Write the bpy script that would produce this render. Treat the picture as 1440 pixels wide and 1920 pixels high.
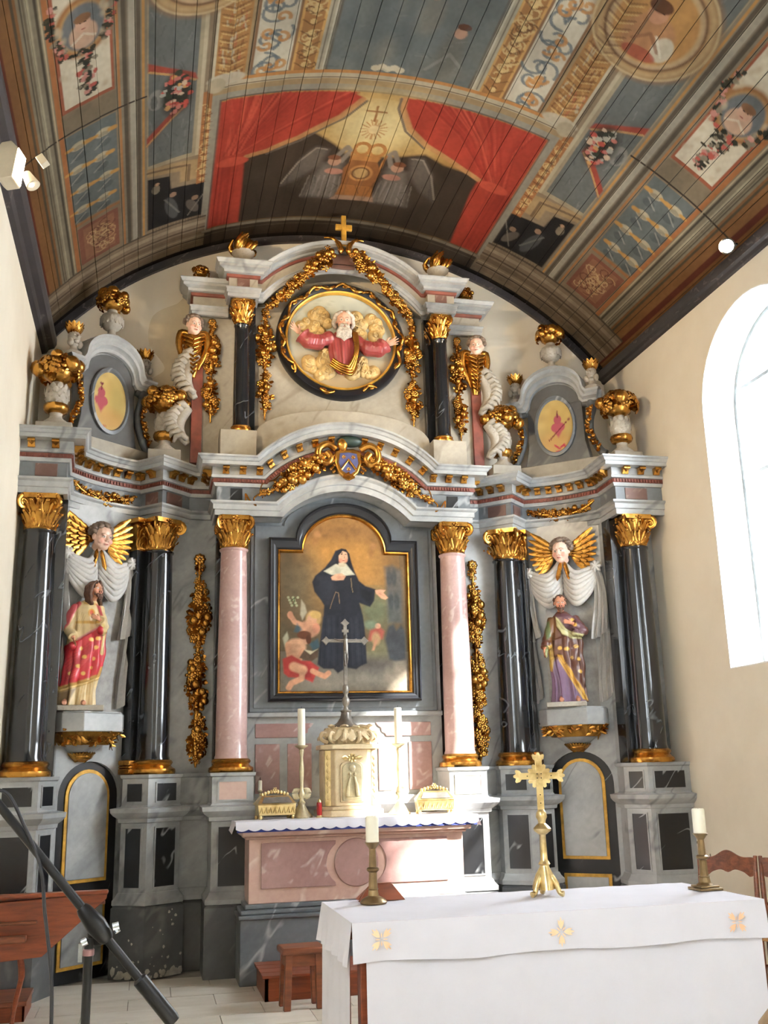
import bpy, bmesh, math, random
import numpy as np
from mathutils import Vector, Matrix, Euler

for o in list(bpy.data.objects):
    bpy.data.objects.remove(o)
scene = bpy.context.scene
COL = scene.collection

# ------------------------------------------------------------------ camera
cam_data = bpy.data.cameras.new('camera')
cam = bpy.data.objects.new('camera', cam_data)
COL.objects.link(cam)
cam_data.sensor_fit = 'HORIZONTAL'
cam_data.sensor_width = 36.0
cam_data.lens = 1884.54 / 1440.0 * 36.0
cam_data.clip_start = 0.05
_r = Vector((0.974446, -0.223380, -0.023581))
_u = Vector((-0.033298, -0.247477, 0.968321))
_f = Vector((0.222139, 0.942792, 0.248591))
cm = Matrix.Identity(4)
for i in range(3):
    cm[i][0] = _r[i]; cm[i][1] = _u[i]; cm[i][2] = -_f[i]
cm[0][3], cm[1][3], cm[2][3] = -1.768, -9.122, 1.6
cam.matrix_world = cm
scene.camera = cam

# ------------------------------------------------------------------ daylight
world = bpy.data.worlds.new('hazy_daylight')
scene.world = world
world.use_nodes = True
bg = world.node_tree.nodes['Background']
bg.inputs['Color'].default_value = (0.90, 0.95, 1.0, 1)
bg.inputs['Strength'].default_value = 22.0

sun_data = bpy.data.lights.new('sun', 'SUN')
sun_data.energy = 48.0
sun_data.angle = math.radians(1.6)
sun_data.color = (1.0, 0.95, 0.87)
sun = bpy.data.objects.new('sun', sun_data)
COL.objects.link(sun)
sun.rotation_euler = Vector((-0.612, 0.482, -0.627)).to_track_quat('-Z', 'Y').to_euler()
sun.location = (8, -8, 10)

scene.view_settings.view_transform = 'Standard'
scene.view_settings.look = 'None'
scene.view_settings.gamma = 1.0
scene.view_settings.use_curve_mapping = False
scene.view_settings.exposure = 0.55

# ------------------------------------------------------------------ helpers
PI = math.pi
rnd = random.Random(7)

def lin(c):
    out = []
    for v in c[:3]:
        v = v / 255.0
        out.append(v / 12.92 if v <= 0.04045 else ((v + 0.055) / 1.055) ** 2.4)
    return tuple(out)

def rotm(ax, ang):
    return Matrix.Rotation(ang, 4, ax)

def frame_from(d, up=(0, 0, 1)):
    """matrix whose Z axis is d"""
    d = Vector(d).normalized(); up = Vector(up)
    x = up.cross(d)
    if x.length < 1e-5: x = Vector((1, 0, 0)).cross(d)
    if x.length < 1e-5: x = Vector((0, 1, 0)).cross(d)
    x.normalize(); y = d.cross(x)
    return Matrix(((x.x, y.x, d.x, 0), (x.y, y.y, d.y, 0), (x.z, y.z, d.z, 0), (0, 0, 0, 1)))

class MB:
    """collects shapes, links them as ONE mesh object"""
    def __init__(self):
        self.v = []; self.f = []; self.mi = []; self.m = 0
    def add(self, V, F, M=None):
        n = len(self.v)
        if M is not None:
            V = [M @ Vector(p) for p in V]
        self.v.extend([tuple(p) for p in V])
        for q in F:
            self.f.append(tuple(i + n for i in q)); self.mi.append(self.m)
        return self
    def box(self, x0, x1, y0, y1, z0, z1, M=None):
        V = [(x, y, z) for z in (z0, z1) for y in (y0, y1) for x in (x0, x1)]
        return self.add(V, [(0, 2, 3, 1), (4, 5, 7, 6), (0, 1, 5, 4), (2, 6, 7, 3), (0, 4, 6, 2), (1, 3, 7, 5)], M)
    def lathe(self, prof, seg=24, M=None, sx=1, sy=1, fn=None, a0=0.0, a1=2 * PI):
        full = abs(a1 - a0 - 2 * PI) < 1e-6
        n = seg if full else seg + 1
        V = []; F = []
        for (r, z) in prof:
            for i in range(n):
                a = a0 + (a1 - a0) * i / seg
                k = fn(a, z) if fn else 1.0
                V.append((r * k * sx * math.cos(a), r * k * sy * math.sin(a), z))
        for j in range(len(prof) - 1):
            for i in range(seg):
                i2 = (i + 1) % n if full else i + 1
                F.append((j * n + i, j * n + i2, (j + 1) * n + i2, (j + 1) * n + i))
        if full:
            if prof[0][0] > 1e-4: F.append(tuple(range(n))[::-1])
            if prof[-1][0] > 1e-4: F.append(tuple((len(prof) - 1) * n + i for i in range(n)))
        return self.add(V, F, M)
    def tube(self, path, rad, seg=8, M=None, flat=1.0, caps=True):
        path = [Vector(p) for p in path]; n = len(path)
        if not hasattr(rad, '__len__'): rad = [rad] * n
        V = []; F = []
        prev = None
        for k in range(n):
            d = (path[min(k + 1, n - 1)] - path[max(k - 1, 0)])
            if d.length < 1e-9: d = Vector((0, 0, 1))
            d.normalize()
            if prev is None:
                x = Vector((0, 0, 1)).cross(d)
                if x.length < 1e-3: x = Vector((1, 0, 0))
            else:
                x = prev - d * prev.dot(d)
            x.normalize(); prev = x
            y = d.cross(x)
            for i in range(seg):
                a = 2 * PI * i / seg
                V.append(path[k] + x * (rad[k] * math.cos(a)) + y * (rad[k] * flat * math.sin(a)))
        for k in range(n - 1):
            for i in range(seg):
                j = (i + 1) % seg
                F.append((k * seg + i, k * seg + j, (k + 1) * seg + j, (k + 1) * seg + i))
        if caps:
            F.append(tuple(range(seg))[::-1]); F.append(tuple((n - 1) * seg + i for i in range(seg)))
        return self.add(V, F, M)
    def ell(self, c, r, seg=10, rings=7, M=None, R=None):
        V = []; F = []
        if not hasattr(r, '__len__'): r = (r, r, r)
        for j in range(rings + 1):
            t = PI * j / rings
            for i in range(seg):
                a = 2 * PI * i / seg
                p = Vector((r[0] * math.sin(t) * math.cos(a), r[1] * math.sin(t) * math.sin(a), r[2] * math.cos(t)))
                if R is not None: p = R @ p
                V.append((p.x + c[0], p.y + c[1], p.z + c[2]))
        for j in range(rings):
            for i in range(seg):
                k = (i + 1) % seg
                if j == 0: F.append((j * seg, (j + 1) * seg + i, (j + 1) * seg + k))
                elif j == rings - 1: F.append((j * seg + i, (j + 1) * seg, j * seg + k))
                else: F.append((j * seg + i, (j + 1) * seg + i, (j + 1) * seg + k, j * seg + k))
        return self.add(V, F, M)
    def prism(self, poly, a, b, M=None, plane='xz'):
        """poly extruded; plane xz extrudes along y from a to b, xy along z, yz along x"""
        n = len(poly)
        def P(p, t):
            if plane == 'xz': return (p[0], t, p[1])
            if plane == 'xy': return (p[0], p[1], t)
            return (t, p[0], p[1])
        V = [P(p, a) for p in poly] + [P(p, b) for p in poly]
        F = [tuple(range(n)), tuple(range(2 * n - 1, n - 1, -1))]
        for i in range(n):
            j = (i + 1) % n
            F.append((i, i + n, j + n, j))
        return self.add(V, F, M)
    def loft(self, rings, caps=True, M=None, closed=True):
        n = len(rings[0]); V = [p for r in rings for p in r]; F = []
        for k in range(len(rings) - 1):
            for i in range(n if closed else n - 1):
                j = (i + 1) % n
                F.append((k * n + i, k * n + j, (k + 1) * n + j, (k + 1) * n + i))
        if caps and closed:
            F.append(tuple(range(n))[::-1]); F.append(tuple((len(rings) - 1) * n + i for i in range(n)))
        return self.add(V, F, M)
    def leaf(self, base, d, up, L, W, curl=0.3, th=0.25, tip=0.15):
        """pointed leaf: ridge + two flanks, bent backwards at its end"""
        d = Vector(d).normalized(); up = Vector(up)
        up = (up - d * up.dot(d))
        if up.length < 1e-4: up = Vector((0, 0, 1)).cross(d)
        up.normalize(); s = d.cross(up); b = Vector(base)
        st = ((0, .25), (.3, .85), (.62, 1.0), (1.0, tip))
        V = []
        for t, w in st:
            c = b + d * (L * t) + up * (curl * L * (t ** 2.2)) 
            V += [c - s * (W * .5 * w), c + up * (W * th * (1 - t * .6)), c + s * (W * .5 * w), c - up * (W * .12)]
        F = []
        for k in range(3):
            o = k * 4
            for i in range(4):
                j = (i + 1) % 4
                F.append((o + i, o + j, o + 4 + j, o + 4 + i))
        F.append((0, 3, 2, 1)); F.append((12, 13, 14, 15))
        return self.add(V, F)
    def flower(self, c, nrm, r, petals=6, rot=0.0):
        M = Matrix.Translation(Vector(c)) @ frame_from(nrm) @ rotm('Z', rot)
        for i in range(petals):
            a = 2 * PI * i / petals
            R = rotm('Z', a) @ rotm('Y', -.45)
            self.ell((0, 0, 0), (r * .36, r * .3, r * .14), 6, 4, M @ Matrix.Translation(Vector((math.cos(a) * r * .58, math.sin(a) * r * .58, r * .05))) @ R)
        self.ell((0, 0, r * .16), (r * .3, r * .3, r * .24), 7, 5, M)
        return self
    def mesh(self, name, mats, smooth=35, recalc=True):
        me = bpy.data.meshes.new(name)
        me.from_pydata(self.v, [], self.f)
        if recalc:
            b = bmesh.new(); b.from_mesh(me)
            bmesh.ops.recalc_face_normals(b, faces=b.faces)
            b.to_mesh(me); b.free()
        if not isinstance(mats, (list, tuple)): mats = [mats]
        for m in mats: me.materials.append(m)
        if len(mats) > 1: me.polygons.foreach_set('material_index', self.mi)
        if smooth:
            me.polygons.foreach_set('use_smooth', [True] * len(me.polygons))
            if smooth < 180: me.set_sharp_from_angle(angle=math.radians(smooth))
        me.update()
        return me
    def build(self, name, mats, parent=None, smooth=35, bevel=0, world=False, loc=None, recalc=True):
        if world and parent is not None:
            bpy_m = parent.matrix_basis.inverted()
            if parent.parent is not None: bpy_m = bpy_m @ parent.parent.matrix_basis.inverted()
            self.v = [tuple(bpy_m @ Vector(p)) for p in self.v]
        if loc is not None:
            self.v = [(p[0] - loc[0], p[1] - loc[1], p[2] - loc[2]) for p in self.v]
        me = self.mesh(name, mats, smooth, recalc)
        o = link(name, me, parent)
        if loc is not None: o.location = loc
        if bevel:
            m = o.modifiers.new('bevel', 'BEVEL'); m.width = bevel; m.segments = 2; m.limit_method = 'ANGLE'; m.angle_limit = math.radians(40)
        return o

def link(name, data, parent=None):
    o = bpy.data.objects.new(name, data)
    COL.objects.link(o)
    if parent is not None: o.parent = parent
    return o

def tag(o, label=None, cat=None, group=None, kind=None):
    if label: o['label'] = label
    if cat: o['category'] = cat
    if group: o['group'] = group
    if kind: o['kind'] = kind
    return o

def thing(name, label, cat, loc=(0, 0, 0), rotz=0.0, group=None, scale=1.0):
    o = bpy.data.objects.new(name, None)
    COL.objects.link(o)
    o.empty_display_size = 0.05
    o.matrix_basis = Matrix.Translation(Vector(loc)) @ rotm('Z', rotz) @ Matrix.Scale(scale, 4)
    return tag(o, label, cat, group)

def struct(o):
    o['kind'] = 'structure'
    return o

def copy_tree(o, parent=None, M=None):
    c = o.copy(); COL.objects.link(c); c.parent = parent
    if M is not None: c.matrix_basis = M
    for ch in list(o.children):
        copy_tree(ch, c)
    return c

def share(src, name, parent, M=None):
    """another instance of a mesh piece that shares its data"""
    c = bpy.data.objects.new(name, src.data if hasattr(src, 'data') else src)
    COL.objects.link(c); c.parent = parent
    if M is not None: c.matrix_basis = M
    return c

def arc_pts(c, r, a0, a1, n):
    return [(c[0] + r * math.cos(a0 + (a1 - a0) * i / n), c[1] + r * math.sin(a0 + (a1 - a0) * i / n)) for i in range(n + 1)]

def smooth_path(pts, n=6):
    """Catmull-Rom through 3-D points"""
    P = [Vector(p) for p in pts]; out = []
    for i in range(len(P) - 1):
        p0 = P[max(i - 1, 0)]; p1 = P[i]; p2 = P[i + 1]; p3 = P[min(i + 2, len(P) - 1)]
        for k in range(n):
            t = k / n
            out.append(0.5 * ((2 * p1) + (p2 - p0) * t + (2 * p0 - 5 * p1 + 4 * p2 - p3) * t * t + (3 * p1 - p0 - 3 * p2 + p3) * t ** 3))
    out.append(P[-1])
    return out

def offset_path(path, d, ends=(None, None)):
    """offset an open plan path (left to right, front = -y side) outwards by d with mitred corners"""
    n = len(path); out = []
    for i in range(n):
        p = Vector(path[i])
        if i > 0: a = (p - Vector(path[i - 1])).normalized()
        elif ends[0]: a = Vector(ends[0])
        else: a = None
        if i < n - 1: b = (Vector(path[i + 1]) - p).normalized()
        elif ends[1]: b = Vector(ends[1])
        else: b = None
        if a is None: a = b
        if b is None: b = a
        na = Vector((a.y, -a.x)); nb = Vector((b.y, -b.x))
        m = (na + nb)
        if m.length < 1e-4: m = na
        m.normalize()
        k = d / max(0.35, m.dot(na))
        out.append((p.x + m.x * k, p.y + m.y * k))
    return out

def sweep(mb, path, prof, ends=(None, None)):
    """prof [(out, z)] carried along an open plan path"""
    cols = [offset_path(path, o, ends) for (o, z) in prof]
    n = len(path); V = []; F = []
    for i in range(n):
        for j, (o, z) in enumerate(prof):
            V.append((cols[j][i][0], cols[j][i][1], z))
    m = len(prof)
    for i in range(n - 1):
        for j in range(m - 1):
            F.append((i * m + j, (i + 1) * m + j, (i + 1) * m + j + 1, i * m + j + 1))
    mb.add(V, F)

# fused sculpted shapes: many overlapping lumps become one continuous skin
def fuse(mb, voxel=0.006, smooth=4):
    me = bpy.data.meshes.new('tmp'); me.from_pydata(mb.v, [], mb.f)
    b = bmesh.new(); b.from_mesh(me); bmesh.ops.recalc_face_normals(b, faces=b.faces); b.to_mesh(me); b.free()
    o = bpy.data.objects.new('tmp', me); COL.objects.link(o)
    m = o.modifiers.new('r', 'REMESH'); m.mode = 'VOXEL'; m.voxel_size = voxel
    if smooth:
        s = o.modifiers.new('s', 'SMOOTH'); s.iterations = smooth; s.factor = 0.5
    dg = bpy.context.evaluated_depsgraph_get()
    out = bpy.data.meshes.new_from_object(o.evaluated_get(dg))
    bpy.data.objects.remove(o); bpy.data.meshes.remove(me)
    out.polygons.foreach_set('use_smooth', [True] * len(out.polygons))
    return out

def coords(me):
    a = np.empty(len(me.vertices) * 3, dtype=np.float32)
    me.vertices.foreach_get('co', a)
    return a.reshape(-1, 3).astype(float)

def set_colors(me, col):
    at = me.color_attributes.new('paint', 'FLOAT_COLOR', 'POINT')
    c = np.ones((len(me.vertices), 4), dtype=np.float32); c[:, :3] = col
    at.data.foreach_set('color', c.ravel())
    me.color_attributes.active_color = at

class Paint:
    """draws flat colour shapes over sample points (u, v)"""
    def __init__(self, u, v, base=(128, 128, 128)):
        self.u = np.asarray(u, float); self.v = np.asarray(v, float)
        self.c = np.tile(np.array(lin(base)), (len(self.u), 1))
        self.rs = np.random.RandomState(3)
    def _mix(self, idx, a, col):
        col = np.array(lin(col))
        self.c[idx] = self.c[idx] * (1 - a[:, None]) + col * a[:, None]
    def _sub(self, u0, u1, v0, v1):
        return np.nonzero((self.u > u0) & (self.u < u1) & (self.v > v0) & (self.v < v1))[0]
    def rect(self, u0, u1, v0, v1, col, a=1.0):
        i = self._sub(u0, u1, v0, v1); self._mix(i, np.full(len(i), a), col); return self
    def poly(self, pts, col, soft=0.008, a=1.0):
        p = np.array(pts, float)
        i = self._sub(p[:, 0].min() - soft, p[:, 0].max() + soft, p[:, 1].min() - soft, p[:, 1].max() + soft)
        if len(i) == 0: return self
        x = self.u[i]; y = self.v[i]; ins = np.zeros(len(i), bool); dm = np.full(len(i), 1e9)
        n = len(p)
        for k in range(n):
            x0, y0 = p[k]; x1, y1 = p[(k + 1) % n]
            if y0 != y1:
                c = ((y0 > y) != (y1 > y)) & (x < (x1 - x0) * (y - y0) / (y1 - y0) + x0); ins ^= c
            dx, dy = x1 - x0, y1 - y0; L = dx * dx + dy * dy + 1e-12
            t = np.clip(((x - x0) * dx + (y - y0) * dy) / L, 0, 1)
            dm = np.minimum(dm, np.hypot(x - x0 - t * dx, y - y0 - t * dy))
        sd = np.where(ins, dm, -dm)
        self._mix(i, np.clip(sd / (2 * soft) + .5, 0, 1) * a, col); return self
    def ell(self, c, rx, ry, col, rot=0.0, soft=0.15, a=1.0, ring=None):
        R = max(rx, ry) * 1.3
        i = self._sub(c[0] - R, c[0] + R, c[1] - R, c[1] + R)
        x = self.u[i] - c[0]; y = self.v[i] - c[1]
        X = (x * math.cos(rot) + y * math.sin(rot)) / rx; Y = (-x * math.sin(rot) + y * math.cos(rot)) / ry
        d = np.hypot(X, Y)
        if ring is None: m = np.clip((1 - d) / soft + .5, 0, 1)
        else: m = np.clip((ring / 2 - np.abs(d - 1)) / (soft * .3) + .5, 0, 1)
        self._mix(i, m * a, col); return self
    def line(self, pts, w, col, a=1.0, soft=0.5):
        p = np.array(pts, float)
        i = self._sub(p[:, 0].min() - w, p[:, 0].max() + w, p[:, 1].min() - w, p[:, 1].max() + w)
        x = self.u[i]; y = self.v[i]; dm = np.full(len(i), 1e9)
        for k in range(len(p) - 1):
            x0, y0 = p[k]; x1, y1 = p[k + 1]; dx, dy = x1 - x0, y1 - y0; L = dx * dx + dy * dy + 1e-12
            t = np.clip(((x - x0) * dx + (y - y0) * dy) / L, 0, 1)
            dm = np.minimum(dm, np.hypot(x - x0 - t * dx, y - y0 - t * dy))
        self._mix(i, np.clip((w * .5 - dm) / (w * soft * .5) + .5, 0, 1) * a, col); return self
    def noise(self, su, sv, amt, seed=0):
        """brightness variation, as of uneven old paint"""
        rs = np.random.RandomState(seed); g = rs.rand(64, 64)
        x = self.u * su % 64; y = self.v * sv % 64
        xi = x.astype(int); yi = y.astype(int); fx = x - xi; fy = y - yi
        fx = fx * fx * (3 - 2 * fx); fy = fy * fy * (3 - 2 * fy)
        x1 = (xi + 1) % 64; y1 = (yi + 1) % 64; xi %= 64; yi %= 64
        n = (g[xi, yi] * (1 - fx) + g[x1, yi] * fx) * (1 - fy) + (g[xi, y1] * (1 - fx) + g[x1, y1] * fx) * fy
        self.c *= (1 + amt * (n - .5) * 2)[:, None]; return self
    def done(self, me, gain=1.0):
        set_colors(me, np.clip(self.c * gain, 0, 1))

# ------------------------------------------------------------------ materials
class Nodes:
    def __init__(self, name):
        self.m = bpy.data.materials.new(name); self.m.use_nodes = True
        self.t = self.m.node_tree; self.b = self.t.nodes['Principled BSDF']
    def n(self, ty, **kw):
        x = self.t.nodes.new(ty)
        for k, v in kw.items():
            if k in x.inputs: x.inputs[k].default_value = v
            else: setattr(x, k, v)
        return x
    def l(self, a, b): self.t.links.new(a, b)
    def pos(self, scale=(1, 1, 1), rot=(0, 0, 0)):
        g = self.n('ShaderNodeNewGeometry'); mp = self.n('ShaderNodeMapping')
        mp.inputs['Scale'].default_value = scale; mp.inputs['Rotation'].default_value = rot
        self.l(g.outputs['Position'], mp.inputs['Vector']); return mp.outputs['Vector']
    def ramp(self, fac, stops, mode='LINEAR'):
        r = self.n('ShaderNodeValToRGB'); r.color_ramp.interpolation = mode
        e = r.color_ramp.elements
        while len(e) < len(stops): e.new(0.5)
        for k, (p, c) in enumerate(stops):
            e[k].position = p; e[k].color = (*lin(c), 1)
        self.l(fac, r.inputs['Fac']); return r.outputs['Color']
    def mix(self, fac, a, b, blend='MIX'):
        x = self.n('ShaderNodeMix', data_type='RGBA', blend_type=blend)
        for s, v in ((0, fac), (6, a), (7, b)):
            if isinstance(v, (int, float)): x.inputs[s].default_value = v
            elif isinstance(v, tuple): x.inputs[s].default_value = (*lin(v), 1)
            else: self.l(v, x.inputs[s])
        return x.outputs[2]
    def bump(self, h, s=0.2, d=0.01):
        b = self.n('ShaderNodeBump'); b.inputs['Strength'].default_value = s; b.inputs['Distance'].default_value = d
        self.l(h, b.inputs['Height']); self.l(b.outputs['Normal'], self.b.inputs['Normal'])
    def set(self, rough=0.5, metal=0.0, coat=0.0, spec=None):
        self.b.inputs['Roughness'].default_value = rough; self.b.inputs['Metallic'].default_value = metal
        if coat:
            self.b.inputs['Coat Weight'].default_value = coat; self.b.inputs['Coat Roughness'].default_value = 0.08
        if spec is not None: self.b.inputs['Specular IOR Level'].default_value = spec
        return self

def marble(name, base, cloud, vein, scale=3.0, veinw=0.04, rough=0.35, coat=0.0, rot=0.75, vein_amt=0.8, band=0.5, thin=2.6):
    """painted faux marble: soft diagonal smears and broken thin veins"""
    N = Nodes(name)
    def streak(ang, k, seed):
        v = N.pos((1, 1, 1), (0, ang, 0)); m = N.n('ShaderNodeMapping')
        m.inputs['Scale'].default_value = (scale * k, scale * k, scale); m.inputs['Location'].default_value = (seed, seed * 1.7, seed * .6)
        N.l(v, m.inputs['Vector']); return m.outputs['Vector']
    v = streak(rot, .38, 1.3)
    n1 = N.n('ShaderNodeTexNoise', Scale=1.0, Detail=6.0, Roughness=0.62, Distortion=0.5); N.l(v, n1.inputs['Vector'])
    n0 = N.n('ShaderNodeTexNoise', Scale=scale * .35, Detail=3.0); N.l(N.pos(), n0.inputs['Vector'])
    f = N.mix(1 - band, n1.outputs['Fac'], n0.outputs['Fac'])
    c = N.ramp(f, [(0.33, cloud), (0.58, base)])
    n2 = N.n('ShaderNodeTexNoise', Scale=1.0, Detail=3.0, Roughness=0.55, Distortion=0.35); N.l(streak(rot + .25, .3, 7.7), n2.inputs['Vector'])
    d = N.n('ShaderNodeMath', operation='SUBTRACT'); N.l(n2.outputs['Fac'], d.inputs[0]); d.inputs[1].default_value = 0.5
    ab = N.n('ShaderNodeMath', operation='ABSOLUTE'); N.l(d.outputs[0], ab.inputs[0])
    k = N.n('ShaderNodeMapRange'); k.inputs['From Min'].default_value = veinw * .15; k.inputs['From Max'].default_value = veinw
    k.inputs['To Min'].default_value = vein_amt; k.inputs['To Max'].default_value = 0.0
    N.l(ab.outputs[0], k.inputs['Value'])
    msk = N.n('ShaderNodeTexNoise', Scale=scale * .8, Detail=1.0); N.l(streak(0, .8, 3.1), msk.inputs['Vector'])
    mr = N.n('ShaderNodeMapRange'); mr.inputs['From Min'].default_value = .48; mr.inputs['From Max'].default_value = .58
    N.l(msk.outputs['Fac'], mr.inputs['Value'])
    mu = N.n('ShaderNodeMath', operation='MULTIPLY'); N.l(k.outputs[0], mu.inputs[0]); N.l(mr.outputs[0], mu.inputs[1])
    c2 = N.mix(mu.outputs[0], c, vein)
    n3 = N.n('ShaderNodeTexNoise', Scale=scale * 9, Detail=3.0); N.l(N.pos(), n3.inputs['Vector'])
    c3 = N.mix(0.15, c2, N.ramp(n3.outputs['Fac'], [(0.3, (90, 90, 90)), (0.7, (190, 190, 190))]), 'OVERLAY')
    N.l(c3, N.b.inputs['Base Color'])
    N.set(rough, 0, coat); N.bump(n3.outputs['Fac'], 0.05, 0.003)
    return N.m

def plain(name, col, rough=0.5, metal=0.0, coat=0.0, var=0.15, scale=8.0, bump=0.0, spec=None):
    N = Nodes(name)
    n = N.n('ShaderNodeTexNoise', Scale=scale, Detail=4.0, Roughness=0.6); N.l(N.pos(), n.inputs['Vector'])
    lo = tuple(v * (1 - var) for v in col); hi = tuple(min(255, v * (1 + var)) for v in col)
    N.l(N.ramp(n.outputs['Fac'], [(0.3, lo), (0.7, hi)]), N.b.inputs['Base Color'])
    N.set(rough, metal, coat, spec)
    if bump: N.bump(n.outputs['Fac'], bump, 0.004)
    return N.m

def painted(name, rough=0.6, coat=0.0, metal=0.0, bump=0.0):
    """colour comes from the painted colour attribute"""
    N = Nodes(name)
    a = N.n('ShaderNodeAttribute', attribute_name='paint')
    N.l(a.outputs['Color'], N.b.inputs['Base Color'])
    N.set(rough, metal, coat)
    if bump:
        n = N.n('ShaderNodeTexNoise', Scale=60.0, Detail=3.0); N.l(N.pos(), n.inputs['Vector']); N.bump(n.outputs['Fac'], bump, 0.003)
    return N.m

def wood(name, col, dark, scale=4.0, rough=0.4, stretch=(1, 8, 8)):
    N = Nodes(name)
    v = N.pos((stretch[0] * scale, stretch[1] * scale, stretch[2] * scale))
    n = N.n('ShaderNodeTexNoise', Scale=1.0, Detail=5.0, Roughness=0.65, Distortion=0.6); N.l(v, n.inputs['Vector'])
    N.l(N.ramp(n.outputs['Fac'], [(0.3, dark), (0.65, col)]), N.b.inputs['Base Color'])
    N.set(rough); N.bump(n.outputs['Fac'], 0.08, 0.003)
    return N.m

M_GREY = marble('grey_veined_marble', (180, 181, 179), (116, 119, 121), (86, 89, 92), 2.2, 0.03, 0.32, vein_amt=0.5)
M_WARM = marble('beige_veined_marble', (170, 163, 149), (134, 127, 115), (118, 108, 96), 2.4, 0.03, 0.4, vein_amt=0.5)
M_MID = marble('blue_grey_marble', (116, 121, 125), (86, 91, 96), (186, 188, 188), 2.6, 0.022, 0.35, vein_amt=0.55)
M_PLINTH = marble('dark_grey_plinth_marble', (96, 97, 97), (62, 64, 65), (140, 140, 136), 2.2, 0.03, 0.45, vein_amt=0.4)
M_BLACK = marble('black_marble', (30, 31, 34), (20, 21, 24), (165, 168, 170), 2.6, 0.012, 0.32, 0.1, vein_amt=0.8)
M_COLBLK = marble('polished_black_column', (30, 33, 38), (19, 21, 25), (130, 136, 142), 3.2, 0.009, 0.16, 0.5, vein_amt=0.45)
M_PINK = marble('pink_marble', (196, 164, 158), (172, 134, 128), (222, 206, 200), 4.5, 0.03, 0.3, 0.3, vein_amt=0.5, band=0.2)
M_ROSE = marble('rose_panel_marble', (176, 140, 134), (150, 112, 108), (214, 196, 190), 3.5, 0.035, 0.35, vein_amt=0.6)
M_SALMON = marble('salmon_marble', (206, 176, 162), (190, 152, 138), (228, 214, 204), 2.8, 0.035, 0.35, vein_amt=0.6)
M_OXRED = plain('oxblood_band', (120, 66, 54), 0.5)
M_BROWNP = marble('brown_panel_marble', (122, 92, 82), (98, 70, 62), (168, 144, 134), 4, 0.03, 0.4, vein_amt=0.4)

def gold_mat(name, col, dark, rough=0.32):
    N = Nodes(name)
    mottle = N.n('ShaderNodeTexNoise', Scale=9.0, Detail=4.0, Roughness=0.6); N.l(N.pos(), mottle.inputs['Vector'])  # random darker mottling of the gilding
    N.l(N.ramp(mottle.outputs['Fac'], [(0.32, dark), (0.55, col)]), N.b.inputs['Base Color'])
    N.set(rough, 0.9); N.bump(mottle.outputs['Fac'], 0.06, 0.004)
    return N.m
M_GOLD = gold_mat('gilded_wood', (198, 146, 68), (132, 84, 34), 0.26)
M_GOLDL = gold_mat('pale_gilt_brass', (228, 206, 152), (176, 146, 90), 0.3)
M_GOLDY = plain('ochre_gold_paint', (196, 150, 62), 0.4, 0.3, var=.2)
M_PLAST = None
def plaster():
    N = Nodes('cream_plaster')
    n = N.n('ShaderNodeTexNoise', Scale=1.1, Detail=6.0, Roughness=0.6); N.l(N.pos(), n.inputs['Vector'])
    n2 = N.n('ShaderNodeTexNoise', Scale=30.0, Detail=4.0); N.l(N.pos(), n2.inputs['Vector'])
    c = N.ramp(n.outputs['Fac'], [(0.3, (220, 208, 186)), (0.65, (232, 222, 202))])
    N.l(c, N.b.inputs['Base Color']); N.set(0.85); N.bump(n2.outputs['Fac'], 0.12, 0.004)
    return N.m
M_PLAST = plaster()
M_WHITE = plain('white_limewash', (238, 236, 230), 0.8, var=.03)
M_CLOTH = plain('white_linen', (222, 221, 230), 0.9, var=.01, scale=6, bump=.0)
M_WAX = plain('ivory_wax', (238, 234, 214), 0.45, var=.02)
M_BRASS = plain('aged_brass', (128, 108, 78), 0.35, 0.8, var=.2)
M_PEWTER = plain('tarnished_silver', (132, 126, 118), 0.42, 0.6, var=.2)
M_SILVERY = plain('pale_gilt_silver', (196, 184, 150), 0.4, 0.6, var=.15)
M_WOODR = wood('red_brown_wood', (150, 76, 44), (104, 48, 28), 3.0, 0.3)
M_WOODC = wood('chair_wood', (142, 82, 54), (92, 50, 34), 4.0, 0.3)
M_WOODS = wood('stool_wood', (140, 80, 50), (98, 54, 36), 3.0, 0.35)
M_MIC = plain('black_metal', (11, 11, 12), 0.40, 0.0, var=.1, spec=.35)
M_RUBBER = plain('black_rubber', (20, 21, 26), 0.5, var=.1)
M_FRAMEB = plain('black_lacquer', (24, 26, 32), 0.35, var=.12)
M_STONE = marble('pale_stone_urn', (178, 170, 156), (140, 132, 120), (116, 108, 98), 8, 0.05, 0.6, vein_amt=.3)
M_DRAPE = marble('grey_painted_drapery', (206, 203, 198), (180, 178, 175), (160, 158, 156), 5, 0.03, 0.5, vein_amt=.15)
M_FLOORB = plain('floor_mortar', (150, 142, 128), 0.9)
M_DARKB = plain('dark_gap', (22, 18, 16), 0.95)
M_PAINT = painted('painted_surface', 0.75)
M_PAINT.node_tree.nodes['Principled BSDF'].inputs['Specular IOR Level'].default_value = .12
M_PAINTG = painted('glazed_polychrome', 0.38, 0.15)
M_CANVAS = painted('oil_on_canvas', 0.6, 0.0, bump=.03)
M_CANVAS.node_tree.nodes['Principled BSDF'].inputs['Specular IOR Level'].default_value = .2
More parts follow.
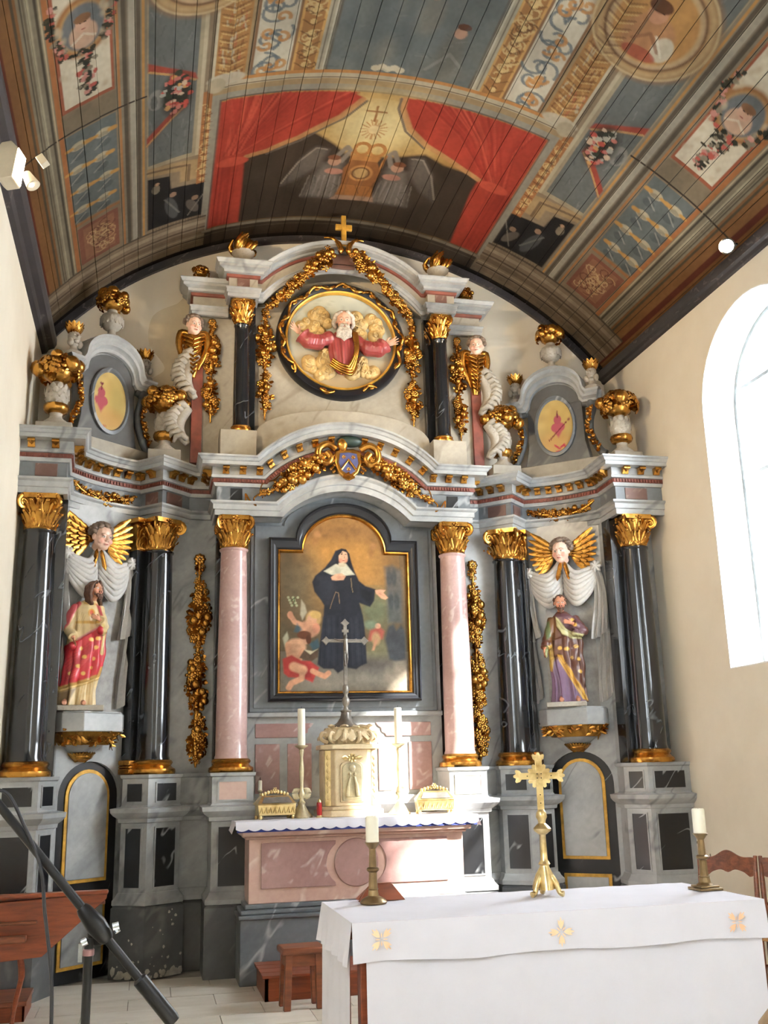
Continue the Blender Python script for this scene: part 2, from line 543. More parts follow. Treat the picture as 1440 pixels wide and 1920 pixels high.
# ================================================================== the room
XL, XR, YB, YF = -2.88, 2.98, 0.38, -16.0
VXC, VHALF, VZS, VAP, VELL = 0.05, 2.93, 5.72, 7.1, 2.0
VZC = VZS - VELL; VB = VAP - VZC; VA = VHALF / math.sqrt(1 - (VELL / VB) ** 2)
_ph = np.linspace(-1.3, 1.3, 5201); _arc = np.concatenate([[0], np.cumsum(np.hypot(np.diff(VA * np.sin(_ph)), np.diff(VB * np.cos(_ph))))])
_arc -= _arc[2600]
def vault(s, out=0.0):
    """point of the vault at arc length s from the crown (x, z), pushed outwards by out"""
    p = float(np.interp(s, _arc, _ph))
    return (VXC + (VA + out) * math.sin(p), VZC + (VB + out) * math.cos(p))

# ---- floor
mb = MB().box(XL - .4, XR + .45, YF, 1.2, -0.25, -0.012)
floor = struct(mb.build('floor', M_FLOORB, smooth=0))
def tile_mat(name, a, b):
    N = Nodes(name)
    n = N.n('ShaderNodeTexNoise', Scale=3.0, Detail=6.0, Roughness=0.65); N.l(N.pos((1, 3, 1)), n.inputs['Vector'])
    N.l(N.ramp(n.outputs['Fac'], [(0.3, a), (0.7, b)]), N.b.inputs['Base Color']); N.set(0.38); N.bump(n.outputs['Fac'], .06, .003)
    return N.m
tmats = [tile_mat('pale_stone_tile_%d' % k, a, b) for k, (a, b) in enumerate((((204, 196, 180), (222, 215, 202)), ((210, 203, 188), (227, 221, 209)), ((198, 189, 172), (219, 211, 197))))]
TW, TD = 0.62, 0.36
tiles = []
for k in range(3):
    t = MB().box(-TW / 2 + .003, TW / 2 - .003, -TD / 2 + .003, TD / 2 - .003, -.03, 0).mesh('tile', tmats[k], 0)
    tiles.append(t)
nrow = 0
y = -0.1
while y > -4.6:
    x = XL - .2 + (nrow % 2) * TW / 2
    while x < XR + .2:
        xc = x + TW / 2
        if xc < XR + .15 and xc > XL - .15:
            share(rnd.choice(tiles), 'tile', floor, Matrix.Translation((xc, y - TD / 2, rnd.uniform(-.0015, .0015))))
        x += TW
    y -= TD; nrow += 1
share(MB().box(XL - .3, XR + .3, YF, y, -.03, -.001).mesh('paving', tmats[0], 0), 'paving', floor)

# ---- walls
WIN = dict(z0=2.35, zs=4.62, rise=0.78)
def arch_outline(y0, y1, inset=0.0, n=20):
    c = (y0 + y1) / 2; h = (y1 - y0) / 2 - inset; r = WIN['rise'] - inset
    pts = [(y0 + inset, WIN['z0'] + inset)]
    for i in range(n + 1):
        a = PI - PI * i / n
        pts.append((c + h * math.cos(a), WIN['zs'] + r * math.sin(a)))
    pts.append((y1 - inset, WIN['z0'] + inset))
    return pts
def wall_side(name, x_in, x_out, wins, ztop):
    mb = MB()
    edges = [YF] + [w for q in wins for w in q] + [YB + .3]
    for k in range(0, len(edges), 2):
        mb.prism([(edges[k], 0), (edges[k + 1], 0), (edges[k + 1], ztop), (edges[k], ztop)], x_in, x_out, plane='yz')
    for (a, b) in wins:
        mb.prism([(a, 0), (b, 0), (b, WIN['z0']), (a, WIN['z0'])], x_in, x_out, plane='yz')
        o = arch_outline(a, b)[1:-1]
        for i in range(len(o) - 1):
            mb.prism([o[i], o[i + 1], (o[i + 1][0], ztop), (o[i][0], ztop)], x_in, x_out, plane='yz')
    w = struct(mb.build(name, M_PLAST, smooth=30))
    for (a, b) in wins:      # stone lining of the opening
        o = arch_outline(a, b); r = arch_outline(a, b, 0.012); V = []; F = []
        sg = 1 if x_out > x_in else -1
        for (p, q) in zip(o, r):
            V += [(x_in - sg * .004, p[0], p[1]), (x_in - sg * .004, q[0], q[1]), (x_out, q[0], q[1])]
        for i in range(len(o) - 1):
            F += [(i * 3, i * 3 + 1, i * 3 + 4, i * 3 + 3), (i * 3 + 1, i * 3 + 2, i * 3 + 5, i * 3 + 4)]
        n = len(o)
        F += [(0, 3 * n - 3, 3 * n - 2, 1), (1, 3 * n - 2, 3 * n - 1, 2)]
        MB().add(V, F).build('window_reveal', M_WHITE, w, smooth=30)
        jb = MB()
        for z in np.arange(2.75, 4.7, .42):
            jb.box(min(x_in + sg * .05, x_out - sg * .03), max(x_in + sg * .05, x_out - sg * .03), b - .0135, b - .012, z, z + .006)
        jb.build('reveal_joints', plain('joint_grey', (190, 186, 176), .9), w, smooth=0)
    return w
WR1 = (-3.10, -1.50)
wall_right = wall_side('wall_right', XR, XR + .45, [(-12.4, -10.8), WR1], VZS + .25)
wm = random.Random(4); M_MARK = plain('old_fixing_marks', (112, 98, 78), .9)
for (y, z, r) in ((-.62, 1.24, .014), (-.60, 1.20, .008), (-.64, 1.02, .012), (-.70, .96, .02), (-.86, 1.0, .012), (-.88, .82, .014), (-.90, .78, .01), (-.68, .92, .012)):
    MB().add([(XR - .0015, y + r * math.cos(a) * wm.uniform(.5, 1.1), z + r * 1.3 * math.sin(a) * wm.uniform(.5, 1.1)) for a in np.linspace(0, 5.6, 8)], [tuple(range(8))]).build('fixing_mark', M_MARK, wall_right, smooth=0)
wall_left = wall_side('wall_left', XL, XL - .4, [(-12.4, -10.8), (-8.8, -7.2)], VZS + .25)

# back wall closes the vault
mb = MB()
pts = [(XL - .3, 0), (XR + .3, 0)] + [vault(s, .12) for s in np.linspace(3.5, -3.5, 60)]
mb.prism(pts, YB, YB + .3)
wall_back = struct(mb.build('wall_back', M_PLAST, smooth=0))
mb = MB(); mb.prism([(XL - .3, 0), (XR + .3, 0)] + [vault(s, .12) for s in np.linspace(3.5, -3.5, 60)], YF - .3, YF)
wall_front = struct(mb.build('wall_front', M_PLAST, smooth=0))  # unseen end wall, added to cut the light from behind
# damp stains on the plaster beside the upper tier
def stain(poly, name, col):
    P = smooth_path([(p[0], 0, p[1]) for p in poly] + [(poly[0][0], 0, poly[0][1])], 5)[:-1]
    MB().prism([(p.x, p.z) for p in P], YB - .003, YB - .0005).build(name, plain(name, col, .9, var=.06, scale=3), wall_back, smooth=0)
stain([(-1.62, 6.2), (-1.45, 6.3), (-1.4, 5.6), (-1.55, 5.15), (-1.78, 5.1), (-1.85, 5.35), (-1.72, 5.5), (-1.88, 5.75), (-1.85, 6.05)], 'damp_stain', (206, 192, 164))

# ---- the windows
M_LEAD = plain('window_lead', (110, 116, 120), .5, .3)
def glass():
    N = Nodes('old_window_glass'); t = N.t
    out = t.nodes['Material Output']
    tr = N.n('ShaderNodeBsdfTransparent'); tr.inputs['Color'].default_value = (.96, .98, 1, 1)
    tl = N.n('ShaderNodeBsdfTranslucent'); tl.inputs['Color'].default_value = (.9, .93, .96, 1)
    gl = N.n('ShaderNodeBsdfGlossy'); gl.inputs['Roughness'].default_value = .05
    m1 = N.n('ShaderNodeMixShader', Fac=.12); N.l(tr.outputs[0], m1.inputs[1]); N.l(tl.outputs[0], m1.inputs[2])
    m2 = N.n('ShaderNodeMixShader', Fac=.05); N.l(m1.outputs[0], m2.inputs[1]); N.l(gl.outputs[0], m2.inputs[2])
    N.l(m2.outputs[0], out.inputs['Surface'])
    return N.m
M_GLASS = glass()
def window(name, x, a, b):
    w = link(name, None); w['kind'] = 'structure'
    w.location = (x, (a + b) / 2, WIN['z0'])
    o = arch_outline(a, b, .012); r = arch_outline(a, b, .05)
    V = []; F = []
    for (p, q) in zip(o, r):
        V += [(x - .02, *p), (x - .02, *q), (x + .02, *q), (x + .02, *p)]
    n = len(o)
    for i in range(n):
        j = (i + 1) % n
        for k in range(4): F.append((i * 4 + k, i * 4 + (k + 1) % 4, j * 4 + (k + 1) % 4, j * 4 + k))
    MB().add(V, F).build('window_frame', M_LEAD, w, world=True)
    c = (a + b) / 2; h = (b - a) / 2 - .04
    def top(y): 
        t = max(0, 1 - ((y - c) / h) ** 2)
        return WIN['zs'] + (WIN['rise'] - .04) * math.sqrt(t)
    zs = [WIN['z0'] + .04, 3.28, 4.02, 4.82, 5.5]
    for z in zs[1:4]:
        hh = h if z < WIN['zs'] else h * math.sqrt(max(0, 1 - ((z - WIN['zs']) / (WIN['rise'] - .04)) ** 2))
        MB().box(x - .025, x + .015, c - hh, c + hh, z - .016, z + .016).build('saddle_bar', M_LEAD, w, world=True)
    ys = np.linspace(c - h, c + h, 5)
    for i in range(4):
        for j in range(4):
            y0, y1 = ys[i], ys[i + 1]
            z0 = zs[j]; q = []
            if min(top(y0 + 1e-4), top(y1 - 1e-4)) < z0 + .02 and max(top(y0), top(y1)) < z0 + .02: continue
            tops = [(y, min(zs[j + 1], max(z0, top(y)))) for y in np.linspace(y1, y0, 7)]
            MB().prism([(y0, z0), (y1, z0)] + tops, x - .002, x + .002, plane='yz').build('window_pane', M_GLASS, w, smooth=0, world=True)
    # lead cames
    lead = MB()
    for yy in np.linspace(c - h, c + h, 13):
        if abs(yy - c) < h - .01: lead.box(x - .008, x - .003, yy - .002, yy + .002, zs[0], top(yy))
    for zz in np.arange(zs[0] + .2, 5.35, .2):
        hh = h if zz < WIN['zs'] else h * math.sqrt(max(0, 1 - ((zz - WIN['zs']) / (WIN['rise'] - .04)) ** 2))
        lead.box(x - .008, x - .003, c - hh, c + hh, zz - .002, zz + .002)
    lead.build('lead_cames', M_LEAD, w, smooth=0, world=True)
    return w
window('window_1', XR + .33, *WR1)
for k, (a, b) in enumerate(((-8.8, -7.2), (-12.4, -10.8))): window('window_%d' % (k + 2), XL - .3, a, b)  # unseen left windows, added to bring in more side light
window('window_4', XR + .33, -12.4, -10.8)  # unseen right window, added for daylight on the left wall

# ---- vault of painted boards
ceiling = struct(MB().loft([[(*(lambda p: (p[0], y, p[1]))(vault(s, o)),) for s, o in [(s, .03) for s in np.linspace(-3.55, 3.55, 80)] + [(s, .12) for s in np.linspace(3.55, -3.55, 80)]] for y in (YF, YB + .02)]).build('ceiling', M_DARKB, smooth=60))

def ceiling_paint(P):
    both = (-1, 1)
    A = np.abs(P.u)
    rs = random.Random(11)
    def band(a0, a1, v0, v1, col, a=1.0):
        for sg in both: P.rect(min(sg * a0, sg * a1), max(sg * a0, sg * a1), v0, v1, col, a)
    def mp(pts, sg): return [(p[0] * sg, p[1]) for p in pts]
    def vline(s, w, v0, v1, col, a=1.0): band(s - w / 2, s + w / 2, v0, v1, col, a)
    def hline(v, w, a0, a1, col, a=1.0): band(a0, a1, v - w / 2, v + w / 2, col, a)
    V0, V1 = -12.5, 1.0
    def squig(sg, s0, s1, v0, v1, col, n, w=.014, r=.07):
        for k in range(n):
            c = (rs.uniform(s0 + r * .5, s1 - r * .5), rs.uniform(v0 + r * .5, v1 - r * .5)); a = rs.uniform(0, 6.3); t = rs.choice((-1, 1))
            pts = []
            for i in range(14):
                q = a + t * i * .42; rr = r * (1 - i / 18)
                pts.append(((c[0] + rr * math.cos(q)) * sg, c[1] + rr * math.sin(q)))
            P.line(pts, w, col, .85)
    # field
    P.rect(-9, 9, V0, V1, (150, 132, 108))
    # long mouldings on each side
    band(3.0, 3.6, V0, V1, (146, 100, 54)); vline(3.2, .06, V0, V1, (112, 48, 34)); vline(3.05, .03, V0, V1, (92, 80, 62))
    band(2.84, 3.02, V0, V1, (146, 138, 118)); vline(2.88, .02, V0, V1, (86, 76, 62)); vline(2.94, .03, V0, V1, (182, 172, 148)); vline(2.99, .02, V0, V1, (90, 80, 66))
    vline(2.815, .045, V0, V1, (188, 118, 62))
    band(2.08, 2.33, V0, V1, (146, 138, 122)); vline(2.105, .022, V0, V1, (206, 150, 72)); vline(2.15, .03, V0, V1, (104, 92, 78)); vline(2.2, .05, V0, V1, (178, 172, 158))
    vline(2.26, .025, V0, V1, (96, 86, 72)); vline(2.31, .02, V0, V1, (190, 130, 70))
    # side column A : white panel with medallion, vases, scrolls
    band(2.34, 2.79, V0, -2.62, (226, 216, 196))
    for v in (-2.62,): hline(v, .035, 2.34, 2.79, (176, 96, 66))
    vline(2.355, .03, V0, -2.62, (178, 98, 66)); vline(2.775, .03, V0, -2.62, (178, 98, 66))
    band(2.33, 2.8, -2.58, -2.35, (140, 126, 104)); hline(-2.36, .02, 2.05, 3.2, (66, 54, 44))
    band(2.34, 2.8, -2.33, -1.12, (112, 122, 124))
    for sg in both:
        for vv in (-3.36, -5.4, -7.4):
            P.ell((2.56 * sg, vv), .23, .27, (178, 122, 66)); P.ell((2.56 * sg, vv), .185, .225, (206, 160, 96)); P.ell((2.56 * sg, vv), .165, .205, (120, 128, 134))
            P.ell((2.56 * sg, vv + .07), .11, .12, (214, 176, 152)); P.ell((2.56 * sg, vv - .03), .06, .075, (228, 180, 156)); P.ell((2.56 * sg, vv - .08), .065, .04, (150, 106, 70))
            for side in (-1, 1):
                for k in range(75):
                    t = rs.random(); v = vv - .3 + t * .98
                    if v < vv + .2: s = 2.56 + side * (.2 + .04 * math.sin(t * 9)); w = .03
                    else: s = 2.56 + (rs.uniform(-.1, .1)) * (1.25 - t); w = .04
                    s += rs.uniform(-w, w)
                    P.ell((s * sg, v), rs.uniform(.012, .032), rs.uniform(.012, .032), rs.choice(((54, 56, 44), (72, 66, 46), (206, 92, 80), (222, 150, 140), (150, 140, 120), (62, 60, 50))))
        # vases
        for r in range(4):
            for c in range(2):
                cs = 2.46 + c * .22 + (r % 2) * .03; cv = -2.16 + r * .29
                P.ell((cs * sg, cv), .075, .05, (196, 186, 160)); P.ell((cs * sg, cv + .02), .05, .025, (150, 140, 118), a=.7)
                P.line([((cs - .1) * sg, cv), ((cs - .06) * sg, cv)], .05, (212, 158, 72)); P.line([((cs + .06) * sg, cv), ((cs + .11) * sg, cv)], .035, (212, 158, 72))
                P.ell((cs * sg, cv + .13), .06, .05, (84, 92, 98), a=.6); P.line([((cs - .03) * sg, cv + .08), ((cs + .08) * sg, cv + .16)], .016, (170, 172, 166), .7)
        P.rect(min(2.34 * sg, 2.8 * sg), max(2.34 * sg, 2.8 * sg), -1.1, -1.06, (176, 120, 70))
    band(2.36, 2.78, -1.02, -.38, (150, 92, 72)); band(2.41, 2.73, -.97, -.43, (166, 112, 84))
    for sg in both: squig(sg, 2.42, 2.72, -.94, -.46, (208, 170, 120), 13); squig(sg, 2.42, 2.72, -.94, -.46, (118, 66, 52), 8)
    # column B : blue panels
    band(1.6, 2.08, V0, -1.36, (172, 158, 132)); band(1.66, 2.07, V0, -1.42, (112, 118, 118))
    for sg in both:
        for k in range(60):
            s = rs.uniform(1.68, 2.05); v = rs.uniform(-4.4, -1.5)
            P.line([(s * sg, v), ((s + rs.uniform(-.03, .03)) * sg, v + rs.uniform(.04, .12))], .012, rs.choice(((140, 146, 144), (92, 96, 98))), .5)
        # red ribbons and flower vase
        P.poly(mp([(2.07, -2.72), (1.9, -2.6), (1.68, -2.46), (1.66, -2.38), (1.86, -2.52), (2.07, -2.62)], sg), (176, 70, 52)); P.line(mp([(2.06, -2.62), (1.86, -2.5), (1.68, -2.38)], sg), .022, (206, 160, 96))
        P.poly(mp([(2.08, -1.82), (1.9, -2.02), (1.74, -2.22), (1.72, -2.1), (1.9, -1.92), (2.08, -1.7)], sg), (176, 70, 52)); P.line(mp([(2.08, -1.72), (1.9, -1.93), (1.74, -2.1)], sg), .018, (206, 160, 96))
        P.ell((2.0 * sg, -2.27), .075, .12, (150, 152, 148)); P.ell((2.02 * sg, -2.25), .03, .08, (106, 108, 108))
        P.ell((1.83 * sg, -2.27), .13, .25, (58, 54, 46), soft=.5)
        for k in range(46):
            a = rs.uniform(0, 6.3); q = math.sqrt(rs.random())
            P.ell(((1.83 + .12 * q * math.cos(a)) * sg, -2.27 + .25 * q * math.sin(a)), rs.uniform(.014, .034), rs.uniform(.014, .034), rs.choice(((200, 76, 64), (214, 186, 160), (178, 178, 170), (214, 160, 90), (60, 66, 52), (206, 120, 110))))
        # stepped frame below and black panel with figures
        P.poly(mp([(2.08, -1.38), (1.6, -1.3), (1.6, -1.0), (1.76, -1.0), (1.76, -1.18), (2.08, -1.26)], sg), (176, 148, 106)); P.line(mp([(2.07, -1.32), (1.68, -1.24), (1.68, -1.0)], sg), .03, (128, 104, 76))
        P.poly(mp([(2.07, -1.22), (1.86, -1.16), (1.84, -.95), (1.5, -.9), (1.5, -.34), (2.07, -.37)], sg), (40, 38, 40))
        P.ell((1.62 * sg, -.55), .05, .13, (112, 104, 96), rot=.4 * sg); P.ell((1.6 * sg, -.68), .035, .04, (156, 128, 106)); P.line(mp([(1.5, -.75), (1.66, -.4)], sg), .014, (150, 146, 138), .7)
        P.ell((1.83 * sg, -.62), .06, .2, (96, 100, 102), rot=.2 * sg, a=.8); P.ell((1.82 * sg, -.84), .035, .04, (170, 136, 112)); P.line(mp([(1.75, -.5), (1.9, -.8)], sg), .02, (136, 138, 136), .7)
        P.ell((1.99 * sg, -1.02), .04, .07, (140, 130, 112)); P.ell((1.98 * sg, -1.1), .022, .025, (190, 150, 120))
        # orange feathered strip
        P.rect(min(1.27 * sg, 1.52 * sg), max(1.27 * sg, 1.52 * sg), V0, -2.2, (188, 136, 72))
        for k in range(120):
            s = rs.uniform(1.3, 1.5); v = rs.uniform(-4.4, -2.25)
            P.line([(s * sg, v), ((s + rs.uniform(-.02, .02)) * sg, v + rs.uniform(.05, .12))], .014, rs.choice(((222, 178, 108), (150, 92, 48), (206, 196, 170), (196, 110, 70))), .8)
        P.rect(min(1.5 * sg, 1.6 * sg), max(1.5 * sg, 1.6 * sg), -2.2, -.9, (178, 116, 62)); squig(sg, 1.5, 1.6, -2.1, -1.0, (222, 186, 124), 16, .012, .045)
    vline(1.53, .025, V0, -2.2, (206, 196, 172)); vline(1.255, .03, V0, -2.26, (176, 150, 112)); vline(1.62, .03, V0, -1.36, (196, 184, 158))
    # white scroll panels
    band(.9, 1.23, V0, -2.3, (214, 206, 188)); vline(.905, .022, V0, -2.3, (150, 112, 78)); vline(1.225, .022, V0, -2.3, (150, 112, 78))
    for sg in both:
        for v in np.arange(-4.2, -2.35, .34):
            squig(sg, .94, 1.2, v, v + .3, (106, 122, 132), 3, .026, .12); squig(sg, .96, 1.18, v, v + .3, (206, 142, 62), 3, .03, .06)
    # gold strip and pale border of the sky panel
    band(.7, .88, V0, -2.28, (176, 124, 66)); vline(.7, .02, V0, -2.28, (214, 164, 90)); vline(.88, .02, V0, -2.28, (214, 164, 90))
    for sg in both: squig(sg, .72, .87, -4.3, -2.32, (220, 190, 132), 40, .016, .06); squig(sg, .72, .87, -4.3, -2.32, (118, 80, 44), 16, .012, .05)
    band(.58, .69, V0, -2.26, (186, 178, 158)); vline(.6, .02, V0, -2.26, (112, 104, 92))
    band(0, .59, V0, -2.26, (116, 126, 128))
    for k in range(130):
        s = rs.uniform(-.56, .56); v = rs.uniform(-4.4, -2.3)
        P.ell((s, v), rs.uniform(.05, .16), rs.uniform(.05, .2), rs.choice(((128, 136, 134), (100, 110, 114), (140, 142, 134), (110, 120, 122))), soft=1.2, a=.5)
    P.ell((.34, -2.62), .1, .26, (122, 122, 116), soft=.6, a=.8); P.ell((.36, -2.86), .05, .06, (206, 160, 136)); P.ell((.37, -2.93), .055, .035, (110, 66, 44))
    P.line([(.2, -2.4), (.34, -2.62), (.46, -2.5)], .03, (160, 164, 158), .6)
    P.ell((.08, -3.2), .05, .06, (200, 150, 126)); P.ell((.1, -3.0), .09, .2, (130, 128, 120), soft=.6, a=.7)
    for k in range(5): P.ell((-.2 + k * .05, -2.34 - .02 * (k % 2)), .04, .035, (214, 204, 180))
    # oval medallions of saints
    for sg in both:
        for vv in (-3.58, -5.9):
            c = (1.64 * sg, vv)
            P.ell(c, .47, .52, (160, 118, 72)); P.ell(c, .43, .48, (206, 176, 128)); P.ell(c, .38, .43, (168, 120, 70)); P.ell(c, .34, .39, (212, 198, 168)); P.ell(c, .32, .37, (198, 146, 78))
            P.ell((c[0], vv + .12), .2, .22, (192, 138, 92)); P.ell((c[0] - .03 * sg, vv - .1), .075, .09, (214, 154, 120)); P.ell((c[0] - .04 * sg, vv - .17), .09, .06, (108, 66, 40)); P.ell((c[0] + .14 * sg, vv + .16), .08, .12, (206, 196, 176)); P.ell((c[0], vv + .28), .14, .06, (176, 72, 52), a=.8)
    # cross moulding before the altar panel
    band(0, 1.56, -2.29, -2.25, (206, 142, 68)); band(0, 1.54, -2.25, -2.19, (196, 186, 164)); band(0, 1.52, -2.19, -2.1, (178, 152, 112)); hline(-2.2, .012, 0, 1.54, (110, 84, 58))
    for sg in both: P.ell((1.42 * sg, -2.3), .16, .07, (206, 198, 180), a=.9); P.ell((1.5 * sg, -2.24), .08, .09, (190, 176, 150))
    # altar panel with drawn red curtains
    P.rect(-1.52, 1.5, -2.12, .04, (160, 156, 144)); P.rect(-1.46, 1.44, -2.05, -.01, (116, 108, 98)); P.rect(-1.44, 1.42, -2.03, -.03, (190, 144, 70))
    P.ell((-.03, -1.6), .62, .42, (226, 194, 122), soft=1.0); P.ell((-.03, -1.58), .3, .3, (240, 222, 164), soft=1.0)
    P.poly([(-1.44, -1.15), (-.96, -1.2), (-.70, -1.45), (-.56, -1.46), (-.34, -1.28), (-.2, -1.13), (.2, -1.16), (.5, -1.31), (.7, -1.22), (1.02, -1.21), (1.42, -1.1), (1.42, -.03), (-1.44, -.03)], (74, 60, 50), .02)
    for k in range(40): P.ell((rs.uniform(-1.1, 1.1), rs.uniform(-1.1, -.1)), .12, .1, rs.choice(((84, 70, 58), (62, 50, 44), (90, 78, 66))), soft=1.3, a=.45)
    for sg, o in ((-1, 0), (1, 0)):   # angels
        P.poly(mp([(.38, -1.2), (.5, -1.24), (.62, -1.06), (.76, -.62), (.6, -.72), (.44, -.94)], sg), (112, 104, 98), .03); P.line(mp([(.4, -1.2), (.5, -1.22), (.64, -1.0), (.76, -.66)], sg), .02, (164, 156, 146), .8)
        P.line(mp([(.34, -1.0), (.22, -1.26), (.18, -1.2), (.24, -1.02)], sg), .05, (150, 142, 134), .9)
        P.poly(mp([(.22, -1.0), (.4, -.98), (.46, -.74), (.52, -.42), (.18, -.4), (.2, -.7)], sg), (132, 126, 122), .04, .85); P.ell((.3 * sg, -1.02), .06, .07, (206, 158, 132)); P.ell((.31 * sg, -1.08), .06, .04, (142, 88, 58)); P.ell((.28 * sg, -.86), .09, .05, (196, 138, 120))
        for k in range(7): P.line([((.2 + .05 * k) * sg, -.78), ((.18 + .06 * k) * sg, -.42)], .014, (166, 162, 158), .45)
        P.line(mp([(.16, -1.18), (.13, -.78)], sg), .022, (196, 130, 62))
    P.poly([(-.2, -.46), (.17, -.46), (.14, -.66), (-.17, -.66)], (176, 112, 50)); P.poly([(-.24, -.38), (.2, -.4), (.18, -.48), (-.2, -.46)], (176, 140, 118))
    P.poly([(-.17, -.66), (.14, -.66), (.16, -.92), (.1, -1.06), (-.14, -1.06), (-.2, -.92)], (160, 100, 48)); P.ell((-.02, -.86), .115, .13, (206, 146, 74)); P.ell((-.02, -.86), .09, .1, (120, 78, 44)); P.ell((-.02, -.86), .07, .08, (196, 160, 104))
    P.poly([(-.14, -1.06), (.1, -1.06), (.12, -1.14), (-.16, -1.14)], (196, 134, 62)); P.ell((-.08, -1.24), .07, .09, (196, 134, 62), ring=.5); P.ell((.06, -1.24), .07, .09, (196, 134, 62), ring=.5)
    for k in range(16):
        a = k * PI / 8; P.line([(-.04 + .05 * math.cos(a), -1.54 + .06 * math.sin(a)), (-.04 + .12 * math.cos(a), -1.54 + .14 * math.sin(a))], .014, (196, 134, 70), .8)
    P.ell((-.04, -1.54), .05, .06, (240, 216, 164)); P.line([(-.07, -1.86), (-.06, -1.66)], .02, (176, 120, 60)); P.line([(-.15, -1.79), (.02, -1.79)], .02, (176, 120, 60))
    P.poly([(-1.44, -2.02), (-.32, -2.02), (-.2, -1.95), (-.36, -1.71), (-.69, -1.41), (-.96, -1.24), (-1.16, -1.18), (-1.14, -.7), (-1.12, -.04), (-1.44, -.04)], (190, 58, 40), .012)
    P.poly([(.14, -2.02), (1.42, -2.03), (1.42, -.04), (1.12, -.04), (1.05, -.96), (1.06, -1.19), (.83, -1.29), (.47, -1.46), (.27, -1.64), (.14, -1.9)], (190, 58, 40), .012)
    for k in range(46):       # folds
        t = rs.random(); top = -1.4 + t * 1.2
        P.line([(top, -2.02), (top * .55 - .56, -1.72 + t * .1), (-1.2 - .2 * (1 - t) * rs.random(), -1.24)], .022, rs.choice(((164, 38, 28), (226, 92, 64), (180, 46, 34))), .5)
        top = .2 + t * 1.2
        P.line([(top, -2.02), (top * .5 + .58, -1.7), (1.12 + .25 * t * rs.random(), -1.2)], .022, rs.choice(((164, 38, 28), (226, 92, 64), (180, 46, 34))), .5)
    for k in range(12):
        s = rs.uniform(1.12, 1.4); P.line([(s, -1.1), (s + rs.uniform(-.03, .03), -.06)], .02, (166, 40, 30), .6); P.line([(-s, -1.1), (-s + rs.uniform(-.03, .03), -.06)], .02, (166, 40, 30), .6)
    P.line([(-.22, -1.93), (-.36, -1.69), (-.69, -1.39), (-.96, -1.22), (-1.14, -1.17)], .06, (206, 150, 92), .9); P.line([(-.18, -1.92), (-.33, -1.66), (-.67, -1.34), (-.96, -1.17)], .025, (120, 108, 98), .9)
    P.line([(.13, -2.0), (.14, -1.88), (.27, -1.62), (.47, -1.44), (.83, -1.27), (1.06, -1.17)], .06, (206, 150, 92), .9); P.line([(.1, -2.0), (.11, -1.86), (.24, -1.58), (.46, -1.39)], .025, (120, 108, 98), .9)
    P.ell((-1.27, -1.12), .15, .07, (216, 80, 54)); P.ell((1.22, -1.14), .15, .07, (216, 80, 54))
    # end mouldings against the back wall
    band(1.47, 3.2, -.32, .5, (150, 132, 110)); hline(-.3, .03, 1.47, 3.2, (104, 88, 72)); hline(-.2, .05, 1.47, 3.2, (176, 158, 134)); hline(-.1, .03, 1.47, 3.2, (110, 88, 70)); hline(-.02, .08, 1.47, 3.2, (128, 106, 84)); hline(.06, .03, 1.47, 3.2, (176, 158, 132)); hline(.12, .02, 1.47, 3.2, (84, 66, 54)); hline(.18, .07, 1.47, 3.2, (140, 120, 100))
    P.rect(-1.47, 1.45, .02, .6, (82, 70, 60)); P.rect(-1.5, 1.48, -.02, .03, (150, 140, 124)); P.rect(-1.47, 1.45, .08, .1, (104, 92, 80))
    P.rect(-4, 4, .27, .8, (50, 42, 42))
    # finer brushwork: leaf scrolls, profile lines, feather tips, clouds
    for sg in both:
        for v in np.arange(-4.3, -2.4, .085): P.line([(1.29 * sg, v), (1.40 * sg, v + .05), (1.5 * sg, v)], .016, (122, 78, 40), .55); P.line([(1.30 * sg, v + .03), (1.40 * sg, v + .075), (1.49 * sg, v + .03)], .012, (236, 204, 140), .6)
        for v in np.arange(-4.3, -2.35, .12):
            P.line([(.71 * sg, v), (.79 * sg, v + .06), (.87 * sg, v)], .014, (104, 68, 36), .6); P.ell((.79 * sg, v + .02), .025, .03, (232, 200, 134), a=.8)
        for v in np.arange(-1.95, -.95, .11): P.ell((1.55 * sg, v), .025, .03, (228, 194, 130), a=.8); P.line([(1.51 * sg, v + .05), (1.59 * sg, v + .06)], .012, (110, 66, 36), .7)
        for s, c in ((1.565, (98, 82, 64)), (1.59, (214, 204, 180)), (.635, (214, 208, 192)), (.665, (120, 112, 98)), (1.245, (108, 84, 60)), (2.175, (206, 198, 180)), (2.235, (118, 104, 88)), (2.965, (112, 98, 78)), (2.86, (206, 190, 158))): vline(s, .01, V0, -2.3 if s < 1.3 else (-1.4 if s < 2 else -.33), c, .7)
        for k in range(26):
            v = rs.uniform(-4.3, -2.65); s = rs.choice((rs.uniform(2.37, 2.43), rs.uniform(2.7, 2.76))); P.ell((s * sg, v), .02, .03, (204, 190, 166), soft=1, a=.6)
        for k in range(18): P.line([((1.5 + .03 * k) * sg, -.34), ((1.5 + .03 * k) * sg, -.28)], .01, (96, 78, 62), .5)
        for c0 in (1.64,):
            P.ell((c0 * sg, -3.58), .36, .41, (108, 74, 44), ring=.05, a=.8); P.ell((c0 * sg, -3.58), .45, .50, (228, 206, 160), ring=.03, a=.8)
            for q in (-.03, .03): P.ell(((c0 - .03) * sg + q, -3.70), .012, .008, (70, 44, 34)); 
            P.line([((c0 - .1) * sg, -3.4), (c0 * sg, -3.5), ((c0 + .12) * sg, -3.38)], .03, (150, 96, 66), .7); P.line([((c0 + .05) * sg, -3.5), ((c0 + .16) * sg, -3.36)], .02, (232, 224, 206), .8)
        for q in (-.02, .02): P.ell((2.56 * sg + q, -3.4), .009, .007, (70, 48, 40)); 
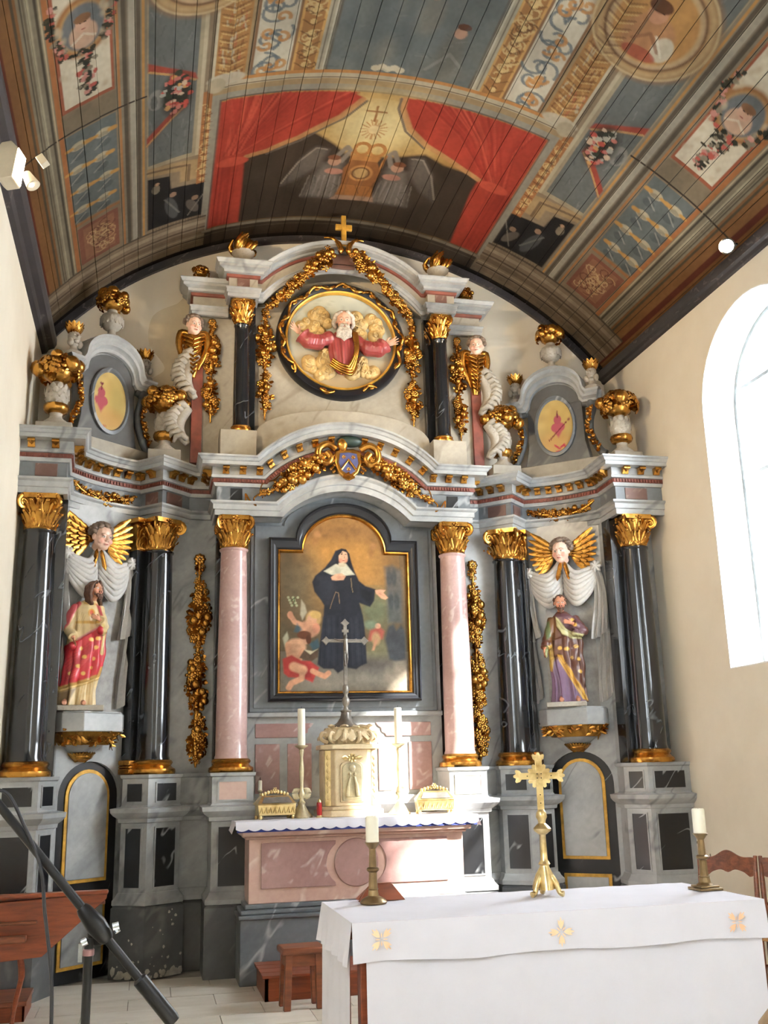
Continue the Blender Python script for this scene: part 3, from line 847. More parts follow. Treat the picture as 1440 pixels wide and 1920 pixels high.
        P.ell((2.56 * sg, -3.345), .014, .006, (176, 90, 80)); P.line([(2.47 * sg, -3.24), (2.56 * sg, -3.3), (2.65 * sg, -3.24)], .02, (236, 226, 206), .7)
        squig(sg, 2.42, 2.72, -.94, -.46, (222, 188, 140), 10, .012, .05)
    for k in range(50): 
        s = rs.uniform(-.54, .54); v = rs.uniform(-4.2, -2.32); P.line([(s, v), (s + rs.uniform(-.1, .1), v + rs.uniform(-.04, .06))], .016, rs.choice(((146, 152, 148), (88, 98, 104))), .35)
    for k in range(36):
        s = rs.uniform(-1.05, 1.0); P.line([(s, rs.uniform(-.95, -.2)), (s + rs.uniform(-.08, .08), rs.uniform(-.9, -.1))], .014, rs.choice(((92, 78, 66), (58, 48, 42))), .35)
    # age
    P.noise(3, 2, .16, 1); P.noise(14, 5, .1, 2); P.noise(45, 30, .08, 3); P.noise(6.25, .3, .1, 4)

PW = 0.155
yr = np.concatenate([np.linspace(YF, -4.4, 6)[:-1], np.arange(-4.4, YB, .0096), [YB]])
for k in range(-22, 22):
    s0 = k * PW + .0025; s1 = (k + 1) * PW - .0025
    ss = np.linspace(s0, s1, 15)
    lip = rnd.uniform(-.002, .003)
    xz = [vault(s0, .028)] + [vault(s, lip) for s in ss] + [vault(s1, .028)]
    sv = np.concatenate([[s0], ss, [s1]])
    n = len(xz); m = len(yr)
    V = np.zeros((m, n, 3)); V[:, :, 0] = [p[0] for p in xz]; V[:, :, 2] = [p[1] for p in xz]; V[:, :, 1] = yr[:, None]
    idx = np.arange(m * n).reshape(m, n)
    F = np.stack([idx[:-1, :-1], idx[1:, :-1], idx[1:, 1:], idx[:-1, 1:]], -1).reshape(-1, 4)
    me = bpy.data.meshes.new('plank'); me.from_pydata(V.reshape(-1, 3).tolist(), [], F.tolist())
    U = np.tile(sv, m); W = np.repeat(yr, n)
    P = Paint(U, W); ceiling_paint(P); g_ = P.c @ np.array([.3, .55, .15]); P.c = P.c * .84 + g_[:, None] * np.array([.18, .16, .13]); P.c = P.c * np.array([1.0, .95, .87]); P.done(me, .41)
    me.materials.append(M_PAINT); me.polygons.foreach_set('use_smooth', [True] * len(me.polygons)); me.set_sharp_from_angle(angle=math.radians(40))
    link('plank', me, ceiling)

# ---- dark marbled cornices along the side walls and round the end arch
def side_trim(name, x, sg, k=1.0):
    pr = [(0, 5.56), (.04, 5.575), (.06, 5.61), (.11, 5.63), (.13, 5.67), (.13, 5.72), (.10, 5.74), (.08, 5.78), (0, 5.86)]
    mb = MB().prism([(x + sg * a * k, 5.86 - (5.86 - b) * (k * .5 + .5)) for a, b in pr], YF, YB)
    return struct(mb.build(name, M_TRIM, smooth=20))
M_TRIM = marble('dark_painted_cornice', (62, 58, 60), (44, 42, 44), (120, 112, 108), 5, .014, .5, vein_amt=.5)
side_trim('trim_1', XL, 1); side_trim('trim_2', XR, -1, .55)
V = []; F = []
S = np.linspace(-3.3, 3.3, 70)
for s in S:
    a = vault(s, -.002); b = vault(s, -.075)
    V += [(a[0], YB - .045, a[1]), (b[0], YB - .045, b[1]), (b[0], YB, b[1]), (a[0], YB, a[1])]
for i in range(len(S) - 1):
    for k in range(4): F.append((i * 4 + k, i * 4 + (k + 1) % 4, i * 4 + 4 + (k + 1) % 4, i * 4 + 4 + k))
struct(MB().add(V, F).build('trim_3', M_TRIM, smooth=40))
# ================================================================== the altarpiece
ZP, ZK, ZC4 = 1.612, 3.895, 4.43
BAY_C, BAY_A = (2.225, 0.02), math.radians(40)
def bay(sg, s, out, z=0.0):
    """point in front of the bay wall: s along it (outwards), out towards the viewer"""
    t = Vector((math.cos(BAY_A), -math.sin(BAY_A))); n = Vector((-math.sin(BAY_A), -math.cos(BAY_A)))
    p = Vector(BAY_C) + t * s + n * out
    return Vector((p.x * sg, p.y, z))
def bay_rot(sg): return -BAY_A * sg
def mir(path, sg, end=None):
    """path given for the right half, left to right; mirrored for the left half"""
    p = [(x * sg, y) for x, y in path]
    return p if sg > 0 else p[::-1]
def xwall(sg): return XR if sg > 0 else -XL
EX, EY = (1.0, 0.0), (0.0, 1.0)

altarpiece = thing('altarpiece', 'tall grey marbled baroque altarpiece filling the end wall of the chapel', 'altarpiece', (0, 0.15, 0))
AP = altarpiece
def apart(mb, name, mat, parent=None, **kw):
    return mb.build(name, mat, parent or AP, world=True, **kw)

# ---- centre wall behind painting and predella
mb = MB().box(-.93, .93, .17, .37, 0, 3.95)
centre = apart(mb, 'centre_wall', M_GREY, smooth=0)
def arch_shape(hw, z0, zs, hs, rise, n=18):
    """rect of half-width hw from z0 to zs with an arched head of half-width hs and given rise"""
    p = [(-hw, z0), (hw, z0), (hw, zs), (hs, zs)]
    for i in range(1, n):
        a = PI * i / n
        p.append((hs * math.cos(a), zs + rise * math.sin(a)))
    return p + [(-hs, zs), (-hw, zs)]
apart(MB().prism(arch_shape(.88, 2.13, 3.90, .60, .27), .13, .18), 'grey_panel', M_MID, centre, bevel=.006)
apart(MB().prism(arch_shape(.845, 2.165, 3.865, .57, .26), .118, .14), 'grey_panel_field', M_MID, centre, bevel=.004)
apart(MB().box(-.93, .93, .12, .18, 2.085, 2.13), 'predella_moulding', M_GREY, centre, bevel=.008)
apart(MB().box(-.95, .95, .10, .18, 1.30, 1.38), 'predella_base', M_GREY, centre, bevel=.008)
for sg in (-1, 1):
    for (a, b, z0, z1) in ((.29, .82, 1.905, 2.03), (.60, .82, 1.42, 1.85), (.31, .53, 1.42, 1.85)):
        q = MB()
        if z0 > 1.9:
            sh = [(a + .10, z0), (b, z0), (b, z1), (a, z1)] + [(a + .02, z1 - .03), (a + .05, z1 - .05), (a + .055, z0 + .04), (a + .085, z0 + .025)]
            q.prism([(x * sg, z) for x, z in sh], .160, .175)
        else: q.box(min(a * sg, b * sg), max(a * sg, b * sg), .160, .175, z0, z1)
        apart(q, 'rose_panel', M_ROSE, centre, bevel=.003)

# ---- pedestal zone
PROF_PLINTH = [(.05, 0), (.05, .54), (.03, .56)]
PROF_MOULD1 = [(.03, .56), (.045, .565), (.045, .60), (.02, .63), (.01, .655), (0, .66)]
PROF_DADO = [(0, .66), (0, 1.215)]
PROF_MOULD2 = [(0, 1.215), (.02, 1.22), (.025, 1.25), (.06, 1.275), (.08, 1.30), (.085, 1.335), (.02, 1.345)]
PROF_UPPER = [(0.012, 1.345), (0, 1.36), (0, 1.575), (.015, 1.585), (.02, 1.61), (-.5, 1.612)]
def pedestal(name, path, sg, panels, ends=(EX, EX), upmat=None, upanels=None):
    path = mir(path, sg)
    for nm, pr, m in (('plinth', PROF_PLINTH, M_PLINTH), ('base_moulding', PROF_MOULD1, M_GREY), ('dado', PROF_DADO, M_GREY), ('dado_cornice', PROF_MOULD2, M_GREY), ('column_pedestal', PROF_UPPER, M_GREY)):
        mb = MB(); sweep(mb, path, pr)
        o = apart(mb, nm, m, smooth=25, recalc=False)
        if nm == 'dado': d = o
        if nm == 'column_pedestal': u = o
    def face(k, f0, f1, z0, z1, mat, parent):
        a = Vector(path[k]); b = Vector(path[k + 1]); L = (b - a).length; t = (b - a) / L
        n = Vector((t.y, -t.x))
        p = a + t * (L * f0); q = a + t * (L * f1); V = []
        for (o, ins) in ((-.002, 0), (.006, 0), (.006, .0)):
            pass
        def quad(o, i): 
            pp = p + t * i + n * o; qq = q - t * i + n * o
            return [(pp.x, pp.y, z0 + i), (qq.x, qq.y, z0 + i), (qq.x, qq.y, z1 - i), (pp.x, pp.y, z1 - i)]
        V = quad(0, -.012) + quad(.008, -.012) + quad(.008, 0) + quad(.003, .004)
        F = []
        for r in range(3):
            for i in range(4):
                j = (i + 1) % 4; F.append((r * 4 + i, r * 4 + j, r * 4 + 4 + j, r * 4 + 4 + i))
        mb = MB().add(V[:12], [f for f in F if max(f) < 12])
        apart(mb, 'panel_border', M_GREY, parent, smooth=0)
        apart(MB().add(quad(.004, 0), [(0, 1, 2, 3)]).add(quad(-.01, 0), [(0, 1, 2, 3)]), 'inset_panel', mat, parent, smooth=0)
    for (k, f0, f1) in panels:
        kk = k if sg > 0 else len(path) - 2 - k
        g0, g1 = (f0, f1) if sg > 0 else (1 - f1, 1 - f0)
        face(kk, g0, g1, .70, 1.17, M_BLACK, d)
        face(kk, g0, g1, 1.39, 1.535, upmat or M_BLACK, u)
PED_PINK = [(.87, .18), (.87, -.22), (1.22, -.22), (1.22, .30)]
PED_INNER = [(1.21, .235), (1.47, .235), (1.47, .12), (1.745, -.06), (1.96, .06), (1.90, .32)]
PED_OUTER = [(2.50, -.20), (2.46, -.42), (2.575, -.66), (3.0, -.67)]
for sg in (-1, 1):
    pedestal('pink_column_pedestal', PED_PINK, sg, [(1, .17, .83)], upmat=M_SALMON)
    pedestal('inner_pedestal', PED_INNER, sg, [(2, .14, .74), (3, .22, .80)])
    po = PED_OUTER[:-1] + [(xwall(sg) + .01, -.67)]
    pedestal('outer_pedestal', po, sg, [(1, .22, .80), (2, .14, .84)])
# flaked paint at the foot of the left plinths, bare plaster showing
fl = random.Random(5)
mb = MB()
for k in range(60):
    f = fl.random(); a = Vector((-1.96, .06)); b = Vector((-1.745, -.06)); c = Vector((-1.47, .12))
    if fl.random() < .35: p = a.lerp(b, f); n = Vector((-.49, -.87))
    else: p = b.lerp(c, f); n = Vector((.55, -.83))
    z = abs(fl.gauss(0, .07)) if fl.random() < .75 else fl.uniform(.1, .52); r = fl.uniform(.008, .028) * (1.5 if z < .08 else .6)
    q = p + n * .058; t = Vector((-n.y, n.x))
    pts = [(q.x + t.x * r * math.cos(i) * (.6 + .6 * fl.random()), q.y + t.y * r * math.cos(i), max(.004, z + r * math.sin(i) * (.6 + .7 * fl.random()))) for i in np.linspace(0, 5.5, 7)]
    mb.add(pts, [tuple(range(7))])
tag(apart(mb, 'flaked_paint', plain('bare_plaster', (176, 170, 158), .9), smooth=0), kind='stuff')

# ---- strips of wall beside the pink columns, bay walls, outer returns
for sg in (-1, 1):
    apart(MB().box(min(.93 * sg, 1.62 * sg), max(.93 * sg, 1.62 * sg), .31, .40, 1.3, 3.92), 'wall_strip', M_GREY, smooth=0)
    apart(MB().box(min(.90 * sg, 1.20 * sg), max(.90 * sg, 1.20 * sg), .19, .33, 1.612, 3.895), 'black_pilaster', M_COLBLK, bevel=.004)
    # bay wall with an arched door opening
    M = Matrix.Translation(bay(sg, 0, 0)) @ rotm('Z', bay_rot(sg))
    D = .315; zt = 1.44
    o = [(-.46, 0), (-D, 0), (-D, zt)] + [(D * math.cos(a), zt + D * .92 * math.sin(a)) for a in np.linspace(PI, 0, 19)[1:-1]] + [(D, zt), (D, 0), (.46, 0), (.46, 3.95), (-.46, 3.95)]
    apart(MB().prism(o, 0, .12, M), 'bay_wall', M_GREY, smooth=0)
    for s in (-.435, .435):
        apart(MB().box(s - .035, s + .035, -.018, 0, 1.62, 3.88, M), 'bay_pilaster_strip', M_MID, bevel=.004)
    # flat sheet behind the statue, its darker grey painting the shade of a niche
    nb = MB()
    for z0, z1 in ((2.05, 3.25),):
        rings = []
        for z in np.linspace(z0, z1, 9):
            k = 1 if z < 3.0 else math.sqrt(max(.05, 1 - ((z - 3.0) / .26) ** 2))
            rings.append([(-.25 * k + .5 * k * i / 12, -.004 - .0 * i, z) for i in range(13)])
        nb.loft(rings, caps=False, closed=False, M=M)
    apart(nb, 'niche_shade', plain('niche_shade_grey', (150, 147, 142), .6), smooth=0)
    xw = xwall(sg)
    apart(MB().box(min(2.50 * sg, xw * sg), max(2.50 * sg, xw * sg), -.36, .1, 1.3, 3.92), 'outer_return', M_GREY, smooth=0)
    apart(MB().box(min(2.49 * sg, 2.62 * sg), max(2.49 * sg, 2.62 * sg), -.47, -.3, 1.612, 3.895), 'black_pilaster', M_COLBLK, bevel=.004)

# ---- entablature
ENT = [('architrave', [(-.02, 3.895), (.015, 3.895), (.015, 3.945), (.03, 3.95), (.03, 3.995), (.055, 4.01), (.055, 4.028), (0, 4.032)], M_GREY),
       ('frieze', [(0, 4.032), (0, 4.168)], M_MID),
       ('bed_moulding', [(0, 4.168), (.018, 4.17), (.03, 4.195), (.032, 4.20)], M_GREY),
       ('dentil_band', [(.032, 4.20), (.036, 4.202), (.036, 4.238), (.03, 4.24)], M_OXRED),
       ('modillion_band', [(.03, 4.24), (.052, 4.245), (.052, 4.268), (.045, 4.272), (.045, 4.345)], M_GREY),
       ('corona', [(.045, 4.345), (.14, 4.345), (.14, 4.378), (.152, 4.384), (.165, 4.405), (.182, 4.414), (.182, 4.43), (-.6, 4.436)], M_GREY)]
def side_path(sg):
    b0 = Vector((1.90, .27)); b1 = Vector((2.52, -.26)); n = Vector((.643, .766))
    arc = []
    for i in range(9):
        t = i / 8; p = b0.lerp(b1, t) + n * (.07 * math.sin(PI * t)); arc.append((p.x, p.y))
    return [(1.22, -.10), (1.22, .33), (1.45, .33), (1.705, .075)] + arc + [(2.50, -.64), (xwall(sg) + .005, -.645)]
E_FULL = {}
for sg in (-1, 1):
    path = mir(side_path(sg), sg); E_FULL[sg] = path
    ends = (EX, EX)
    for nm, pr, m in ENT:
        mb = MB(); sweep(mb, path, pr, ends)
        apart(mb, nm, m, smooth=25, recalc=False)
# centre entablature arching over the painting
def arch_curve(hw, flat, apex, xe, n=26):
    pts = [(-xe, flat), (-(xe + hw) / 2, flat), (-hw, flat)]
    rise = apex - flat; R = (hw * hw + rise * rise) / (2 * rise); c = apex - R; a = math.asin(hw / R)
    for i in range(1, n): 
        q = -a + 2 * a * i / n; pts.append((R * math.sin(q), c + R * math.cos(q)))
    return pts + [(hw, flat), ((xe + hw) / 2, flat), (xe, flat)]
BC = arch_curve(.61, 3.895, 4.165, 1.22); TC = arch_curve(.87, 4.43, 4.80, 1.22)
def cpt(i, h): return ((BC[i][0] * (1 - h) + TC[i][0] * h), (BC[i][1] * (1 - h) + TC[i][1] * h))
def centre_loft(prof, y0, ends=True):
    V = []; F = []; n = len(BC); m = len(prof)
    for i in range(n):
        for (o, z) in prof:
            x, zz = cpt(i, (z - 3.895) / .535)
            if i == 0: x = -1.22 - max(o, 0)
            if i == n - 1: x = 1.22 + max(o, 0)
            V.append((x, y0 - o, zz))
    for i in range(n - 1):
        for j in range(m - 1): F.append((i * m + j, (i + 1) * m + j, (i + 1) * m + j + 1, i * m + j + 1))
    return MB().add(V, F)
cent = []
for nm, pr, m in ENT:
    pr2 = pr[:-1] + [(-.5, 4.432)] if nm == 'corona' else pr
    o = apart(centre_loft(pr2, -.10), nm, m, smooth=25, recalc=False)
    cent.append(o)
# soffit of the arch, back to the wall
V = []; F = []
for i in range(len(BC)): V += [(BC[i][0], -.115, BC[i][1]), (BC[i][0], .19, BC[i][1])]
for i in range(len(BC) - 1): F.append((2 * i, 2 * i + 1, 2 * i + 3, 2 * i + 2))
apart(MB().add(V, F), 'arch_soffit', M_GREY, smooth=30)

# modillions : gilded scroll brackets under the corona
def modillion():
    mb = MB()
    prof = [(0, .0), (0, .062), (-.075, .062), (-.08, .05), (-.07, .038), (-.05, .034), (-.035, .02), (-.03, .006), (-.018, -.004)]
    mb.prism(prof, -.028, .028, plane='yz')
    mb.tube([(-.03, -.062, .05), (.03, -.062, .05)], .016, 8); mb.tube([(-.03, -.016, .008), (.03, -.016, .008)], .012, 8)
    mb.leaf((0, -.03, .02), (0, -1, .6), (0, -.6, -1), .05, .04, .2)
    return mb.mesh('modillion', M_GOLD, 40)
MOD = modillion()
def along(path, step, off, z, parent, start=.5):
    P = offset_path(path, off, (EX, EX))
    for i in range(len(P) - 1):
        a = Vector(P[i]); b = Vector(P[i + 1]); L = (b - a).length
        if L < .06: continue
        n = max(1, round(L / step)); t = (b - a) / L
        for k in range(n):
            p = a + t * (L * (k + .5) / n)
            share(MOD, 'modillion', parent, parent.matrix_basis.inverted() @ AP.matrix_basis.inverted() @ Matrix.Translation((p.x, p.y, z)) @ rotm('Z', math.atan2(t.y, t.x)))
mb_par = {}
for o in AP.children:
    if o.name.startswith('modillion_band'): mb_par.setdefault('l', []).append(o)
bands = mb_par['l']
for sg, bo in ((-1, bands[0]), (1, bands[1])):
    pth = E_FULL[sg]
    # bay arc handled as one run
    P = pth
    def run(pts, step):
        pts = [Vector(p) for p in offset_path(pts, .05)]
        d = [0]
        for i in range(len(pts) - 1): d.append(d[-1] + (pts[i + 1] - pts[i]).length)
        n = max(1, round(d[-1] / step))
        for k in range(n):
            s = d[-1] * (k + .5) / n
            for i in range(len(pts) - 1):
                if d[i] <= s <= d[i + 1]:
                    t = (pts[i + 1] - pts[i]).normalized(); p = pts[i] + t * (s - d[i])
                    share(MOD, 'modillion', bo, AP.matrix_basis.inverted() @ Matrix.Translation((p.x, p.y, 4.278)) @ rotm('Z', math.atan2(t.y, t.x)))
                    break
    if sg > 0: segs = [(P[0:2], .14), (P[2:4], .13), (P[3:5], .13), (P[4:13], .115), (P[12:14], .14), (P[13:15], .16)]
    else: segs = [(P[0:2], .16), (P[1:3], .14), (P[2:11], .115), (P[10:12], .13), (P[11:13], .13), (P[13:15], .14)]
    for s_, st in segs: run(s_, st)
cb = bands[2]
def arch_run(n, h, y, fn):
    pts = [Vector(cpt(i, h)) for i in range(len(BC))]; d = [0]
    for i in range(len(pts) - 1): d.append(d[-1] + (pts[i + 1] - pts[i]).length)
    for k in range(n):
        s = d[-1] * (k + .5) / n
        for i in range(len(pts) - 1):
            if d[i] <= s <= d[i + 1]:
                t = (pts[i + 1] - pts[i]).normalized(); p = pts[i] + t * (s - d[i])
                fn(p, math.atan2(t.y, t.x)); break
def put(p, a):
    if abs(p.x) < .10: return
    share(MOD, 'modillion', cb, AP.matrix_basis.inverted() @ Matrix.Translation((p.x, -.15, p.y)) @ rotm('Y', -a))
arch_run(17, (4.278 - 3.895) / .535, -.15, put)
# dentils on the ox-red bands
dn = MB()
def put2(p, a): dn.box(-.008, .008, -.155, -.135, .004, .032, Matrix.Translation((p.x, 0, p.y)) @ rotm('Y', -a))
arch_run(96, (4.20 - 3.895) / .535, 0, put2)
for sg in (-1, 1):
    P = [Vector(p) for p in offset_path(E_FULL[sg], .036, (EX, EX))]
    for i in range(len(P) - 1):
        L = (P[i + 1] - P[i]).length; t = (P[i + 1] - P[i]) / max(L, 1e-6)
        for k in range(int(L / .03)):
            p = P[i] + t * ((k + .5) * .03)
            dn.box(-.008, .008, -.012, .0, 0, .028, Matrix.Translation((p.x, p.y, 4.205)) @ rotm('Z', math.atan2(t.y, t.x)))
tag(apart(dn, 'dentils', M_OXRED, smooth=0), kind='stuff')
# small square panels on the frieze over the columns
def frieze_panel(p, q, mat):
    p = Vector(p); q = Vector(q); t = (q - p).normalized(); n = Vector((t.y, -t.x))
    a = p + n * .008; b = q + n * .008; a2 = p - n * .02; b2 = q - n * .02
    V = [(a.x, a.y, 4.045), (b.x, b.y, 4.045), (b.x, b.y, 4.155), (a.x, a.y, 4.155), (a2.x, a2.y, 4.045), (b2.x, b2.y, 4.045), (b2.x, b2.y, 4.155), (a2.x, a2.y, 4.155)]
    apart(MB().add(V, [(0, 1, 2, 3), (7, 6, 5, 4), (0, 4, 5, 1), (1, 5, 6, 2), (2, 6, 7, 3), (3, 7, 4, 0)]), 'frieze_panel', mat, smooth=0)
for sg in (-1, 1):
    frieze_panel((sg * 1.04 - .055, -.10), (sg * 1.04 + .055, -.10), M_BLACK)
    P = E_FULL[sg]
    for (i, f0, f1) in (((2, .30, .85), (3, .2, .75), (13, .2, .66)) if sg > 0 else ((0, .34, .8), (10, .25, .8), (11, .15, .70))):
        a = Vector(P[i]); b = Vector(P[i + 1]); frieze_panel(a.lerp(b, f0), a.lerp(b, f1), M_BROWNP)

# ---- the two arched doors in the bays
def bay_door(name, sg):
    d = link(name, None); d['kind'] = 'structure'
    d.matrix_basis = Matrix.Translation(bay(sg, 0, 0)) @ rotm('Z', bay_rot(sg))
    W = .315; zt = 1.44
    def ar(w, z0, r, zz=zt): return [(-w, z0), (w, z0)] + [(w * math.cos(a), zz + r * math.sin(a)) for a in np.linspace(0, PI, 17)]
    MB().prism(ar(W, 0, W * .92), .035, .09).build('door_leaf', M_BLACK, d, bevel=.004)
    MB().prism(ar(.225, .755, .225), .022, .045).build('gilt_border', M_GOLDY, d, bevel=.003)
    MB().prism(ar(.195, .785, .195), .012, .03).build('door_panel', M_GREY, d, bevel=.003)
    MB().prism([(-.225, .10), (.225, .10), (.225, .63), (-.225, .63)], .022, .045).build('gilt_border', M_GOLDY, d, bevel=.003)
    MB().prism([(-.195, .13), (.195, .13), (.195, .60), (-.195, .60)], .012, .03).build('door_panel', M_GREY, d, bevel=.003)
    return d
bay_door('door_1', -1); bay_door('door_2', 1)

# ================================================================== columns
def capital_parts(col, z0, z1, r, leaf_mesh, vol_mesh, fl_mesh, name='capital', off=(0, 0), rot=0.0):
    h = z1 - z0
    T = Matrix.Translation((off[0], off[1], z0)) @ rotm('Z', rot)
    mb = MB()
    mb.lathe([(r * .96, 0), (r * 1.02, h * .05), (r * .95, h * .1), (r * .92, h * .45), (r * 1.0, h * .75), (r * 1.15, h * .86)], 16, T)
    q = []
    R = r * 1.62; ind = r * 1.26
    for k in range(4):
        a = PI / 4 + k * PI / 2; b = a + PI / 4
        for da in (-.09, .09): q.append((R * math.cos(a + da), R * math.sin(a + da)))
        q.append((ind * math.cos(b) * .98, ind * math.sin(b) * .98))
    mb.prism(q, h * .86, h, T, plane='xy')
    cap = mb.build(name, M_GOLD, col, smooth=30)
    for row, n, zz, sc, ph in ((0, 8, .04, 1.0, 0), (1, 8, .30, 1.05, PI / 8)):
        for k in range(n):
            share(leaf_mesh, 'acanthus_leaf', cap, T @ rotm('Z', ph + k * 2 * PI / n) @ Matrix.Translation((r * .93, 0, h * zz)) @ Matrix.Scale(h * sc, 4))
    for k in range(4):
        share(vol_mesh, 'volute', cap, T @ rotm('Z', PI / 4 + k * PI / 2) @ Matrix.Translation((r * 1.34, 0, h * .74)) @ Matrix.Scale(h, 4))
        share(fl_mesh, 'fleuron', cap, T @ rotm('Z', k * PI / 2) @ Matrix.Translation((r * 1.28, 0, h * .88)) @ Matrix.Scale(h, 4))
    return cap
def acanthus():
    mb = MB()
    mb.leaf((0, 0, 0), (.10, 0, 1), (1, 0, 0), .50, .20, .36, .3, .45)
    for q in (-1, 1):
        mb.leaf((0, q * .05, .02), (.08, q * .30, 1), (1, 0, 0), .40, .15, .30, .3, .4)
        mb.leaf((-.01, q * .08, 0), (.05, q * .55, 1), (1, 0, 0), .27, .13, .26, .3, .4)
    mb.ell((.19, 0, .45), (.05, .07, .045), 7, 5)
    return mb.mesh('acanthus_leaf', M_GOLD, 50)
def volute():
    mb = MB(); pts = []; rad = []
    for i in range(20):
        a = 1.4 - i * .5; r = .19 * (1 - i / 24)
        pts.append((.05 + r * math.cos(a), 0, r * math.sin(a))); rad.append(.05 * (1 - i / 40))
    mb.tube(pts, rad, 6, flat=1.6)
    mb.tube([(-.35, 0, -.28), (-.2, 0, -.05), (.0, 0, .16), (.08, 0, .19)], [.03, .04, .05, .05], 6)
    mb.ell((.05, 0, 0), .07, 7, 5)
    return mb.mesh('volute', M_GOLD, 50)
ACA, VOL = acanthus(), volute()
FLE = MB().flower((0, 0, 0), (1, 0, 0), .13, 5).mesh('fleuron', M_GOLD, 60)
def make_column(name, label, loc, r0, r1, zb, zcap, ztop, mat, rot=0.0, pil=(), group='columns of the altarpiece'):
    """zb bottom of base, zcap bottom of capital, ztop top of capital (relative to world z); pil = pilasters [(dx, dy, w, angle)]"""
    c = thing(name, label, 'column', (loc[0], loc[1], zb), rot, group)
    hb = r0 * .85; zc = zcap - zb; zt = ztop - zb
    prof = [(r0 * 1.38, 0), (r0 * 1.42, hb * .12), (r0 * 1.40, hb * .34), (r0 * 1.22, hb * .46), (r0 * 1.14, hb * .58), (r0 * 1.2, hb * .68), (r0 * 1.25, hb * .8), (r0 * 1.16, hb * .95), (r0 * 1.05, hb)]
    MB().lathe(prof, 32).build('base', M_GOLD, c, smooth=50)
    sh = []
    for i in range(13):
        t = i / 12; sh.append((r0 + (r1 - r0) * t ** 1.6, hb + (zc - hb - .03) * t))
    sh = [(r0 * 1.06, hb - .004), (r0 * 1.05, hb + .012), (r0, hb + .03)] + sh[1:] + [(r1 * 1.1, zc - .02), (r1 * 1.12, zc - .008), (r1 * 1.02, zc)]
    MB().lathe(sh, 36).build('shaft', mat, c, smooth=50)
    capital_parts(c, zc, zt, r1, ACA, VOL, FLE)
    for (dx, dy, w, ang) in pil:
        M = Matrix.Translation((dx, dy, 0)) @ rotm('Z', ang)
        p = MB().box(-w / 2, w / 2, -.05, .06, hb, zc, M).build('pilaster', M_COLBLK, c, bevel=.004)
        mbb = MB()
        for (k, z0, z1) in ((1.0, 0, hb * .42), (.9, hb * .42, hb * .62), (.95, hb * .62, hb)): mbb.box(-w / 2 - .035 * k, w / 2 + .035 * k, -.05 - .04 * k, .06, z0, z1, M)
        mbb.build('pilaster_base', M_GOLD, p, bevel=.01)
        mc = MB()
        h = zt - zc
        mc.box(-w / 2, w / 2, -.05, .06, zc, zc + h * .85, M); mc.box(-w / 2 - .04, w / 2 + .04, -.10, .06, zc + h * .86, zt, M)
        for row in (0, 1):
            for k in range(4 if row == 0 else 3):
                x = -w / 2 + w * (k + .5) / (4 if row == 0 else 3)
                for q in range(3):
                    mc.leaf(M @ Vector((x + (q - 1) * .014, -.05, zc + h * (.05 + .3 * row))), M.to_3x3() @ Vector(((q - 1) * .3, -.25, 1)), M.to_3x3() @ Vector((0, -1, 0)), h * .42, .04, .35)
        for s in (-1, 1): mc.ell(M @ Vector((s * (w / 2 + .01), -.07, zc + h * .74)), (.03, .025, .03), 8, 6)
        mc.build('pilaster_capital', M_GOLD, p, smooth=50)
    return c
ZCAP = 3.60
BLKC = 'polished black marbled column with gilt capital'
make_column('altar_column', 'pink marble column left of the nun painting', (-1.047, 0), .138, .118, ZP, ZCAP, ZK, M_PINK, group='pink columns')
make_column('altar_column', 'pink marble column right of the nun painting', (1.047, 0), .138, .118, ZP, ZCAP, ZK, M_PINK, group='pink columns')
PI_ = [(-.20, .06, .16, math.radians(30)), (.17, .09, .15, math.radians(-20))]
make_column('altar_column', 'inner ' + BLKC + ', between red-robed statue and left garland', (-1.72, .20), .145, .125, ZP, ZCAP, ZK, M_COLBLK, math.radians(35), [(.19, .10, .17, math.radians(-5)), (-.145, .10, .13, math.radians(5))])
make_column('altar_column', 'inner ' + BLKC + ', between right garland and brown-robed statue', (1.67, .20), .145, .125, ZP, ZCAP, ZK, M_COLBLK, math.radians(-35), [(-.17, .10, .15, math.radians(5)), (.13, .10, .11, math.radians(-5))])
make_column('altar_column', 'outer ' + BLKC + ' against the left wall', (-2.70, -.52), .142, .122, ZP, ZCAP, ZK, M_COLBLK)
make_column('altar_column', 'outer ' + BLKC + ' near the right wall', (2.70, -.52), .142, .122, ZP, ZCAP, ZK, M_COLBLK)
# ================================================================== upper tier
attic = thing('attic_tier', 'upper tier of the altarpiece with arched pediment and oval relief', 'attic', (0, .2, 4.43))
def upart(mb, name, mat, parent=None, **kw): return mb.build(name, mat, parent or attic, world=True, **kw)
upart(MB().box(-1.40, 1.36, .14, .37, 4.43, 6.12), 'back_panel', M_WARM, smooth=0)
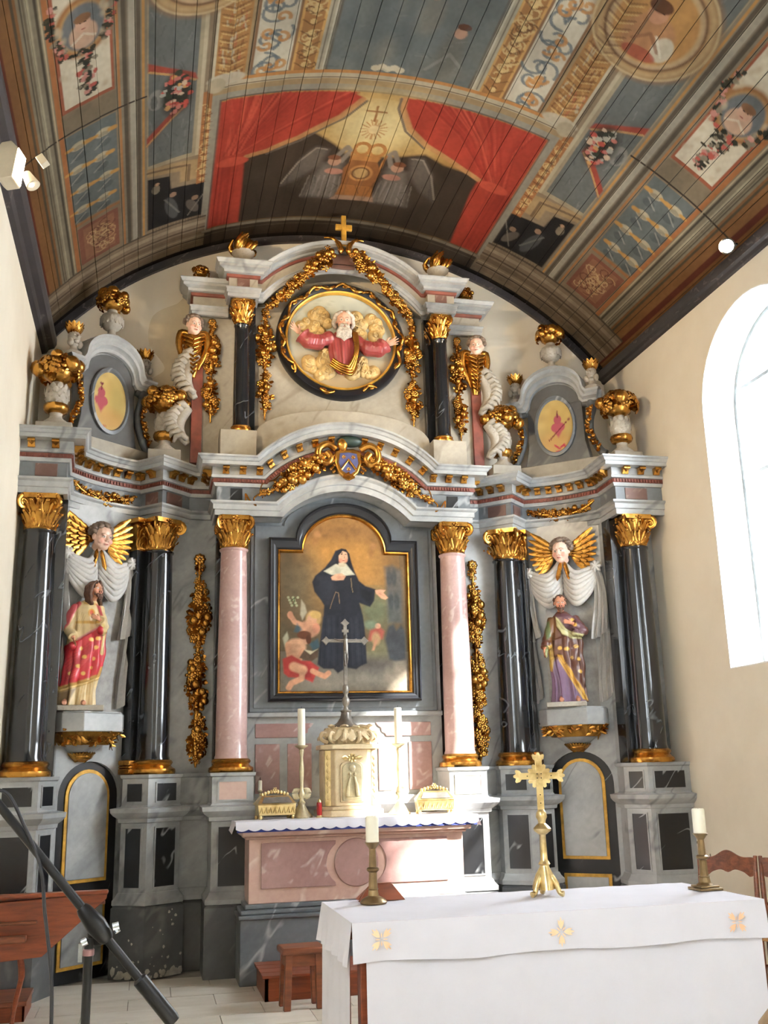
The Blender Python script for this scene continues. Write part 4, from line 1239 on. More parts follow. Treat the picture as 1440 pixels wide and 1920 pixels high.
# arched plinth slab riding on the cornice
sl = [(-1.20, 4.44), (1.20, 4.44), (1.20, 4.72), (.86, 4.72)] + [(.86 * math.cos(a), 4.72 + .29 * math.sin(a)) for a in np.linspace(0, PI, 21)[1:-1]] + [(-.86, 4.72), (-1.20, 4.72)]
upart(MB().prism(sl, -.02, .2), 'arched_plinth', M_WARM, bevel=.006)
for sg in (-1, 1):
    upart(MB().box(sg * 1.03 - .17, sg * 1.03 + .17, -.14, .05, 4.43, 4.72), 'column_plinth', M_WARM, bevel=.006)
    upart(MB().box(sg * .91 - .05, sg * .91 + .05, .06, .16, 4.72, 6.08), 'black_pilaster', M_COLBLK, bevel=.003)
UENT = [('architrave', [(-.02, 0), (.012, 0), (.012, .035), (.022, .04), (.022, .075), (.035, .085), (.035, .095), (0, .1)], M_GREY),
        ('frieze', [(0, .1), (0, .195)], M_WARM),
        ('dentil_band', [(0, .195), (.02, .2), (.025, .225), (.02, .23)], M_OXRED),
        ('cornice', [(.02, .23), (.05, .235), (.055, .26), (.10, .275), (.10, .30), (.115, .305), (.13, .335), (.13, .345), (-.25, .35)], M_GREY)]
def useg(path, z, ends=(EX, EX)):
    for nm, pr, m in UENT:
        mb = MB(); sweep(mb, path, [(o, zz + z) for o, zz in pr], ends)
        upart(mb, nm, m, smooth=25, recalc=False)
for sg in (-1, 1):
    useg(mir([(.86, .1), (.86, -.13), (1.14, -.13), (1.14, .12)], sg), 6.08)
    useg(mir([(1.13, .07), (1.47, .07), (1.47, .37)], sg), 5.95)
    upart(MB().box(sg * 1.0 - .06, sg * 1.0 + .06, -.136, -.1, 6.19, 6.27), 'frieze_panel', M_BROWNP, smooth=0)
BC2 = arch_curve(.80, 6.08, 6.47, .86); TC2 = arch_curve(.82, 6.43, 6.77, .86)
for nm, pr, m in UENT:
    V = []; F = []; n = len(BC2); k = len(pr)
    for i in range(n):
        for (o, z) in pr:
            h = z / .35; V.append((BC2[i][0] * (1 - h) + TC2[i][0] * h, -.05 - o, BC2[i][1] * (1 - h) + TC2[i][1] * h))
    for i in range(n - 1):
        for j in range(k - 1): F.append((i * k + j, (i + 1) * k + j, (i + 1) * k + j + 1, i * k + j + 1))
    upart(MB().add(V, F), nm, m, smooth=25, recalc=False)
upart(MB().prism(BC2[2:-2], .138, .3), 'arch_filling', M_WARM, smooth=0)
upart(MB().prism([(-.12, 6.50), (.12, 6.50), (.14, 6.66), (-.14, 6.66)], -.085, -.04), 'keystone', M_BROWNP, bevel=.006)
# side volutes with red backing
for sg in (-1, 1):
    upart(MB().box(min(1.36 * sg, 1.46 * sg), max(1.36 * sg, 1.46 * sg), .1, .3, 4.45, 5.62), 'red_backing', plain('faded_red_paint', (118, 62, 50), .6), smooth=0)
    for part, (c0, R, turns) in enumerate((((1.50, 5.30), .16, 2), ((1.56, 4.80), .13, 2))):
        vb = MB()
        for k in range(9):          # feathered scroll of curved ribs
            t = k / 8; z = c0[1] + R * 1.3 - t * R * 2.4; x = c0[0] - .06 + .10 * math.sin(PI * t)
            vb.tube([(sg * x, .04, z), (sg * (x + .05), .0, z + .035), (sg * (x + .10), .02, z + .02), (sg * (x + .12), .05, z - .03)], [.03, .034, .028, .012], 7)
        vb.tube([(sg * (c0[0] - .07 + .09 * math.sin(PI * t)), .06, c0[1] + R * 1.4 - t * R * 2.8) for t in np.linspace(0, 1, 10)], [.05, .055, .06, .06, .06, .055, .05, .045, .04, .03], 8)
        upart(vb, 'side_volute', M_STONE, smooth=89)
UB = 'small black column of the upper tier with gilt capital'
make_column('altar_column', UB + ', left of the oval relief', (-1.0, -.02), .078, .07, 4.72, 5.83, 6.08, M_COLBLK, group='upper columns')
make_column('altar_column', UB + ', right of the oval relief', (1.0, -.02), .078, .07, 4.72, 5.83, 6.08, M_COLBLK, group='upper columns')

# ---- gilt ornaments
FLW = [MB().flower((0, 0, 0), (0, -1, 0), 1.0, p).mesh('flower', M_GOLD, 60) for p in (5, 6, 8)]
FRT = MB().ell((0, 0, 0), (1, .9, 1), 9, 7).ell((0, -.85, -.1), (.22, .15, .22), 6, 4).mesh('fruit', M_GOLD, 60)
def bouquet(parent, c, r, n=26, seed=1, squash=.75, flowers=7):
    flowers *= 2
    """dome of gilt leaves, flowers and fruit around c (local)"""
    g = random.Random(seed); mb = MB(); c = Vector(c)
    mb.ell(c, (r * .62, r * .62, r * .5), 10, 7)
    for k in range(n * 2):
        a = g.uniform(0, 2 * PI); t = g.uniform(-.35, 1.0); rr = math.sqrt(max(0, 1 - t * t))
        d = Vector((rr * math.cos(a), rr * math.sin(a), t * squash))
        mb.leaf(c + d * (r * .45), d + Vector((g.uniform(-.7, .7), g.uniform(-.7, .7), g.uniform(-.6, .3))), d + Vector((0, 0, .5)), r * g.uniform(.34, .48), r * .34, g.uniform(-.2, .1), .3, .4)
    f = mb.build('foliage', M_GOLD, parent, smooth=50)
    for k in range(flowers):
        a = -PI / 2 + (k - (flowers - 1) / 2) * 5.2 / flowers + g.uniform(-.2, .2); t = (-.1, .5, .2, .8)[k % 4] + g.uniform(-.1, .1); rr = math.sqrt(1 - t * t)
        d = Vector((rr * math.cos(a), rr * math.sin(a), t * squash))
        M = Matrix.Translation(c + d * (r * .82)) @ frame_from(d) @ rotm('X', PI / 2) @ rotm('Y', g.uniform(0, 6)) @ Matrix.Scale(r * g.uniform(.30, .42), 4)
        if g.random() < .65: share(g.choice(FLW), 'flower', parent, M)
        else: share(FRT, 'fruit', parent, M @ Matrix.Scale(.8, 4))
def garland(name, label, path, wfn, n_leaf, n_fl, seed, group, cat='garland', nrm=(0, -1, 0), top=None, tail=True):
    g = random.Random(seed); P = [Vector(p) for p in path]; nrm = Vector(nrm).normalized()
    base = sum(P, Vector()) / len(P)
    t = thing(name, label, cat, base, 0, group)
    L = [0]
    for i in range(len(P) - 1): L.append(L[-1] + (P[i + 1] - P[i]).length)
    def at(f):
        s = f * L[-1]
        for i in range(len(P) - 1):
            if s <= L[i + 1] + 1e-9:
                d = (P[i + 1] - P[i]); k = (s - L[i]) / max(1e-9, L[i + 1] - L[i]); return P[i] + d * k - base, d.normalized()
        return P[-1] - base, (P[-1] - P[-2]).normalized()
    st = MB(); m = 24
    st.tube([at(i / m)[0] + nrm * .012 for i in range(m + 1)], [max(.008, wfn(i / m) * .35) for i in range(m + 1)], 7)
    st.build('stem', M_GOLD, t, smooth=60)
    mb = MB()
    for k in range(n_leaf):
        f = g.random(); w = wfn(f)
        if g.random() > .25 + w / .09: continue
        p, d = at(f); side = d.cross(nrm)
        a = g.uniform(-1, 1); q = side * a + nrm * (.55 * math.sqrt(1 - a * a))
        dr = q * 1.0 + d * g.uniform(-.2, 1.1) + nrm * .2
        mb.leaf(p + q * (w * .45), dr, nrm + q * .4, w * g.uniform(.38, .62), w * g.uniform(.3, .44), g.uniform(-.15, .3))
    mb.build('foliage', M_GOLD, t, smooth=50)
    n_fl = int(n_fl * 1.9)
    for k in range(n_fl):
        f = (k + .5) / n_fl + g.uniform(-.25, .25) / n_fl; w = wfn(max(0, min(1, f)))
        if w < .03: continue
        p, d = at(max(0, min(1, f))); side = d.cross(nrm); a = g.uniform(-.95, .95)
        pos = p + side * (a * w * .75) + nrm * (w * .55 * math.sqrt(1 - a * a) + .01)
        R = frame_from(nrm + side * a * .6) @ rotm('X', PI / 2) @ rotm('Y', g.uniform(0, 6))
        s = min(.075, w * g.uniform(.36, .52))
        if g.random() < .7: share(g.choice(FLW), 'flower', t, Matrix.Translation(pos) @ R @ Matrix.Scale(s, 4))
        else: share(FRT, 'fruit', t, Matrix.Translation(pos) @ R @ Matrix.Scale(s * .75, 4))
    if top:
        share(FLW[2], 'rosette', t, Matrix.Translation(at(0)[0] + nrm * .03) @ frame_from(nrm) @ rotm('X', PI / 2) @ Matrix.Scale(top, 4))
    return t
def clumps(*cs):
    def w(f):
        v = .022
        for (c, h, a) in cs: v = max(v, a * math.sqrt(max(0, 1 - ((f - c) / h) ** 2)))
        return v
    return w
def line3(a, b, n=12): return [Vector(a).lerp(Vector(b), i / n) for i in range(n + 1)]
wv = clumps((.04, .05, .06), (.27, .18, .135), (.60, .16, .13), (.86, .13, .12))
G1 = 'tall gilt garlands beside the pink columns'
garland('gilt_garland', 'tall gilt flower garland hanging left of the left pink column', line3((-1.34, .30, 3.56), (-1.34, .30, 1.66)), wv, 330, 34, 1, G1, top=.065)
garland('gilt_garland', 'tall gilt flower garland hanging right of the right pink column', line3((1.34, .30, 3.56), (1.34, .30, 1.66)), wv, 330, 34, 2, G1, top=.065)
w2 = clumps((.05, .07, .06), (.32, .22, .12), (.74, .20, .11))
G2 = 'gilt drops on the upper tier'
for lab, x, z0, z1, y in (('left of the left upper column', -1.28, 5.90, 4.86, .13), ('between left upper column and oval relief', -.76, 6.06, 4.92, .13), ('between oval relief and right upper column', .74, 6.06, 4.92, .13), ('right of the right upper column', 1.23, 5.90, 4.80, .13)):
    garland('gilt_drop', 'hanging gilt flower drop ' + lab, line3((x, y, z0), (x, y, z1)), w2, 190, 18, int(z0 * 100 + x * 10), G2, top=.05)
w3 = clumps((.2, .3, .12), (.65, .4, .09))
G3 = 'festoons over the oval relief'
garland('gilt_festoon', 'gilt festoon over the upper left edge of the oval relief', smooth_path([(-.15, -.16, 6.66), (-.22, -.14, 6.52), (-.40, -.10, 6.38), (-.58, -.04, 6.18), (-.76, .06, 6.08)], 5), w3, 190, 18, 21, G3)
garland('gilt_festoon', 'gilt festoon over the upper right edge of the oval relief', smooth_path([(.12, -.16, 6.66), (.18, -.14, 6.54), (.38, -.10, 6.38), (.56, -.04, 6.18), (.74, .06, 6.06)], 5), w3, 190, 18, 22, G3)
G4 = 'festoons on the frieze of the bays'
for sg, lab in ((-1, 'left'), (1, 'right')):
    pts = [bay(sg, -.36, -.02, 4.15), bay(sg, -.30, -.02, 4.10), bay(sg, -.12, -.04, 4.06), bay(sg, .08, -.05, 4.05), bay(sg, .24, -.03, 4.09), bay(sg, .34, -.01, 4.15)]
    n = bay(sg, 0, 1, 0) - bay(sg, 0, 0, 0)
    garland('frieze_festoon', 'gilt leaf festoon on the frieze above the %s-hand cherub head' % lab, smooth_path(pts, 4), clumps((.5, .55, .085)), 150, 12, 30 + sg, G4, nrm=n)
G5 = 'garlands beside the coat of arms'
for sg, lab in ((-1, 'left'), (1, 'right')):
    pts = [(sg * .22, -.16, 4.45), (sg * .38, -.15, 4.36), (sg * .56, -.14, 4.25), (sg * .70, -.13, 4.14), (sg * .84, -.12, 4.09)]
    garland('arms_garland', 'gilt flower garland sweeping down %s of the coat of arms' % lab, smooth_path(pts, 5), clumps((.35, .45, .13), (.9, .12, .05)), 170, 16, 40 + sg, G5)
    rb = MB(); pth = [(sg * .80, -.14, 4.12), (sg * .88, -.13, 4.06), (sg * .86, -.13, 3.99), (sg * .92, -.13, 4.04), (sg * .96, -.13, 4.10), (sg * .95, -.13, 4.0)]
    rb.tube(smooth_path(pth, 5), .014, 6, flat=.5); rb.tube(smooth_path([(sg * .5, -.13, 4.36), (sg * .62, -.13, 4.31), (sg * .70, -.13, 4.24), (sg * .8, -.13, 4.2), (sg * .83, -.13, 4.1)], 5), .012, 6, flat=.5)
    par = [o for o in COL.objects if o.name.startswith('arms_garland')][-1]
    rb.build('ribbon', M_GOLD, par, world=True)

# coat of arms
ca = thing('coat_of_arms', 'gilt coat of arms with blue shield over the painting', 'coat of arms', (0, -.12, 4.28))
def cloc(mb, name, mat, **kw): return mb.build(name, mat, ca, world=True, **kw)
sh = [(x * .13, 4.42 + z * .15) for x, z in ((-.95, .75), (-.4, .95), (0, .88), (.4, .95), (.95, .75), (1, 0), (.75, -.6), (.3, -.95), (0, -1.1), (-.3, -.95), (-.75, -.6), (-1, 0))]
cloc(MB().prism(sh, -.20, -.14), 'cartouche', M_GOLD, bevel=.012)
shb = [(x * .095, 4.42 + z * .115) for x, z in ((-.85, .8), (0, .9), (.85, .8), (1, 0), (.7, -.65), (0, -1.05), (-.7, -.65), (-1, 0))]
cloc(MB().prism(shb, -.208, -.19), 'shield', plain('blue_enamel', (74, 78, 120), .4), bevel=.003)
cloc(MB().tube([(-.07, -.212, 4.35), (0, -.214, 4.45), (.07, -.212, 4.35)], .012, 6), 'chevron', M_GOLD)
for x, z in ((-.045, 4.475), (.045, 4.475), (0, 4.355)): cloc(MB().flower((x, -.21, z), (0, -1, 0), .022, 6), 'besant', M_GOLD)
for sg in (-1, 1):
    cloc(MB().tube(smooth_path([(sg * .12, -.18, 4.56), (sg * .2, -.2, 4.60), (sg * .28, -.2, 4.55), (sg * .28, -.2, 4.45), (sg * .21, -.2, 4.41), (sg * .17, -.2, 4.46), (sg * .21, -.2, 4.52)], 4), .035, 8), 'scroll_horn', M_GOLD, smooth=60)
    cl = MB()
    for k in range(14): cl.ell((sg * (.13 + .012 * (k % 4)), -.17 - .01 * (k % 3), 4.50 - .013 * k), .016, 6, 5)
    cloc(cl, 'bead_cluster', M_GOLD)
cloc(MB().ell((-.055, -.2, 4.60), (.05, .04, .065), 10, 8), 'helmet', M_GOLD); cloc(MB().ell((.02, -.17, 4.64), (.13, .07, .055), 14, 8), 'green_cushion', plain('dark_green_paint', (34, 52, 46), .5))
cloc(MB().leaf((0, -.2, 4.32), (0, -.3, -1), (0, -1, 0), .09, .12, .2), 'pendant_leaf', M_GOLD)

# crowning cross
cr = thing('crowning_cross', 'gilt cross rising from twin scrolls on top of the pediment', 'cross', (0, -.14, 6.70))
MB().box(-.025, .025, -.02, .02, .02, .36).box(-.085, .085, -.018, .018, .20, .26).build('cross', M_GOLDY, cr, bevel=.006)
for sg in (-1, 1):
    MB().tube(smooth_path([(sg * .20, 0, .10), (sg * .13, -.02, .09), (sg * .06, -.03, .03), (sg * .04, -.04, -.04), (sg * .06, -.04, -.06)], 4), [.012] * 4 + [.022] * 4 + [.03] * 4 + [.034] * 5, 8).build('scroll', M_GOLD, cr, smooth=60)

# ---- aedicules with painted hearts over the bays
def aedicule(sg, label):
    a = thing('oval_aedicule', label, 'aedicule', bay(sg, 0, -.02, 4.436), bay_rot(sg), 'aedicules over the bays')
    MB().box(-.52, .52, -.06, .12, 0, .15).build('curb', M_WARM, a, bevel=.006)
    body = [(-.34, .15), (.34, .15), (.30, .35), (.29, .78), (-.29, .78), (-.30, .35)]
    MB().prism(body, -.03, .10).build('body', M_PLINTH, a, bevel=.006)
    top = [(.26 * math.cos(t), .78 + .22 * math.sin(t)) for t in np.linspace(0, PI, 15)]
    MB().prism([(.29, .76)] + top + [(-.29, .76)], -.03, .10).build('head', M_PLINTH, a, smooth=0)
    # arched moulding with shoulders
    V = []; F = []; pr = [(0, 0), (.03, .005), (.03, .03), (.05, .045), (.07, .05), (.07, .08), (.095, .1), (.095, .125), (-.1, .13)]
    base = [(-.44, .74), (-.30, .74), (-.265, .78)] + [(.26 * math.cos(t), .80 + .21 * math.sin(t)) for t in np.linspace(PI - .25, .25, 15)] + [(.265, .78), (.30, .74), (.44, .74)]
    outer = [(-.50, .86), (-.36, .86), (-.335, .90)] + [(.33 * math.cos(t), .92 + .26 * math.sin(t)) for t in np.linspace(PI - .25, .25, 15)] + [(.335, .90), (.36, .86), (.50, .86)]
    for (p, q) in zip(base, outer):
        for (o, h) in pr:
            k = h / .13; V.append((p[0] * (1 - k) + q[0] * k, -.03 - o, p[1] * (1 - k) + q[1] * k))
    m = len(pr)
    for i in range(len(base) - 1):
        for j in range(m - 1): F.append((i * m + j, (i + 1) * m + j, (i + 1) * m + j + 1, i * m + j + 1))
    MB().add(V, F).build('arched_moulding', M_GREY, a, smooth=30)
    MB().prism([p for p in outer] + [(.50, .76), (-.50, .76)], -.02, .10).build('moulding_core', M_GREY, a, smooth=0)
    # oval frame and picture
    V = []; F = []; n = 36; cz = .545; RX, RZ = .215, .325
    for i in range(n):
        t = 2 * PI * i / n
        for (k, y) in ((1.0, -.03), (1.0, -.06), (.9, -.065), (.86, -.045)): V.append((RX * k * math.cos(t), y, cz + RZ * k * math.sin(t)))
    for i in range(n):
        for j in range(3): F.append((i * 4 + j, ((i + 1) % n) * 4 + j, ((i + 1) % n) * 4 + j + 1, i * 4 + j + 1))
    MB().add(V, F).build('oval_frame', M_MID, a, smooth=50)
    pv = [(0, -.05, cz)]; pf = []; nr, na = 26, 60
    for r in range(1, nr + 1):
        for i in range(na):
            t = 2 * PI * i / na; pv.append((RX * .87 * r / nr * math.cos(t), -.05 + .006 * (r / nr) ** 2, cz + RZ * .87 * r / nr * math.sin(t)))
    for i in range(na): pf.append((0, 1 + i, 1 + (i + 1) % na))
    for r in range(nr - 1):
        for i in range(na):
            j = (i + 1) % na; pf.append((1 + r * na + i, 1 + (r + 1) * na + i, 1 + (r + 1) * na + j, 1 + r * na + j))
    pm = MB().add(pv, pf).mesh('painted_heart', M_PAINT, 180)
    c = coords(pm); P = Paint(c[:, 0], c[:, 2], (188, 164, 112))
    P.noise(14, 14, .18, 5); P.ell((.04, cz + .05), .17, .26, (190, 158, 88), soft=1.0, a=.6); P.ell((.08, cz + .02), .09, .24, (148, 136, 84), soft=1.2, a=.5 if sg < 0 else .2)
    P.ell((0, cz - .18), .19, .1, (176, 118, 70), soft=1, a=.4)
    hx = -.10 if sg < 0 else .03; hz = cz - .05
    for q in ((-.03, .0), (.03, .0)): P.ell((hx + q[0], hz + .03), .042, .045, (168, 84, 92))
    P.poly([(hx - .07, hz + .03), (hx + .07, hz + .03), (hx, hz - .085)], (168, 84, 92), .01)
    P.ell((hx, hz + .11), .04, .05, (162, 82, 90)); P.line([(hx, hz + .14), (hx, hz + .2)], .014, (110, 50, 60))
    if sg > 0: P.line([(hx - .1, hz - .1), (hx + .12, hz + .1)], .012, (110, 40, 56)); P.line([(hx - .04, hz - .16), (hx + .0, hz - .2), (hx + .05, hz - .16), (hx + .06, hz - .22), (hx - .03, hz - .23)], .018, (176, 64, 80))
    else: P.line([(hx - .02, hz + .2), (hx + .02, hz + .2)], .012, (110, 50, 60)); P.line([(hx + .06, hz - .2), (hx + .02, hz - .22), (hx + .07, hz - .25), (hx + .03, hz - .27)], .014, (150, 50, 66))
    P.done(pm); link('painted_heart', pm, a)
    # volute brackets with gilt flower chains
    for s in (-1, 1):
        vb = MB().tube(smooth_path([(s * .30, -.02, .74), (s * .40, -.02, .70), (s * .36, -.02, .55), (s * .36, -.02, .40), (s * .44, -.02, .22), (s * .50, -.02, .17)], 4), .04, 8)
        vb.ell((s * .385, -.03, .72), .05, 9, 7)
        v = vb.build('volute_bracket', M_PLINTH, a, smooth=60)
        g = random.Random(3 + s); ch = smooth_path([(s * .385, -.07, .66), (s * .355, -.07, .50), (s * .38, -.07, .36), (s * .45, -.07, .22)], 5); fb = MB()
        for k, p in enumerate(ch):
            for q in range(4): fb.leaf(p, (g.uniform(-1, 1), -.4, g.uniform(-1, 1)), (0, -1, 0), .05, .03, .2)
            if k % 2 == 0: fb.ell(p + Vector((g.uniform(-.02, .02), -.02, 0)), .022, 7, 5)
        fb.build('flower_chain', M_GOLD, a, smooth=60)
    return a
aedicule(-1, 'left oval aedicule with a painted red heart'); aedicule(1, 'right oval aedicule with a painted pink heart pierced by an arrow')

# ---- urns and finials
def scale_vase(t, h):
    """pine-cone scaled body on a gadrooned gilt foot"""
    MB().box(-.15, .15, -.13, .13, 0, .10).build('plinth', M_WARM, t, bevel=.008)
    MB().lathe([(.11, .10), (.105, .13), (.055, .17), (.05, .20), (.06, .215)], 20).build('foot', M_STONE, t, smooth=50)
    g = MB().lathe([(.055, .21), (.09, .225), (.105, .26), (.095, .29), (.07, .295)], 28, fn=lambda a, z: 1 + .08 * abs(math.sin(5 * a))).build('gadroon', M_GOLD, t, smooth=60)
    b = MB().lathe([(.075, .29), (.095, .33), (.10, .40), (.085, .45), (.05, .475), (.045, .53)], 20).build('body', M_STONE, t, smooth=60)
    sc = MB().leaf((0, 0, 0), (0, -.12, 1), (0, -1, 0), 1.0, .95, -.05, .2, .2).mesh('scale', M_STONE, 60)
    for r in range(4):
        for k in range(9):
            a = 2 * PI * (k + .5 * (r % 2)) / 9; R = (.083, .096, .098, .085)[r]
            share(sc, 'scale', b, rotm('Z', a) @ Matrix.Translation((0, -R, .30 + r * .04)) @ Matrix.Scale(.055, 4))
    bouquet(t, (0, 0, .60), .225, 26, int(h * 10), .8, 8)
GU = 'scale-bodied urns on the cornice'
for lab, x, y in (('above the outer left column', -2.63, -.50), ('above the inner left column', -1.70, .12), ('above the inner right column', 1.66, .12), ('above the outer right column', 2.68, -.50)):
    t = thing('flower_urn', 'stone scale-bodied urn with gilt bouquet ' + lab, 'urn', (x, y, 4.437), 0, GU); scale_vase(t, x + 5)
for sg, lab in ((-1, 'left'), (1, 'right')):
    t = thing('ball_urn', 'round stone urn with gilt flower dome crowning the %s aedicule' % lab, 'urn', bay(sg, 0, .0, 5.60), 0, 'ball urns')
    MB().lathe([(.09, 0), (.085, .03), (.04, .05), (.035, .09), (.07, .11), (.105, .16), (.11, .20), (.095, .245), (.05, .27), (.045, .31)], 22).build('body', M_STONE, t, smooth=50)
    rb = MB()
    for k in range(16):
        a = k * PI / 8; rb.leaf((.10 * math.cos(a), .10 * math.sin(a), .14), (.1 * math.cos(a), .1 * math.sin(a), 1), (math.cos(a), math.sin(a), 0), .08, .05, 0)
    rb.build('carved_leaves', M_STONE, t, smooth=50)
    bouquet(t, (0, 0, .38), .18, 24, 60 + sg, .75, 7)
    for s in (-1, 1):
        side = ('outer' if s > 0 else 'inner')
        f = thing('bust_finial', 'small carved head finial with gilt crown on the %s shoulder of the %s aedicule' % (side, lab), 'finial', bay(sg, s * .41 * 1, -.0, 5.295), bay_rot(sg), 'bust finials')
        MB().lathe([(.085, 0), (.08, .04), (.04, .06), (.03, .10), (.045, .12)], 16).build('foot', M_STONE, f, smooth=50)
        hb = MB(); hb.ell((0, 0, .19), (.055, .06, .075), 12, 9); hb.tube([(0, -.055, .20), (0, -.072, .175)], [.01, .014], 6); hb.ell((0, -.04, .145), (.03, .025, .02), 8, 6)
        for q in (-1, 1): hb.ell((q * .03, -.05, .2), (.012, .008, .008), 6, 4); hb.ell((q * .05, -.02, .13), (.03, .03, .04), 8, 6)
        hb.build('head', M_STONE, f, smooth=60)
        cb_ = MB()
        for k in range(22):
            a = k * 2 * PI / 11; z = .245 + .03 * (k // 11)
            cb_.leaf((.035 * math.cos(a), .035 * math.sin(a), z - .02), (math.cos(a), math.sin(a), .9), (math.cos(a), math.sin(a), -.3), .085, .05, -.25)
        cb_.ell((0, 0, .27), (.06, .06, .05), 10, 7); cb_.build('gilt_crown', M_GOLD, f, smooth=60)
for x, lab in ((-1.0, 'left'), (1.0, 'right')):
    t = thing('flame_urn', 'shallow stone bowl with gilt flames on the %s end of the pediment' % lab, 'urn', (x, -.06, 6.432), 0, 'flame urns')
    MB().box(-.07, .07, -.07, .07, 0, .03).lathe([(.05, .03), (.03, .06), (.03, .08), (.06, .09), (.10, .125), (.115, .155), (.105, .16), (.05, .14)], 20).build('bowl', M_STONE, t, smooth=40)
    g = random.Random(int(x * 7)); fm = MB(); fm.ell((0, 0, .17), (.10, .10, .04), 10, 6)
    for k in range(30):
        a = g.uniform(0, 6.3); r = g.uniform(.02, .11); hgt = g.uniform(.06, .17) * (1 - r * 3.5)
        q = smooth_path([(r * math.cos(a), r * math.sin(a), .16), (r * 1.4 * math.cos(a + .3), r * 1.4 * math.sin(a + .3), .20 + hgt * .4), (r * 1.2 * math.cos(a + .9), r * 1.2 * math.sin(a + .9), .22 + hgt)], 3)
        fm.tube(q, [.026, .03, .03, .026, .02, .014, .006][:len(q)], 6)
    fm.build('flames', M_GOLD, t, smooth=60)
for x, lab in ((-1.40, 'left'), (1.33, 'right')):
    t = thing('flower_ball', 'gilt flower ball finial beyond the %s flame urn' % lab, 'finial', (x, .08, 6.30), 0, 'flower ball finials')
    MB().lathe([(.045, 0), (.03, .02), (.02, .05)], 12).build('foot', M_STONE, t, smooth=50)
    bouquet(t, (0, 0, .10), .10, 14, 80 + int(x), 1.0, 5)
# ================================================================== painting of the nun
pt = thing('altar_painting', 'oil painting of a nun in black habit in a black arched frame', 'painting', (0, .10, 2.23))
def ploc(mb, name, mat, parent=None, **kw): return mb.build(name, mat, parent or pt, world=True, **kw)
def frame_loft(levels):
    """levels: (hw, z0, zs, hs, rise, y)"""
    mb = MB(); rings = [[(x, l[5], z) for x, z in arch_shape(*l[:5], n=24)] for l in levels]
    mb.loft(rings, caps=False); return mb
ploc(frame_loft([(.716, 2.222, 3.74, .465, .355, .13), (.716, 2.222, 3.74, .465, .355, .06), (.70, 2.238, 3.725, .455, .355, .045), (.69, 2.248, 3.71, .45, .352, .06), (.668, 2.268, 3.68, .434, .355, .062), (.655, 2.28, 3.66, .425, .355, .07), (.645, 2.287, 3.645, .415, .36, .07), (.63, 2.295, 3.63, .405, .36, .085)]), 'black_frame', M_FRAMEB, smooth=25)
ploc(frame_loft([(.632, 2.292, 3.632, .407, .36, .09), (.628, 2.296, 3.628, .404, .36, .074), (.616, 2.306, 3.614, .396, .36, .07), (.606, 2.314, 3.604, .39, .358, .084), (.604, 2.316, 3.6, .388, .357, .1)]), 'gilt_slip', M_GOLD, smooth=40)
